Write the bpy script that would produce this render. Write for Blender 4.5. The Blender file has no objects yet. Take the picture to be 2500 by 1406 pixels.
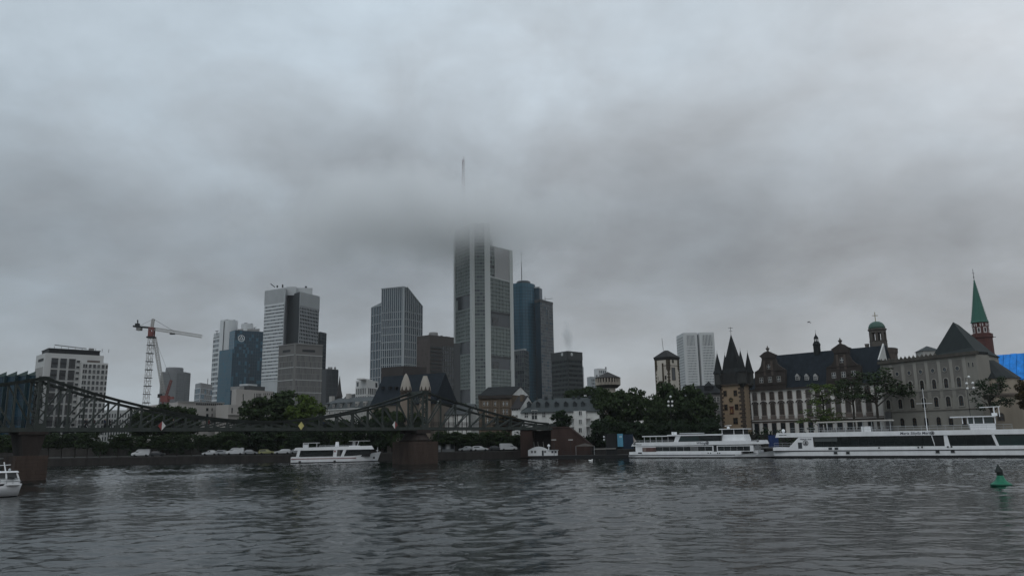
import bpy, bmesh, math, random
import numpy as np
from mathutils import Vector, Matrix
random.seed(7)
RAD = math.radians
scene = bpy.context.scene
COL = scene.collection

# ------------------------------------------------------------------ camera
FPX, PITCH, ROLL, EYE = 1900.0, RAD(10.98), 0.016, 5.3
FWD = Vector((0, math.cos(PITCH), math.sin(PITCH)))
_u0 = Vector((0, -math.sin(PITCH), math.cos(PITCH)))
_r0 = Vector((1, 0, 0))
RGT = _r0 * math.cos(ROLL) - _u0 * math.sin(ROLL)
UPV = _r0 * math.sin(ROLL) + _u0 * math.cos(ROLL)
CAMP = Vector((0, 0, EYE))
cam = bpy.data.cameras.new("camera")
cam.sensor_width = 36.0
cam.lens = FPX * 36.0 / 2500.0
cam.clip_start, cam.clip_end = 0.5, 9000.0
camo = bpy.data.objects.new("camera", cam)
COL.objects.link(camo)
camo.matrix_world = Matrix(((RGT.x, UPV.x, -FWD.x, 0), (RGT.y, UPV.y, -FWD.y, 0), (RGT.z, UPV.z, -FWD.z, EYE), (0, 0, 0, 1)))
scene.camera = camo

# ------------------------------------------------------------------ world: overcast sky
SUN_EL, SUN_AZ = RAD(48), RAD(200)          # azimuth from +Y, clockwise: behind the camera, a little left
w = bpy.data.worlds.new("World")
scene.world = w
w.use_nodes = True
NT = w.node_tree
NT.nodes.clear()
def nd(t, **k):
    n = NT.nodes.new(t)
    for a, b in k.items():
        setattr(n, a, b)
    return n
def lk(a, b):
    NT.links.new(a, b)
def mth(op, a, b=None, c=None, clamp=False):
    n = nd('ShaderNodeMath', operation=op, use_clamp=clamp)
    for i, v in enumerate((a, b, c)):
        if v is None:
            continue
        if isinstance(v, (int, float)):
            n.inputs[i].default_value = v
        else:
            lk(v, n.inputs[i])
    return n.outputs[0]
tc = nd('ShaderNodeTexCoord')
sep = nd('ShaderNodeSeparateXYZ')
lk(tc.outputs['Generated'], sep.inputs[0])
zc = mth('ADD', mth('MAXIMUM', sep.outputs[2], 0.0), 0.36)
com = nd('ShaderNodeCombineXYZ')
lk(mth('DIVIDE', sep.outputs[0], zc), com.inputs[0])
lk(mth('DIVIDE', sep.outputs[1], zc), com.inputs[1])
def noise(vec, scale, detail, rough, dist=0.0, off=(0, 0, 0)):
    mp = nd('ShaderNodeMapping')
    mp.inputs['Location'].default_value = off
    lk(vec, mp.inputs[0])
    n = nd('ShaderNodeTexNoise')
    n.inputs['Scale'].default_value = scale
    n.inputs['Detail'].default_value = detail
    n.inputs['Roughness'].default_value = rough
    n.inputs['Distortion'].default_value = dist
    lk(mp.outputs[0], n.inputs['Vector'])
    return n.outputs[0]
n1 = noise(com.outputs[0], 1.15, 5, 0.5, 0.25, (3.1, 1.7, 0))
n2 = noise(com.outputs[0], 3.3, 6, 0.55, 0.35, (7.3, 2.2, 0))
n3 = noise(com.outputs[0], 10, 5, 0.6, 0.2, (1.3, 9.2, 0))
ramp = nd('ShaderNodeValToRGB')
SKY_STOPS = [(0.0, .38), (.05, .39), (.10, .40), (.16, .375), (.21, .375), (.27, .43), (.34, .53), (.44, .60), (.55, .62), (1.0, .62)]
el = ramp.color_ramp.elements
while len(el) < len(SKY_STOPS):
    el.new(0.5)
for e, (p, v) in zip(el, SKY_STOPS):
    e.position = p
    e.color = (v, v, v, 1)
wob = mth('MULTIPLY_ADD', mth('SUBTRACT', n1, 0.5), 0.10, sep.outputs[2])
lk(wob, ramp.inputs[0])
val = ramp.outputs[0]
def ray(px, py):
    return FWD * FPX + RGT * (px - 1250) + UPV * (703 - py)
def blob(px, py, rx, amount, warp=0.06):
    """a brighter or darker mass of cloud standing in one part of the sky"""
    d = ray(px, py).normalized()
    vv = nd('ShaderNodeVectorMath', operation='DISTANCE')
    lk(tc.outputs['Generated'], vv.inputs[0])
    vv.inputs[1].default_value = d
    dist = mth('MULTIPLY_ADD', mth('SUBTRACT', n2, 0.5), warp * 3, vv.outputs['Value'])
    g = mth('SUBTRACT', 1.0, mth('DIVIDE', dist, rx / FPX), clamp=True)
    g = mth('SMOOTH_MIN', g, 1.0, 0.1)
    return mth('MULTIPLY_ADD', mth('MULTIPLY', g, g), amount, 1.0)
mult = mth('MULTIPLY_ADD', mth('SUBTRACT', n1, 0.5), 0.52, 1.0)
mult = mth('MULTIPLY', mult, mth('MULTIPLY_ADD', mth('SUBTRACT', n2, 0.5), 0.62, 1.0))
mult = mth('MULTIPLY', mult, mth('MULTIPLY_ADD', mth('SUBTRACT', n3, 0.5), 0.24, 1.0))
BLOBS = [(980, 560, 620, -.42), (1500, 560, 700, -.22), (1780, 620, 500, -.18), (2450, 120, 700, .25), (250, 650, 600, -.04),
         (1500, 900, 420, .18), (2050, 800, 420, .16), (900, 200, 700, .08), (2330, 560, 420, -.25)]
for bx, by, br, ba in BLOBS:
    mult = mth('MULTIPLY', mult, blob(bx, by, br, ba))
val = mth('MULTIPLY', val, mult)
tint = nd('ShaderNodeMix', data_type='RGBA')
tint.inputs[6].default_value = (0.99, 1.0, 1.02, 1)
tint.inputs[7].default_value = (0.865, 1.0, 1.115, 1)
tf = mth('MULTIPLY_ADD', mth('SUBTRACT', n2, 0.5), 0.9, mth('MULTIPLY_ADD', sep.outputs[0], -0.55, mth('MULTIPLY_ADD', sep.outputs[2], 1.2, 0.26)), clamp=True)
lk(tf, tint.inputs[0])
cl = nd('ShaderNodeVectorMath', operation='SCALE')
lk(tint.outputs[2], cl.inputs[0])
SKY_STRENGTH = 0.10
lk(mth('MULTIPLY', val, 1.0 / SKY_STRENGTH), cl.inputs['Scale'])
sky = nd('ShaderNodeTexSky', sky_type='NISHITA')
sky.sun_disc = False
sky.sun_elevation, sky.sun_rotation = SUN_EL, SUN_AZ
mx = nd('ShaderNodeMix', data_type='RGBA')
mx.inputs[0].default_value = 0.955
lk(sky.outputs[0], mx.inputs[6])
lk(cl.outputs[0], mx.inputs[7])
bg = nd('ShaderNodeBackground')
lk(mx.outputs[2], bg.inputs[0])
bg.inputs[1].default_value = SKY_STRENGTH
wo = nd('ShaderNodeOutputWorld')
lk(bg.outputs[0], wo.inputs[0])

sun = bpy.data.lights.new("sun", 'SUN')
sun.energy = 0.5
sun.angle = RAD(35)
sun.color = (1.0, 0.97, 0.93)
suno = bpy.data.objects.new("sun", sun)
COL.objects.link(suno)
sd = Vector((math.sin(SUN_AZ) * math.cos(SUN_EL), math.cos(SUN_AZ) * math.cos(SUN_EL), math.sin(SUN_EL)))
suno.rotation_euler = sd.to_track_quat('Z', 'Y').to_euler()
scene.view_settings.view_transform = 'Standard'
scene.view_settings.look = 'None'
scene.view_settings.gamma = 1.0
scene.view_settings.exposure = 0.0
scene.view_settings.use_curve_mapping = False
scene.render.engine = 'CYCLES'
scene.cycles.use_denoising = True
scene.cycles.max_bounces = 9
scene.cycles.diffuse_bounces = 2
scene.cycles.glossy_bounces = 3
scene.cycles.volume_bounces = 8
scene.cycles.volume_step_rate = 2.0
scene.cycles.volume_max_steps = 96

# ------------------------------------------------------------------ places read off the photograph
def P(px, py, Y):
    d = ray(px, py)
    return CAMP + d * (Y / d.y)
def Pz(px, py, z):
    d = ray(px, py)
    return CAMP + d * ((z - EYE) / d.z)
def V2(v):
    return Vector((v[0], v[1]))
class Fr:
    """a vertical plane: u along A->B, w outwards (towards the river), z up"""
    def __init__(s, A, B):
        s.A = V2(A)
        dd = V2(B) - s.A
        s.L = dd.length
        s.d = dd / s.L
        s.n = Vector((s.d.y, -s.d.x))
        s.ang = math.atan2(s.d.y, s.d.x)
    def p(s, u, w, z):
        q = s.A + s.d * u + s.n * w
        return Vector((q.x, q.y, z))
    def hit(s, px, py):
        d = ray(px, py)
        t = (s.A - V2(CAMP)).dot(s.n) / V2(d).dot(s.n)
        q = CAMP + d * t
        return (V2(q) - s.A).dot(s.d), q.z
    def off(s, w):
        a = s.A + s.n * w
        return Fr(a, a + s.d * s.L)

# ------------------------------------------------------------------ materials
MATS = {}
def mat(key, col, rough=0.8, var=0.18, scale=0.6, spec=0.3, metal=0.0, streak=True, bump=0.0, bscale=6.0):
    if key in MATS:
        return MATS[key]
    m = bpy.data.materials.new(key)
    m.use_nodes = True
    nt = m.node_tree
    b = nt.nodes['Principled BSDF']
    b.inputs['Roughness'].default_value = rough
    b.inputs['Metallic'].default_value = metal
    b.inputs['Specular IOR Level'].default_value = spec
    t = nt.nodes.new('ShaderNodeTexCoord')
    mp = nt.nodes.new('ShaderNodeMapping')
    mp.inputs['Scale'].default_value = (1, 1, 0.25) if streak else (1, 1, 1)
    nt.links.new(t.outputs['Object'], mp.inputs[0])
    n = nt.nodes.new('ShaderNodeTexNoise')
    n.inputs['Scale'].default_value = scale
    n.inputs['Detail'].default_value = 5
    n.inputs['Roughness'].default_value = 0.65
    nt.links.new(mp.outputs[0], n.inputs['Vector'])
    r = nt.nodes.new('ShaderNodeValToRGB')
    lo = tuple(c * (1 - var) for c in col) + (1,)
    hi = tuple(min(1, c * (1 + var)) for c in col) + (1,)
    r.color_ramp.elements[0].position, r.color_ramp.elements[0].color = 0.3, lo
    r.color_ramp.elements[1].position, r.color_ramp.elements[1].color = 0.7, hi
    nt.links.new(n.outputs[0], r.inputs[0])
    nt.links.new(r.outputs[0], b.inputs['Base Color'])
    if bump:
        n2 = nt.nodes.new('ShaderNodeTexNoise')
        n2.inputs['Scale'].default_value = bscale
        nt.links.new(t.outputs['Object'], n2.inputs['Vector'])
        bp = nt.nodes.new('ShaderNodeBump')
        bp.inputs['Strength'].default_value = bump
        bp.inputs['Distance'].default_value = 0.1
        nt.links.new(n2.outputs[0], bp.inputs['Height'])
        nt.links.new(bp.outputs[0], b.inputs['Normal'])
    MATS[key] = m
    return m
def glass(key, col, rough=0.1, spec=0.6, metal=0.0, var=0.3, scale=0.15):
    return mat(key, col, rough, var, scale, spec, metal, streak=False)
G_DARK = glass('dark_window_glass', (.018, .022, .026))
G_MID = glass('window_glass', (.04, .048, .055))
G_BLIND = glass('blinded_window_glass', (.11, .115, .115), 0.3)
WHITE = mat('white_render', (.62, .62, .60))
WPAINT = mat('white_boat_paint', (.78, .79, .80), 0.35, 0.09, 0.7, 0.5)
STEEL_D = mat('dark_green_steel', (.030, .040, .036), 0.6, 0.3, 1.5)
SLATE = mat('slate_roof', (.019, .021, .022), .8, .3, .8, .15)
SLATE_B = mat('blue_slate_roof', (.013, .018, .024), .8, .3, .8, .15)
BLACK = mat('black_paint', (.012, .013, .014), 0.5)
IRON = mat('dark_iron', (.02, .022, .024), 0.6)

# ------------------------------------------------------------------ mesh helpers
BASE = {}
def props(o, label=None, cat=None, group=None, kind=None):
    if label: o['label'] = label
    if cat: o['category'] = cat
    if group: o['group'] = group
    if kind: o['kind'] = kind
    return o
def thing(name, label, cat, loc, group=None):
    o = bpy.data.objects.new(name, None)
    o.empty_display_size = 0.5
    COL.objects.link(o)
    o.location = Vector((loc[0], loc[1], loc[2] if len(loc) > 2 else 0))
    BASE[o.name] = Vector(o.location)
    return props(o, label, cat, group)
class MB:
    def __init__(s):
        s.v, s.f, s.m = [], [], []
    def add(s, pts, faces, mi=0):
        k = len(s.v)
        s.v += [tuple(p) for p in pts]
        for f in faces:
            s.f.append([k + i for i in f])
            s.m.append(mi)
        return s
    def poly(s, pts, mi=0):
        return s.add(pts, [range(len(pts))], mi)
    def hexa(s, c, mi=0):
        return s.add(c, [(0, 3, 2, 1), (4, 5, 6, 7), (0, 1, 5, 4), (1, 2, 6, 5), (2, 3, 7, 6), (3, 0, 4, 7)], mi)
    def box(s, F, u0, u1, w0, w1, z0, z1, mi=0):
        return s.hexa([F.p(u0, w1, z0), F.p(u1, w1, z0), F.p(u1, w0, z0), F.p(u0, w0, z0),
                       F.p(u0, w1, z1), F.p(u1, w1, z1), F.p(u1, w0, z1), F.p(u0, w0, z1)], mi)
    def prism(s, pts, z0, z1, mi=0, mt=None, ztop=None):
        n = len(pts)
        zt = ztop or [z1] * n
        a = [(p[0], p[1], z0) for p in pts] + [(p[0], p[1], zt[i]) for i, p in enumerate(pts)]
        s.add(a, [(i, (i + 1) % n, n + (i + 1) % n, n + i) for i in range(n)], mi)
        s.add(a[n:], [range(n)], mi if mt is None else mt)
        return s
    def lathe(s, cx, cy, prof, n=12, mi=0, rot=0.0, sx=1.0, sy=1.0):
        pts, fs = [], []
        for r, z in prof:
            for i in range(n):
                a = rot + 2 * math.pi * i / n
                pts.append((cx + sx * r * math.cos(a), cy + sy * r * math.sin(a), z))
        for j in range(len(prof) - 1):
            for i in range(n):
                fs.append((j * n + i, j * n + (i + 1) % n, (j + 1) * n + (i + 1) % n, (j + 1) * n + i))
        fs.append(tuple(range(n))[::-1])
        fs.append(tuple(range((len(prof) - 1) * n, len(prof) * n)))
        return s.add(pts, fs, mi)
    def tube(s, p, q, r, n=5, mi=0, r2=None):
        p, q = Vector(p), Vector(q)
        d = (q - p)
        if d.length < 1e-6:
            return s
        d.normalize()
        a = d.orthogonal().normalized()
        b = d.cross(a)
        r2 = r if r2 is None else r2
        pts = []
        for c, rr in ((p, r), (q, r2)):
            for i in range(n):
                t = 2 * math.pi * i / n + math.pi / 4
                pts.append(c + (a * math.cos(t) + b * math.sin(t)) * rr)
        fs = [(i, (i + 1) % n, n + (i + 1) % n, n + i) for i in range(n)] + [tuple(range(n))[::-1], tuple(range(n, 2 * n))]
        return s.add(pts, fs, mi)
    def bar(s, p, q, wd, ht, side, mi=0):
        """rectangular bar p->q, wd along SIDE (horizontal unit), ht across"""
        p, q = Vector(p), Vector(q)
        d = (q - p).normalized()
        sd = Vector(side).normalized()
        up = d.cross(sd).normalized()
        a, b = sd * wd / 2, up * ht / 2
        return s.hexa([p - a - b, p + a - b, p + a + b, p - a + b, q - a - b, q + a - b, q + a + b, q - a + b], mi)
    def build(s, name, mats, parent=None, base=None, smooth=False):
        if base is None:
            base = BASE[parent.name] if parent is not None else Vector((0, 0, 0))
        me = bpy.data.meshes.new(name)
        me.from_pydata([(x - base[0], y - base[1], z - base[2]) for x, y, z in s.v], [], s.f)
        if not isinstance(mats, (list, tuple)):
            mats = [mats]
        for m in mats:
            me.materials.append(m)
        if len(mats) > 1:
            me.polygons.foreach_set('material_index', s.m)
        bm = bmesh.new()
        bm.from_mesh(me)
        bmesh.ops.recalc_face_normals(bm, faces=bm.faces)
        bm.to_mesh(me)
        bm.free()
        if smooth:
            me.polygons.foreach_set('use_smooth', [True] * len(me.polygons))
        me.update()
        o = bpy.data.objects.new(name, me)
        COL.objects.link(o)
        if parent is not None:
            o.parent = parent
        else:
            o.location = base
        BASE[o.name] = Vector(base)
        return o
def copy_part(name, me, parent, loc, rz=0.0, scale=None):
    """one more instance of a mesh as a part of PARENT; loc in world"""
    o = bpy.data.objects.new(name, me)
    COL.objects.link(o)
    o.parent = parent
    o.location = Vector(loc) - BASE[parent.name]
    o.rotation_euler = (0, 0, rz)
    if scale: o.scale = scale
    BASE[o.name] = BASE[parent.name]
    return o

# windows: a frame part with its pane as a sub-part
WIN = {}
def outline(wd, h, rise, n=6):
    if rise <= 0:
        return [(-wd / 2, 0), (wd / 2, 0), (wd / 2, h), (-wd / 2, h)]
    pts = [(-wd / 2, 0), (wd / 2, 0)]
    for i in range(n + 1):
        a = math.pi * i / n
        pts.append((wd / 2 * math.cos(a), h - rise + rise * math.sin(a)))
    return pts
def circle_outline(r, n=14):
    return [(r * math.cos(2 * math.pi * i / n), r + r * math.sin(2 * math.pi * i / n)) for i in range(n)]
def win_mesh(wd, h, rise, surr, mx_, my_, fm, gm, bm_, circ=False, proud=0.14):
    key = (round(wd, 2), round(h, 2), rise, surr, mx_, my_, fm.name, gm.name, bm_.name, circ, proud)
    if key in WIN:
        return WIN[key]
    if circ:
        inn = circle_outline(wd / 2)
        out = [(x * (1 + 2 * surr / wd), wd / 2 + (z - wd / 2) * (1 + 2 * surr / wd)) for x, z in inn]
    else:
        inn = outline(wd, h, rise)
        out = [(x, z - surr) for x, z in outline(wd + 2 * surr, h + 2 * surr, rise + surr if rise > 0 else 0)]
    n = len(inn)
    m = MB()
    I0, I1 = [(x, -.02, z) for x, z in inn], [(x, -proud, z) for x, z in inn]
    O0, O1 = [(x, 0.05, z) for x, z in out], [(x, -proud, z) for x, z in out]
    m.add(I0 + I1 + O0 + O1, [(n + i, n + (i + 1) % n, 3 * n + (i + 1) % n, 3 * n + i) for i in range(n)]
          + [(i, (i + 1) % n, n + (i + 1) % n, n + i) for i in range(n)]
          + [(2 * n + i, 2 * n + (i + 1) % n, 3 * n + (i + 1) % n, 3 * n + i) for i in range(n)], 0)
    t = 0.05
    for i in range(1, mx_):
        x = -wd / 2 + wd * i / mx_
        m.hexa([(x - t, -.09, 0), (x + t, -.09, 0), (x + t, -.03, 0), (x - t, -.03, 0), (x - t, -.09, h * .98), (x + t, -.09, h * .98), (x + t, -.03, h * .98), (x - t, -.03, h * .98)], 1)
    for i in range(1, my_):
        z = h * i / my_
        m.hexa([(-wd / 2, -.08, z - t), (wd / 2, -.08, z - t), (wd / 2, -.03, z - t), (-wd / 2, -.03, z - t), (-wd / 2, -.08, z + t), (wd / 2, -.08, z + t), (wd / 2, -.03, z + t), (-wd / 2, -.03, z + t)], 1)
    def raw(mb, name, ms):
        me = bpy.data.meshes.new(name)
        me.from_pydata(mb.v, [], mb.f)
        for q in ms: me.materials.append(q)
        if len(ms) > 1: me.polygons.foreach_set('material_index', mb.m)
        b = bmesh.new(); b.from_mesh(me); bmesh.ops.recalc_face_normals(b, faces=b.faces); b.to_mesh(me); b.free()
        return me
    pn = MB().poly([(x, -.03, z) for x, z in inn])
    pane = bpy.data.meshes.new('pane')
    pane.from_pydata(pn.v, [], pn.f)
    pane.materials.append(gm)
    WIN[key] = (raw(m, 'window', [fm, bm_]), pane)
    return WIN[key]
def window(parent, F, u, z, wd, h, rise=0, surr=.14, mx_=2, my_=2, fm=None, gm=None, bm_=None, circ=False, proud=.14, w=0.0, name='window', pane=True):
    fm = fm or WHITE
    gm = gm or random.choice((G_DARK, G_DARK, G_DARK, G_MID, G_BLIND))
    a, b = win_mesh(wd, h, rise, surr, mx_, my_, fm, gm, bm_ or fm, circ, proud)
    o = copy_part(name, a, parent, F.p(u, w, z), F.ang)
    if pane:
        q = bpy.data.objects.new('pane', b)
        COL.objects.link(q)
        q.parent = o
    return o

# curtain facade of a tower: one glazing, mullions and floor bands, real depth
def curtain(t, F, u0, u1, z0, z1, nx, nz, mw, bh, dep, wm, gms, vert=True, ztop=None, every=1, prob=None, bm2=None, bdep=0.8):
    g = MB()
    us = [u0 + (u1 - u0) * i / nx for i in range(nx + 1)]
    zs = [z0 + (z1 - z0) * j / nz for j in range(nz + 1)]
    top = (lambda u: z1) if ztop is None else ztop
    for i in range(nx):
        ta, tb = top(us[i]), top(us[i + 1])
        for j in range(nz):
            mi = random.choices(range(len(gms)), prob)[0]
            a, b = zs[j], zs[j + 1]
            if a >= min(ta, tb): continue
            g.poly([F.p(us[i], .06, a), F.p(us[i + 1], .06, a), F.p(us[i + 1], .06, min(b, tb)), F.p(us[i], .06, min(b, ta))], mi)
    o = g.build('glazing', list(gms), t)
    o['kind'] = 'stuff'
    if bh > 0:
        b = MB()
        for j in range(0, nz + 1, every):
            za, zb = zs[j] - bh / 2, zs[j] + bh / 2
            ua, ub = u0, u1
            if ztop:
                while ua < ub and top(ua) < zb: ua += .5
                while ub > ua and top(ub) < zb: ub -= .5
            if ub - ua > .6: b.box(F, ua, ub, 0.02, dep * bdep, max(za, z0 - .01), zb)
        q = b.build('floor_bands', bm2 or wm, t); q['kind'] = 'stuff'
    if vert and mw > 0:
        b = MB()
        for i in range(nx + 1):
            uu = min(max(us[i], u0 + mw / 2), u1 - mw / 2)
            b.box(F, uu - mw / 2, uu + mw / 2, 0.02, dep, z0, top(us[i]))
        q = b.build('mullions', wm, t); q['kind'] = 'stuff'
    return o
def quadfoot(L, C, R):
    L, C, R = V2(L), V2(C), V2(R)
    return [L, C, R, L + R - C]
def scatter_z(px, py, Y):
    return P(px, py, Y).z
# ------------------------------------------------------------------ river, ground, embankment
BK = [(-1500, -160), (-900, 90), (-400, 192), (-130, 222), (-92, 224), (-62, 224), (-34, 225), (0, 223), (30, 222), (38, 217), (66, 190), (110, 165), (200, 113), (700, -170), (1500, -500)]
def water_sheet():
    rng = np.random.default_rng(5)
    xs = np.concatenate([np.arange(-1500, -170, 40), np.arange(-170, 170, .27), np.arange(170, 1501, 40)])
    ys = np.concatenate([np.arange(-520, 18, 30), np.arange(18, 84, .19), np.arange(84, 222, .40), [225, 235, 260]])
    X, Y = np.meshgrid(xs, ys)
    Z = np.zeros_like(X)
    # gusts: patches where the surface is rougher or smoother
    def lowf(k, s):
        o = np.zeros_like(X)
        for _ in range(k):
            a = rng.uniform(0, 2 * np.pi); l = rng.uniform(s, 3 * s)
            o += np.sin((X * np.cos(a) * .6 + Y * np.sin(a)) * 2 * np.pi / l + rng.uniform(0, 6.28))
        return o / np.sqrt(k)
    gust = np.clip(.75 + .3 * lowf(7, 22), .3, 1.5)
    for i in range(72):
        l = .62 * (4.4 / .62) ** (rng.random() ** 1.2)
        a = RAD(90) + rng.normal(0, .85)
        amp = .0038 * l ** .95 * rng.uniform(.5, 1.3)
        wx = X + .25 * np.sin(Y * .21 + i) ; wy = Y + .3 * np.sin(X * .13 + i * 2)
        Z += amp * np.sin((wx * np.cos(a) + wy * np.sin(a)) * 2 * np.pi / l + rng.uniform(0, 6.28))
    Z *= gust
    edge = (X < -165) | (X > 165) | (Y < 20) | (Y > 218)
    Z[edge] = 0
    ny, nx = X.shape
    co = np.stack([X, Y, Z], -1).reshape(-1, 3).astype(np.float32)
    ii = (np.arange(ny - 1)[:, None] * nx + np.arange(nx - 1)[None, :]).ravel()
    q = np.stack([ii, ii + 1, ii + 1 + nx, ii + nx], 1).astype(np.int32)
    me = bpy.data.meshes.new('river_water')
    me.vertices.add(len(co)); me.vertices.foreach_set('co', co.ravel())
    me.loops.add(q.size); me.loops.foreach_set('vertex_index', q.ravel())
    me.polygons.add(len(q)); me.polygons.foreach_set('loop_start', np.arange(0, q.size, 4, dtype=np.int32))
    me.polygons.foreach_set('use_smooth', np.ones(len(q), bool))
    me.update()
    m = bpy.data.materials.new('river_water')
    m.use_nodes = True
    nt = m.node_tree
    b = nt.nodes['Principled BSDF']
    b.inputs['Base Color'].default_value = (.007, .010, .0095, 1)
    b.inputs['Roughness'].default_value = .03
    b.inputs['IOR'].default_value = 1.333
    b.inputs['Specular IOR Level'].default_value = .38
    t = nt.nodes.new('ShaderNodeTexCoord')
    last = None
    for sc, st, sx in ((2.3, .38, .7), (6.5, .12, .75), (.055, .0, 1)):
        mp = nt.nodes.new('ShaderNodeMapping'); mp.inputs['Scale'].default_value = (sx, 1, 1)
        n = nt.nodes.new('ShaderNodeTexNoise'); n.inputs['Scale'].default_value = sc; n.inputs['Detail'].default_value = 4
        nt.links.new(t.outputs['Object'], mp.inputs[0]); nt.links.new(mp.outputs[0], n.inputs['Vector'])
        if st == 0: break
        bp = nt.nodes.new('ShaderNodeBump'); bp.inputs['Strength'].default_value = st
        bp.inputs['Distance'].default_value = .10 if sc < 3 else .03
        nt.links.new(n.outputs[0], bp.inputs['Height'])
        if last: nt.links.new(last, bp.inputs['Normal'])
        last = bp.outputs[0]
    nt.links.new(last, b.inputs['Normal'])
    me.materials.append(m)
    o = bpy.data.objects.new('river_water', me); COL.objects.link(o)
    o['kind'] = 'structure'
water_sheet()

QZ, TZ = 2.1, 4.6
PAVE = mat('quay_paving', (.07, .07, .066), .9, .3, .3, bump=.3)
EARTH = mat('city_ground', (.07, .075, .065), .95, .3, .05)
STONEW = mat('dark_quay_stone', (.030, .027, .025), .9, .35, .7, bump=.5, bscale=2)
m = MB()
pts = BK + [(2600, -500), (2600, 2900), (-2600, 2900), (-2600, -160)]
m.poly([(x, y, QZ) for x, y in pts])
o = m.build('city_ground', [PAVE]); o['kind'] = 'structure'
m = MB().poly([(x, y, -.9) for x, y in ((-2600, -900), (2600, -900), (2600, 2900), (-2600, 2900))])
o = m.build('river_bed', [EARTH]); o['kind'] = 'structure'
m = MB()
m.prism([(-1500, -520), (1500, -520), (1500, 4), (-1500, 4)], -.8, 3.4)
o = m.build('near_bank_ground', [EARTH]); o['kind'] = 'structure'
# embankment wall with coping, course by course
m, c, j = MB(), MB(), MB()
for i in range(len(BK) - 1):
    F = Fr(BK[i], BK[i + 1])
    m.box(F, 0, F.L, -.6, -.01, -.7, QZ - .25)
    c.box(F, 0, F.L, -.8, .10, QZ - .25, QZ + .05)
    if F.L < 60:
        for k in range(int(F.L / 1.6)):
            for r in range(3):
                u = k * 1.6 + .8 * (r % 2)
                j.box(F, u + .03, u + 1.57, -.02, .03 + .03 * random.random(), -.25 + r * .68, .40 + r * .68)
t = thing('embankment_wall', 'long low dark stone quay wall along the far bank of the river', 'wall', (0, 223, 0))
m.build('wall_core', [STONEW], t)
c.build('coping', [mat('coping_stone', (.045, .043, .041), .9, .3, .8)], t)
j.build('stone_courses', [STONEW], t)['kind'] = 'stuff'
# raised street behind the quay
TB = [(-900, 130), (-400, 220), (-130, 246), (-60, 240), (-10, 234), (30, 230), (62, 228), (82, 218), (100, 200), (112, 184), (140, 168), (205, 135), (700, -130)]
m, c = MB(), MB()
m.poly([(x, y, TZ) for x, y in TB] + [(2500, -90, TZ), (2500, 2800, TZ), (-2500, 2800, TZ), (-2500, 90, TZ)])
o = m.build('street_ground', [EARTH]); o['kind'] = 'structure'
m = MB()
for i in range(len(TB) - 1):
    F = Fr(TB[i], TB[i + 1])
    m.box(F, 0, F.L, -.5, .0, QZ - .3, TZ - .02)
    c.box(F, 0, F.L, -.35, .12, TZ + .0, TZ + .95)
t = thing('street_retaining_wall', 'grey retaining wall with parapet between the quay and the raised street', 'wall', (0, 236, QZ))
m.build('wall_body', [mat('retaining_stone', (.040, .037, .034), .9, .3, .6)], t)
c.build('parapet', [mat('parapet_stone', (.050, .047, .044), .9, .3, .6)], t)

# ------------------------------------------------------------------ iron footbridge
N1, N2 = P(96, 1050, 131), P(1036, 1047, 186)
BF = Fr(N1, N2)                       # near (upstream) truss plane; u = 0 left tower, BF.L right tower
BL, WB = BF.L, 5.4
br = thing('footbridge', 'long dark green iron footbridge with sagging truss chords crossing the river', 'bridge', BF.p(BL / 2, 0, 7.6))
ZD0, ZD1, ZT = 7.9, 8.5, 16.6
STEEL = mat('bridge_steel', (.040, .048, .043), .55, .3, 1.0)
STEEL2 = mat('bridge_steel_deck', (.022, .026, .024), .6, .3, 1.0)
U_L, U_R = -44.0, BF.hit(1338, 1045)[0]
def chord_z(u):
    if u < 0:
        return 9.3 + (ZT - 9.3) * max(0, 1 - (-u) / 50) ** 1.5
    if u > BL:
        return 9.25 + (ZT - 9.25) * max(0, 1 - (u - BL) / (U_R - BL)) ** 1.45
    x = (u / BL) * 2 - 1
    return 9.5 + (ZT - 9.5) * abs(x) ** 1.9
m = MB()
m.box(BF, U_L, U_R, -WB, .0, ZD0 + .05, ZD0 + .35)
m.build('deck', [STEEL2], br)
NPAN = 20
us_mid = [BL * i / NPAN for i in range(NPAN + 1)]
step = BL / NPAN
us_l = [-step * i for i in range(1, 11)]
us_r = [BL + (U_R - BL) * i / 9 for i in range(1, 10)]
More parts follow.
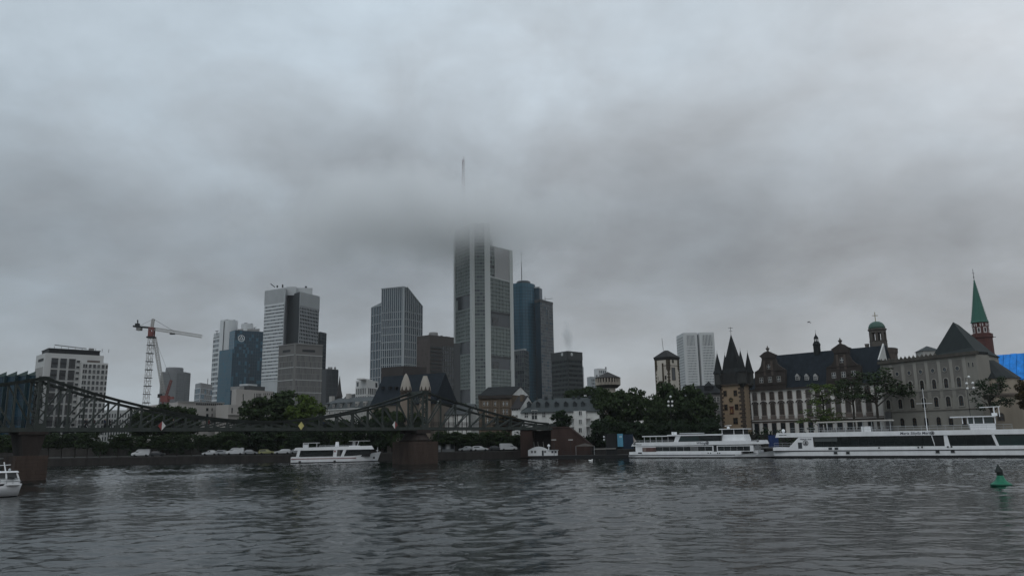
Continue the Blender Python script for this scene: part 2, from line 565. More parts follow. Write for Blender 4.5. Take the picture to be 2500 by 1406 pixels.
for wv in (0.18, -WB - .18):
    FF = BF.off(wv)
    m = MB()
    m.box(FF, U_L, U_R, -.14, .14, ZD0 - .12, ZD1 - .1)
    m.box(FF, U_L, U_R, -.28, .28, ZD0 - .2, ZD0 - .08)
    m.build('bottom_chord', [STEEL], br)
    allu = sorted(us_l) + us_mid + us_r
    m = MB()
    for a, b in zip(allu[:-1], allu[1:]):
        for dz in (0, -.0):
            m.bar(FF.p(a, 0, chord_z(a)), FF.p(b, 0, chord_z(b)), .62, .42, Vector((BF.n.x, BF.n.y, 0)))
    m.build('top_chord', [STEEL], br)
    for u in allu:
        if abs(u) < .1 or abs(u - BL) < .1: continue
        z = chord_z(u)
        m = MB().box(FF, u - .14, u + .14, -.16, .16, ZD1 - .3, z)
        m.box(FF, u - .34, u + .34, -.10, .20, ZD1 - .3, ZD1 + .35)
        m.build('vertical_post', [STEEL], br)
    def diag(a, b):
        za, zb = ZD1 - .05, chord_z(b) - .2
        if zb - za < .5: return
        m = MB().bar(FF.p(a, 0, za), FF.p(b, 0, zb), .22, .26, Vector((BF.n.x, BF.n.y, 0)))
        m.build('diagonal_brace', [STEEL], br)
    for i in range(NPAN // 2): diag(us_mid[i], us_mid[i + 1])
    for i in range(NPAN // 2, NPAN): diag(us_mid[i + 1], us_mid[i])
    ll = [0] + us_l
    for i in range(len(ll) - 1): diag(ll[i], ll[i + 1])
    rr = [BL] + us_r
    for i in range(len(rr) - 1): diag(rr[i], rr[i + 1])
    # railing
    m = MB()
    for z in (ZD1 + .45, ZD1 + .75, ZD1 + 1.08):
        m.box(FF, U_L, U_R, -.36, -.31, z - .025, z + .025)
    for k in range(int((U_R - U_L) / .5)):
        u = U_L + k * .5
        m.box(FF, u - .012, u + .012, -.35, -.32, ZD1 - .3, ZD1 + 1.08)
    m.build('railing', [IRON], br)
# towers: latticed posts, portal
for u0 in (0.0, BL):
    for wv in (0.18, -WB - .18):
        FF = BF.off(wv)
        m = MB()
        zt = ZT + .25
        for du in (-.62, .62):
            m.box(FF, u0 + du - .17, u0 + du + .17, -.22, .22, ZD0 - .2, zt)
        k = 0
        z = ZD1 + .9
        while z < zt - .7:
            a, b = (-.5, .5) if k % 2 else (.5, -.5)
            m.bar(FF.p(u0 + a, 0, z), FF.p(u0 + b, 0, z + .72), .14, .14, Vector((BF.n.x, BF.n.y, 0)))
            z += .72; k += 1
        m.box(FF, u0 - .85, u0 + .85, -.3, .3, ZD0 - .4, ZD1 + .6)
        m.box(FF, u0 - .85, u0 + .85, -.3, .3, zt - .75, zt)
        m.build('tower_post', [STEEL], br)
    m = MB()
    A, B = BF.p(u0, .18, 0), BF.p(u0, -WB - .18, 0)
    PF = Fr(A, B)
    m.box(PF, 0, PF.L, -.3, .3, ZT - .45, ZT + .3)
    m.box(PF, .3, PF.L - .3, -.1, .1, ZT - 2.3, ZT - 2.05)
    nx = 5
    for i in range(nx):
        a, b = .3 + (PF.L - .6) * i / nx, .3 + (PF.L - .6) * (i + 1) / nx
        m.bar(PF.p(a, 0, ZT - 2.2), PF.p(b, 0, ZT - .5), .12, .12, Vector((PF.n.x, PF.n.y, 0)))
        m.bar(PF.p(b, 0, ZT - 2.2), PF.p(a, 0, ZT - .5), .12, .12, Vector((PF.n.x, PF.n.y, 0)))
    for s in (0, 1):       # curved corner brackets
        pr = None
        for i in range(7):
            q = i / 6 * math.pi / 2
            uu = .25 + 2.2 * (1 - math.cos(q)) ; zz = ZT - 5.0 + 2.7 * math.sin(q)
            uu = uu if s == 0 else PF.L - uu
            pt = PF.p(uu, 0, zz)
            if pr is not None: m.bar(pr, pt, .2, .22, Vector((PF.n.x, PF.n.y, 0)))
            pr = pt
    m.build('portal_frame', [STEEL], br)
m = MB()
for k in range(60):
    u = U_L + (U_R - U_L) * k / 60
    m.box(BF, u, u + .16, -WB, -.1, ZD0 - .25, ZD0 + .04)
m.build('cross_beams', [STEEL2], br)['kind'] = 'stuff'

# three diamond shaped navigation boards hanging on the upstream side
RED = mat('sign_red', (.24, .05, .05), .5); YEL = mat('sign_yellow', (.62, .56, .22), .5); SWHITE = mat('sign_white', (.7, .7, .68), .5)
FS = BF.off(.75)
for (px, py, kind, lab) in ((395, 1039, 'rw', 'red and white diamond navigation board hanging left of the middle of the footbridge'),
                            (735, 1039, 'y', 'plain yellow diamond navigation board hanging at mid span of the footbridge'),
                            (964, 1037, 'wr', 'white and red diamond navigation board hanging beside the stone pier with roof cones behind')):
    u, z = FS.hit(px, py)
    r = .85 if kind != 'wr' else .9
    t = thing('navigation_board', lab, 'navigation sign', FS.p(u, 0, z), 'diamond navigation boards on the footbridge')
    m = MB()
    cc, l, rr_, tp, bt = FS.p(u, .05, z), FS.p(u - r * .8, .05, z), FS.p(u + r * .8, .05, z), FS.p(u, .05, z + r), FS.p(u, .05, z - r)
    def off(q): return Vector((q.x - BF.n.x * .1, q.y - BF.n.y * .1, q.z))
    ca, cb = {'rw': (1, 0), 'y': (2, 2), 'wr': (0, 1)}[kind]
    m.poly([tp, l, bt], ca); m.poly([tp, bt, rr_], cb)
    m.poly([off(tp), off(rr_), off(bt), off(l)], 3)
    for a, b in ((tp, l), (l, bt), (bt, rr_), (rr_, tp)): m.poly([a, b, off(b), off(a)], 3)
    m.build('board', [SWHITE, RED, YEL, IRON], t)
    for dz in (-.1, .35): MB().box(FS, u - .05, u + .05, -.5, -.06, z + dz, z + dz + .12).build('bracket', [IRON], t)

# piers: coursed red sandstone
SAND = mat('red_sandstone', (.060, .042, .034), .9, .35, .5, bump=.5, bscale=3)
SANDD = mat('dark_pier_sandstone', (.034, .027, .024), .9, .35, .5, bump=.5, bscale=3)  # darker sandstone tone for pier core and head
def pier(u, lab, ww, wl, ztop, cap):
    c = BF.p(u, -WB / 2, 0)
    t = thing('bridge_pier', lab, 'bridge pier', c, 'stone piers of the footbridge')
    F = Fr(BF.p(u - ww / 2, wl / 2 - WB / 2, 0), BF.p(u + ww / 2, wl / 2 - WB / 2, 0))
    m = MB().box(F, .1, ww - .1, -wl + .1, -.1, -.9, ztop)
    m.build('pier_core', [SANDD], t)
    nc = max(4, int(round((ztop + .3) / .62)))
    h = (ztop + .3) / nc
    sides = [Fr(F.p(0, 0, 0), F.p(ww, 0, 0)), Fr(F.p(ww, 0, 0), F.p(ww, -wl, 0)), Fr(F.p(0, -wl, 0), F.p(0, 0, 0))]
    for r in range(nc):
        for S in sides:
            n = max(3, int(S.L / 1.25))
            e = [0] + sorted(S.L * (i + .5 * (r % 2) + random.uniform(-.12, .12)) / n for i in range(1, n)) + [S.L]
            for a, b in zip(e[:-1], e[1:]):
                if b - a < .2: continue
                q = MB().box(S, a + .015, b - .015, -.35, random.uniform(-.01, .05), -.3 + r * h + .015, -.3 + (r + 1) * h - .015)
                q.build('stone_block', [SAND], t)
    m = MB()
    if cap == 'round':       # rounded cutwater cap narrowing up to the deck
        for rr, z0, z1, s in ((1.0, ztop, ztop + .35, 1.04), (.9, ztop + .35, 7.2, .62)):
            ring0 = [F.p(ww / 2 + ww / 2 * rr * math.cos(a), -wl / 2 + wl / 2 * rr * math.sin(a), z0) for a in [2 * math.pi * i / 20 for i in range(20)]]
            ring1 = [F.p(ww / 2 + ww / 2 * s * math.cos(a), -wl / 2 + wl / 2 * s * math.sin(a), z1) for a in [2 * math.pi * i / 20 for i in range(20)]]
            m.add(ring0 + ring1, [(i, (i + 1) % 20, 20 + (i + 1) % 20, 20 + i) for i in range(20)] + [tuple(range(20, 40))])
        m.box(F, ww * .22, ww * .78, -wl * .9, -wl * .1, 7.0, ZD0 - .1)
    else:
        a, b = .25, .06
        lo = [F.p(a * ww, -a * wl * .4, ztop), F.p(ww * (1 - a), -a * wl * .4, ztop), F.p(ww * (1 - a), -wl * (1 - a * .4), ztop), F.p(a * ww, -wl * (1 - a * .4), ztop)]
        hi = [F.p(.12 * ww, -b * wl, ZD0 - .6), F.p(ww * .88, -b * wl, ZD0 - .6), F.p(ww * .88, -wl * .94, ZD0 - .6), F.p(.12 * ww, -wl * .94, ZD0 - .6)]
        m.hexa(lo + hi)
        m.box(F, .05 * ww, .95 * ww, -wl * .97, -wl * .03, ZD0 - .6, ZD0 - .15)
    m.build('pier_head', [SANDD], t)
    m = MB().box(F, -.15, ww + .15, -wl - .15, .15, -.9, -.1)
    m.build('footing', [mat('wet_stone', (.03, .026, .024), .4)], t)
pier(-1.0, 'square red sandstone pier with narrow dark head under the left bridge tower', 4.6, 8.6, 3.9, 'narrow')
pier(BL - .6, 'red sandstone pier with rounded dark head under the right bridge tower', 7.2, 8.2, 5.1, 'round')

# north abutment: red sandstone with stair slope
t = thing('bridge_abutment', 'red sandstone abutment with sloping stair flank at the far end of the footbridge', 'abutment', BF.p(U_R + 3, -2, QZ))
AF = Fr(P(1268, 1060, 222), P(1450, 1060, 218))
REDS = mat('abutment_sandstone', (.052, .032, .027), .9, .25, .6, bump=.4, bscale=2)
m = MB()
ua, ub, uc, ud = AF.hit(1270, 1060)[0], AF.hit(1300, 1060)[0], AF.hit(1345, 1060)[0], AF.hit(1440, 1060)[0]
m.box(AF, ua, ub, -7, 0, .2, ZD0 - .2)
m.build('left_pillar', [REDS], t)
ue = AF.hit(1390, 1050)[0]
m = MB()
pts = [(uc, .2), (ud, .2), (ud, 3.4), (ue, ZD0 + .3), (uc, ZD0 + .3)]
f, bk = [AF.p(u, 0, z) for u, z in pts], [AF.p(u, -7, z) for u, z in pts]
n = len(pts)
m.add(f + bk, [tuple(range(n)), tuple(range(2 * n - 1, n - 1, -1))] + [(i, (i + 1) % n, n + (i + 1) % n, n + i) for i in range(n)])
m.build('stair_flank', [REDS], t)
hh = .66
for r in range(12):
    z0 = .25 + r * hh
    if z0 + hh > ZD0: break
    for (xa, xb) in ((uc, ue + (ud - ue) * max(0, (ZD0 + .3 - z0 - hh) / (ZD0 - 3.1)) - .15 if z0 + hh > 3.4 else ud), (ua, ub)):
        n = max(2, int((xb - xa) / 1.5))
        e = [xa] + sorted(xa + (xb - xa) * (i + .5 * (r % 2) + random.uniform(-.12, .12)) / n for i in range(1, n)) + [xb]
        for a, b in zip(e[:-1], e[1:]):
            if b - a > .3: MB().box(AF, a + .02, b - .02, .005, random.uniform(.03, .09), z0 + .02, z0 + hh - .02).build('stone_block', [REDS], t)
m = MB().bar(AF.p(ue - .1, .05, ZD0 + .45), AF.p(ud + .2, .05, 3.55), .5, .35, Vector((AF.n.x, AF.n.y, 0)))
m.box(AF, uc - .2, ue, -.3, .25, ZD0 + .31, ZD0 + .6)
m.box(AF, uc, ue + 2.3, -.1, .1, 5.7, 5.9)
m.build('coping', [mat('abutment_coping', (.055, .036, .032), .9)], t)
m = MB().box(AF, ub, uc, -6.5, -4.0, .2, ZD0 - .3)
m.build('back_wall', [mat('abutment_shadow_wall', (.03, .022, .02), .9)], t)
m = MB().box(AF, ua - .4, uc + .6, -6.8, .35, ZD0 - .2, ZD0 + .35)
m.box(AF, ub + .3, uc + 1.6, -.2, .2, ZD0 + .35, ZD0 + 1.35)
m.build('end_slab', [STEEL2], t)
# ------------------------------------------------------------------ skyline towers
CONC = mat('grey_concrete', (.22, .22, .215), .85, .12, .08)
ALU = mat('silver_cladding', (.40, .42, .43), .45, .08, .05, .4)
ALUB = mat('silver_cladding_bright', (.52, .54, .55), .4, .06, .05, .4)
BLUEG = glass('blue_tower_glass', (.030, .105, .155), .25, .4, .1, .25, .02)
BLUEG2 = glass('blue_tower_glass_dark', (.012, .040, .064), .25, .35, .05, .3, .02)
GREENG = glass('green_grey_glass', (.13, .16, .15), .2, .5, .1, .15, .03)
GREENG2 = glass('green_grey_glass_dark', (.095, .12, .114), .2, .5, .1, .15, .03)
GREYG = glass('grey_tower_glass', (.075, .09, .10), .18, .6, .1, .2, .03)
GREYG2 = glass('grey_tower_glass_dark', (.04, .05, .058), .18, .6, .1, .2, .03)
DKBROWN = mat('dark_brown_cladding', (.050, .042, .038), .7, .15, .05)
DKGREY = mat('dark_grey_cladding', (.045, .048, .050), .6, .15, .05)
CREAM = mat('pale_limestone', (.36, .35, .33), .85, .1, .2)

def tower(name, lab, cat, L, C, R, z1, core, z0=TZ - .5, group=None):
    t = thing(name, lab, cat, (C[0], C[1], z0), group)
    fp = quadfoot(L, C, R)
    MB().prism(fp, z0, z1).build('tower_body', [core], t)
    return t, Fr(L, C), Fr(C, R), fp

# --- central tower whose top vanishes in the cloud
t = thing('skyscraper', 'tallest tower with pale piers and grey green glass, its top lost in low cloud', 'skyscraper', (-35, 850, TZ))
cL, c1, c2, cR = P(1110, 800, 862), P(1154, 800, 832), P(1190, 800, 832), P(1250, 800, 862)
HC, HR = 240.0, P(1224, 606, 850).z
back = Vector((-36, 905))
MB().prism([V2(cL), V2(c1), V2(c2), back + Vector((14, 0)), back - Vector((12, 0))], TZ, HC).build('main_shaft', [GREENG2], t)
MB().prism([V2(c2), V2(cR), back + Vector((34, 0)), back + Vector((10, -2))], TZ, HR).build('right_shaft', [GREENG2], t)
F1, F2, F3 = Fr(cL, c1), Fr(c1, c2), Fr(c2, cR)
def zz(F, px, *ys): return [F.hit(px, y)[1] for y in ys]
PIER = mat('pale_tower_pier', (.47, .49, .48), .5, .05, .05, .4)
SPAND = mat('tower_spandrel', (.165, .19, .183), .6, .08, .05)
def floors(F, u0, u1, za, zb, n, gm, name='office_floors', bm_=None, bh=1.5):
    curtain(t, F, u0, u1, za, zb, 6, n, .25, bh, .7, bm_ or SPAND, gm, vert=True)
    gl = [o for o in t.children][-3:]
ga = zz(F1, 1130, 722, 758); gb = zz(F1, 1130, 835, 868); gc = zz(F1, 1130, 950, 986)
segs = [(TZ, gc[1]), (gc[0], gb[1]), (gb[0], ga[1]), (ga[0], HC - 6)]
for a, b in segs:
    floors(F1, 3.0, F1.L - 3.2, a, b, max(2, int((b - a) / 3.9)), [GREENG, GREENG2])
for z1_, z0_ in (ga, gb, gc):
    m = MB().box(F1, 3, F1.L - 3.2, .02, 1.0, z1_ - .6, z1_ + 1.2)
    m.box(F1, 3, F1.L - 3.2, .02, .9, z0_ - 1.0, z0_)
    m.build('sky_garden_frame', [SPAND], t)
    MB().poly([F1.p(3, .1, z0_), F1.p(F1.L - 3.2, .1, z0_), F1.p(F1.L - 3.2, .1, z1_), F1.p(3, .1, z1_)]).build('sky_garden', [G_DARK], t)
    MB().box(F1, 3.2, 7.5, .12, .7, z0_ + .2, z1_ - 4).build('garden_glass', [SPAND], t)
curtain(t, F2, 1.5, F2.L - 1.5, TZ, HC - 2, 4, 62, .2, 1.0, .4, SPAND, [GREENG2, GREYG2], prob=(3, 1))
gd = zz(F3, 1222, 766, 800); ge = zz(F3, 1222, 873, 903)
zt3 = F3.hit(1220, 684)[1]
segs = [(TZ, ge[1]), (ge[0], gd[1]), (gd[0], zt3)]
for a, b in segs:
    floors(F3, 3.6, F3.L - 3.8, a, b, max(2, int((b - a) / 3.9)), [GREENG, GREENG2])
for z1_, z0_ in (gd, ge):
    MB().box(F3, 3.6, F3.L - 3.8, .02, .9, z1_ - .4, z1_ + 1.6).build('sky_garden_frame', [DKGREY], t)
    MB().poly([F3.p(3.6, .1, z0_), F3.p(F3.L - 3.8, .1, z0_), F3.p(F3.L - 3.8, .1, z1_), F3.p(3.6, .1, z1_)]).build('sky_garden', [GREYG2], t)
    MB().box(F3, 8, 17, .12, .5, z0_ + .3, z1_ - 5).build('garden_opening', [G_DARK], t)
MB().box(F3, 12, F3.L - 4, .03, .6, zt3 + .5, HR - .5).build('crown_panel', [mat('crown_cladding', (.33, .33, .33), .6, .05)], t)
curtain(t, F3, 3.6, 11.6, zt3 + .5, HR - 1, 2, 7, .2, 1.2, .6, SPAND, [GREENG2, G_DARK])
MB().bar(F3.p(3.4, .6, zt3 + 1.8), F3.p(F3.L - 4, .6, zt3 + .2), .8, 1.2, Vector((F3.n.x, F3.n.y, 0))).build('sloping_rail', [PIER], t)
for F, u0, u1, h in ((F1, 0, 3.0, HC - 8), (F1, F1.L - 3.2, F1.L + 2.2, HC), (F2, F2.L - 2.4, F2.L + 3.6, HC), (F3, F3.L - 3.8, F3.L + 1.6, HR)):
    MB().box(F, u0, u1, -1.5, 1.3, TZ, h).build('pier', [PIER], t)
ax, ay = P(1131, 390, 850)[0:2]
m = MB()
zt = P(1131, 390, 850).z
for k in range(14):
    z0 = HC + (zt - HC) * k / 14
    r = 1.3 if k < 10 else .9
    for sx, sy in ((-1, -1), (1, -1), (1, 1), (-1, 1)):
        m.tube((ax + sx * r, ay + sy * r, z0), (ax + sx * r, ay + sy * r, z0 + (zt - HC) / 14), .22, 4)
    m.tube((ax - r, ay - r, z0), (ax + r, ay - r, z0 + (zt - HC) / 14), .16, 4)
    m.tube((ax - r - .5, ay - r, z0), (ax + r + .5, ay - r, z0), .2, 4)
m.tube((ax + .6, ay, zt - 3), (ax + .8, ay, zt + 4), .18, 4)
m.build('antenna_mast', [mat('mast_red_white', (.20, .13, .13), .6)], t)

# --- main blue cylinder tower with square twin
t = thing('blue_glass_tower', 'round blue glass tower with small drum top beside a dark square shaft', 'skyscraper', (25, 1000, TZ))
cx, cy = P(1276, 800, 1000)[0:2]
r = (P(1308, 800, 1000).x - P(1244, 800, 1000).x) / 2
zt = P(1285, 693, 990).z
MB().lathe(cx, cy, [(r, TZ), (r, zt)], 28).build('round_shaft', [BLUEG], t, smooth=False)
m = MB()
for k in range(46):
    z = TZ + 4 + (zt - TZ - 6) * k / 46
    m.lathe(cx, cy, [(r, z), (r + .18, z), (r + .18, z + .5), (r, z + .5)], 28)
for k in range(28):
    a = 2 * math.pi * k / 28
    m.tube((cx + (r + .1) * math.cos(a), cy + (r + .1) * math.sin(a), TZ), (cx + (r + .1) * math.cos(a), cy + (r + .1) * math.sin(a), zt), .16, 4)
m.build('glazing_bars', [BLUEG2], t)['kind'] = 'stuff'
MB().lathe(cx + 2, cy, [(r * .55, zt), (r * .55, zt + 4), (r * .5, zt + 5)], 20).build('roof_drum', [GREYG2], t)
ant = P(1272, 614, 1000)
MB().tube((cx, cy, zt), (cx, cy, ant.z - 14), .5, 5).tube((cx, cy, ant.z - 14), (cx, cy, ant.z), .25, 4).tube((cx - 1.4, cy, ant.z - 4), (cx + 1.4, cy, ant.z - 4), .3, 4).build('antenna', [IRON], t)
sl, sc, sr = P(1306, 740, 985), P(1318, 733, 975), P(1349, 738, 1000)
zs = P(1318, 731, 975).z
fp = quadfoot(sl, sc, sr)
MB().prism(fp, TZ, zs).build('square_shaft', [BLUEG2], t)
F = Fr(sc, sr)
curtain(t, F, .2, F.L - .2, TZ, zs - 3, 7, 44, .28, .7, .35, mat('dark_grid', (.07, .08, .085), .5), [GREYG, GREYG2, BLUEG2], prob=(3, 3, 1))
MB().box(F, -.2, F.L + .2, -8, .5, zs - 3, zs + .3).build('parapet', [DKGREY], t)
m = MB().bar((sc.x + 2, sc.y + 8, zs + 1), (sc.x + 17, sc.y + 8, zs + 2.5), .4, .4, (0, 1, 0)).bar((sc.x + 7, sc.y + 8, zs), (sc.x + 7, sc.y + 8, zs + 5), .5, .5, (0, 1, 0))
m.build('roof_crane', [IRON], t)
Fk = Fr(P(1304, 720, 995), P(1317, 720, 992))
MB().box(Fk, 0, Fk.L, -10, 0, TZ, P(1310, 703, 993).z).build('link_shaft', [BLUEG2], t)
m = MB().box(Fk, -.2, Fk.L + .2, -.6, .3, P(1310, 703, 993).z, P(1310, 700, 993).z)
m.build('link_frame', [ALU], t)
# darker block in front
Lw, Cw, Rw = P(1253, 860, 960), P(1279, 852, 945), P(1290, 860, 970)
zb = P(1279, 852, 945).z
t, Fa, Fb, fp = tower('glazed_annex', 'lower dark green glazed block at the foot of the round blue tower', 'office block', Lw, Cw, Rw, zb, GREYG2)
curtain(t, Fa, 0, Fa.L, TZ, zb - 1, 5, 22, .5, .5, .3, mat('annex_bars', (.12, .13, .13), .6), [GREYG2, GREENG2, G_DARK], prob=(4, 3, 1))
curtain(t, Fb, 0, Fb.L, TZ, zb - 1, 3, 22, .5, .5, .3, MATS['annex_bars'], [GREYG2, GREENG2])
MB().box(Fa, -.2, Fa.L + .2, -4, .5, zb - 1.2, zb + .6).build('roof_edge', [ALU], t)

# --- lattice tower with sloping top
LAT = mat('white_lattice', (.40, .425, .44), .5, .06, .05)
LTG = glass('lattice_glass', (.085, .115, .14), .2, .5, .1, .2, .03)
LTG2 = glass('lattice_glass_dark', (.055, .078, .10), .2, .5, .1, .2, .03)
C = P(987, 700, 877)
L, R = Pz(932, 705.5, C.z), None
L = Vector((L.x, min(L.y, 905), 0)) if L.y < 930 else Vector((P(932, 706, 905).x, 905, 0))
R = Vector((P(1031, 750, 905).x, 905, 0))
t = thing('lattice_tower', 'white lattice glass tower with a diagonally cut roofline', 'skyscraper', (C.x, C.y, TZ))
F1, F2 = Fr(L, C), Fr(C, R)
zr = F2.hit(1031, 749)[1]
u_b = F2.L * .14
def sl_top(u): return C.z if u <= u_b else C.z + (zr - C.z) * (u - u_b) / (F2.L - u_b)
fp = quadfoot(L, C, R)
zt4 = [C.z, C.z, zr, zr]
m = MB()
a = [(p[0], p[1], TZ) for p in fp]
top = [(fp[0][0], fp[0][1], C.z), (fp[1][0], fp[1][1], C.z), tuple(F2.p(u_b, 0, C.z)), (fp[2][0], fp[2][1], zr), (fp[3][0], fp[3][1], zr), tuple(Vector((fp[3][0], fp[3][1], 0)) * .86 + Vector((fp[0][0], fp[0][1], 0)) * .14 + Vector((0, 0, C.z)))]
m.add(a + top, [(0, 1, 5, 4), (1, 2, 7, 6, 5), (2, 3, 8, 7), (3, 0, 4, 9, 8), (4, 5, 6, 9), (6, 7, 8, 9)])
m.build('tower_body', [GREYG2], t)
zg = F1.hit(960, 762)[1]
nf = 10
curtain(t, F1, 0, F1.L, TZ, zg, 11, 17, 0.8, 0.8, .6, LAT, [LTG, LTG2], bdep=.9)
curtain(t, F1, 0, F1.L, zg, C.z, 11, 1, 0.8, 0.8, .6, LAT, [LTG], bdep=.9)
curtain(t, F2, 0, F2.L, TZ, zg, 9, 17, .8, 1.0, .8, LAT, [LTG, LTG2], bdep=.9)
curtain(t, F2, 0, F2.L, zg, C.z, 9, 1, .8, 0, .8, LAT, [LTG], ztop=sl_top, bdep=.9)
MB().box(F1, F1.L - 1.6, F1.L + 1.0, -.6, 1.0, TZ, C.z).build('corner_column', [LAT], t)
m = MB().bar(F2.p(u_b, .4, C.z), F2.p(F2.L, .4, zr), 1.2, 1.0, Vector((F2.n.x, F2.n.y, 0)))
m.bar(F1.p(0, .3, C.z), F1.p(F1.L, .3, C.z), 1.2, 1.0, Vector((F1.n.x, F1.n.y, 0)))
m.build('roof_edge', [LAT], t)['kind'] = 'stuff'
Lw = P(907, 752, 912)
Fw = Fr(Lw, F1.p(1.0, -6, 0))
zl = Fw.hit(907, 751)[1]
zlr = Fw.hit(931, 733)[1]
m = MB()
q = [Fw.p(0, 0, TZ), Fw.p(Fw.L, 0, TZ), Fw.p(Fw.L, -26, TZ), Fw.p(0, -26, TZ)]
q2 = [Fw.p(0, 0, zl), Fw.p(Fw.L, 0, zl), Fw.p(Fw.L, -26, zl), Fw.p(0, -26, zl)]
m.hexa(q + q2); m.build('side_wing', [GREYG2], t)
curtain(t, Fw, 0, Fw.L, TZ, zl, 5, 15, 0.8, 0.8, .6, LAT, [LTG, LTG2], bdep=.9)
m = MB()
for k in range(6):
    p0 = Fw.p(Fw.L * k / 5.5, 0, zl)
    m.bar(p0, Fw.p(Fw.L, -4, zl + (zlr - zl) * (1 - k / 8)), .7, .7, Vector((0, 1, 0)))
m.bar(Fw.p(0, 0, zl), Fw.p(Fw.L, 0, zl + .5), .8, .8, Vector((0, 1, 0)))
m.build('open_roof_frame', [LAT], t)

# --- silver slab tower with dark notch
t = thing('silver_slab_tower', 'tall silver banded tower of two slabs with a dark vertical notch between', 'skyscraper', (-230, 765, TZ))
l0, l1 = P(648, 703, 772), P(697, 702, 757)
d0, d1 = P(699, 713, 785), P(733, 711, 757)
r1 = P(780, 722, 785)
zt = P(697, 702, 757).z
FA, FD, FB = Fr(l0, l1), Fr(P(697, 702, 780), d1), Fr(d1, r1)
zB = FB.hit(735, 712)[1]
MB().prism([V2(l0), V2(l1), V2(l1) + Vector((-6, 40)), V2(l0) + Vector((-6, 40))], TZ, zt).build('left_slab', [ALU], t)
MB().prism([V2(FD.A), V2(d1), V2(d1) + Vector((0, 36)), V2(FD.A) + Vector((0, 30))], TZ, zB - .3).build('notch_wall', [mat('notch_cladding', (.042, .048, .052), .5, .1, .03)], t)
MB().prism([V2(d1), V2(r1), V2(r1) * 1.045, V2(d1) * 1.045], TZ, zB).build('right_slab', [ALU], t)
def zrow(F, px, py): return F.hit(px, py)[1]
za = zrow(FA, 672, 744); zb = zrow(FA, 655, 930)
curtain(t, FA, .4, FA.L - .4, zb, za, 14, 22, .3, 1.9, .35, ALU, [glass('silver_band_glass', (.22, .25, .275), .25, .5), GREYG], prob=(2, 3), bm2=ALUB, bdep=1.2)
m = MB()
for F, z0_, z1_ in ((FA, za + 1.2, zt - .4), (FB, zrow(FB, 756, 756), zB - .4)):
    n = 17
    for k in range(n + 1):
        u = F.L * k / n
        m.box(F, u - .22, u + .22, -.1, .4, z0_, z1_)
m.build('vertical_ribs', [ALU], t)['kind'] = 'stuff'
zc_ = zrow(FB, 756, 752)
curtain(t, FB, .3, FB.L - .3, TZ, zc_, 12, 36, .3, 1.3, .35, ALU, [GREYG2, G_DARK, GREYG], prob=(3, 3, 1), bm2=mat('silver_band_dull', (.26, .27, .28), .5), bdep=1.2)
m = MB().prism([V2(P(699, 700, 766)), V2(P(724, 700, 766)), V2(P(724, 700, 790)), V2(P(699, 700, 790))], zB - 2, P(712, 700, 766).z)
m.prism([V2(P(724, 700, 772)), V2(P(763, 705, 775)), V2(P(763, 705, 795)), V2(P(724, 700, 795))], zB - 2, P(745, 702, 772).z)
m.build('roof_plant', [ALU], t)['kind'] = 'stuff'
m = MB().bar(P(671, 701, 765), P(661, 693, 765), .8, .8, (0, 1, 0)).bar(P(690, 702, 765), P(690, 695, 765), 1.2, 1.2, (0, 1, 0)).bar(P(747, 703, 775), P(747, 699, 775), 2.5, 1.5, (0, 1, 0)).bar(P(677, 702, 765), P(677, 697, 765), 1.5, 1.2, (0, 1, 0))
m.build('roof_davits', [IRON], t)['kind'] = 'stuff'

# --- grey gridded block in front of it
C = P(721, 838, 560)
L, R = P(681, 843, 572), P(788, 845, 574)
t, F1, F2, fp = tower('grid_office_block', 'grey brown office block with a fine window grid and white sill lines', 'office block', L, C, R, C.z, mat('grey_brown_panel', (.135, .130, .125), .8, .08, .05))
GB = mat('grid_bars', (.20, .197, .19), .7, .06)
zt = zrow(F1, 700, 868)
for F, nx in ((F1, 16), (F2, 22)):
    curtain(t, F, .5, F.L - .5, TZ, zt, nx, 14, .45, .0, .4, GB, [GREYG2, G_DARK, mat('window_blind', (.10, .10, .095), .7)], prob=(4, 1, 3))
    m = MB()
    for k in range(15):
        z = TZ + (zt - TZ) * k / 14
        m.box(F, .1, F.L - .1, .02, .5 if k % 2 == 0 else .34, z - (.3 if k % 2 == 0 else .2), z + (.3 if k % 2 == 0 else .2), 0 if k % 2 == 0 else 1)
    m.build('floor_bands', [mat('white_sill', (.34, .345, .34), .6, .05), GB], t)['kind'] = 'stuff'
    MB().box(F, F.L * .26, F.L * .72, -.3, .12, zt + 2.4, zt + 4.2).build('vent_slot', [IRON], t)
    MB().box(F, -.3, F.L + .3, -.4, .4, C.z - .6, C.z + .15).build('parapet', [GB], t)
    MB().box(F, F.L - .5 if F is F1 else -.1, F.L + .1 if F is F1 else .5, .0, .55, TZ, C.z - .7).build('corner_pier', [GB], t)
# --- behind: dark glass slab, dark block
L, C, R = P(770, 815, 815), P(781, 811, 800), P(797, 811, 812)
t, F1, F2, fp = tower('dark_glass_slab', 'narrow dark glass slab just behind the silver tower on its right', 'office block', L, C, R, P(790, 811, 805).z, GREYG2)
curtain(t, F2, 0, F2.L, TZ, P(790, 813, 805).z, 3, 30, .2, .9, .3, DKGREY, [GREYG2, GREYG], prob=(3, 1))
L, C, R = P(778, 905, 720), P(797, 898, 705), P(826, 904, 715)
t, F1, F2, fp = tower('dark_ribbed_block', 'dark grey ribbed block between the grid office block and a black church spire', 'office block', L, C, R, P(800, 900, 705).z, DKGREY)
curtain(t, F2, 0, F2.L, TZ, P(800, 902, 705).z, 9, 16, .35, .3, .35, DKGREY, [GREYG2, GREYG2])
m = MB()
for px in (803, 809, 818): m.bar(P(px, 901, 712), P(px, 896, 712), 2, 1.5, (0, 1, 0))
m.build('roof_plant', [CONC], t)['kind'] = 'stuff'

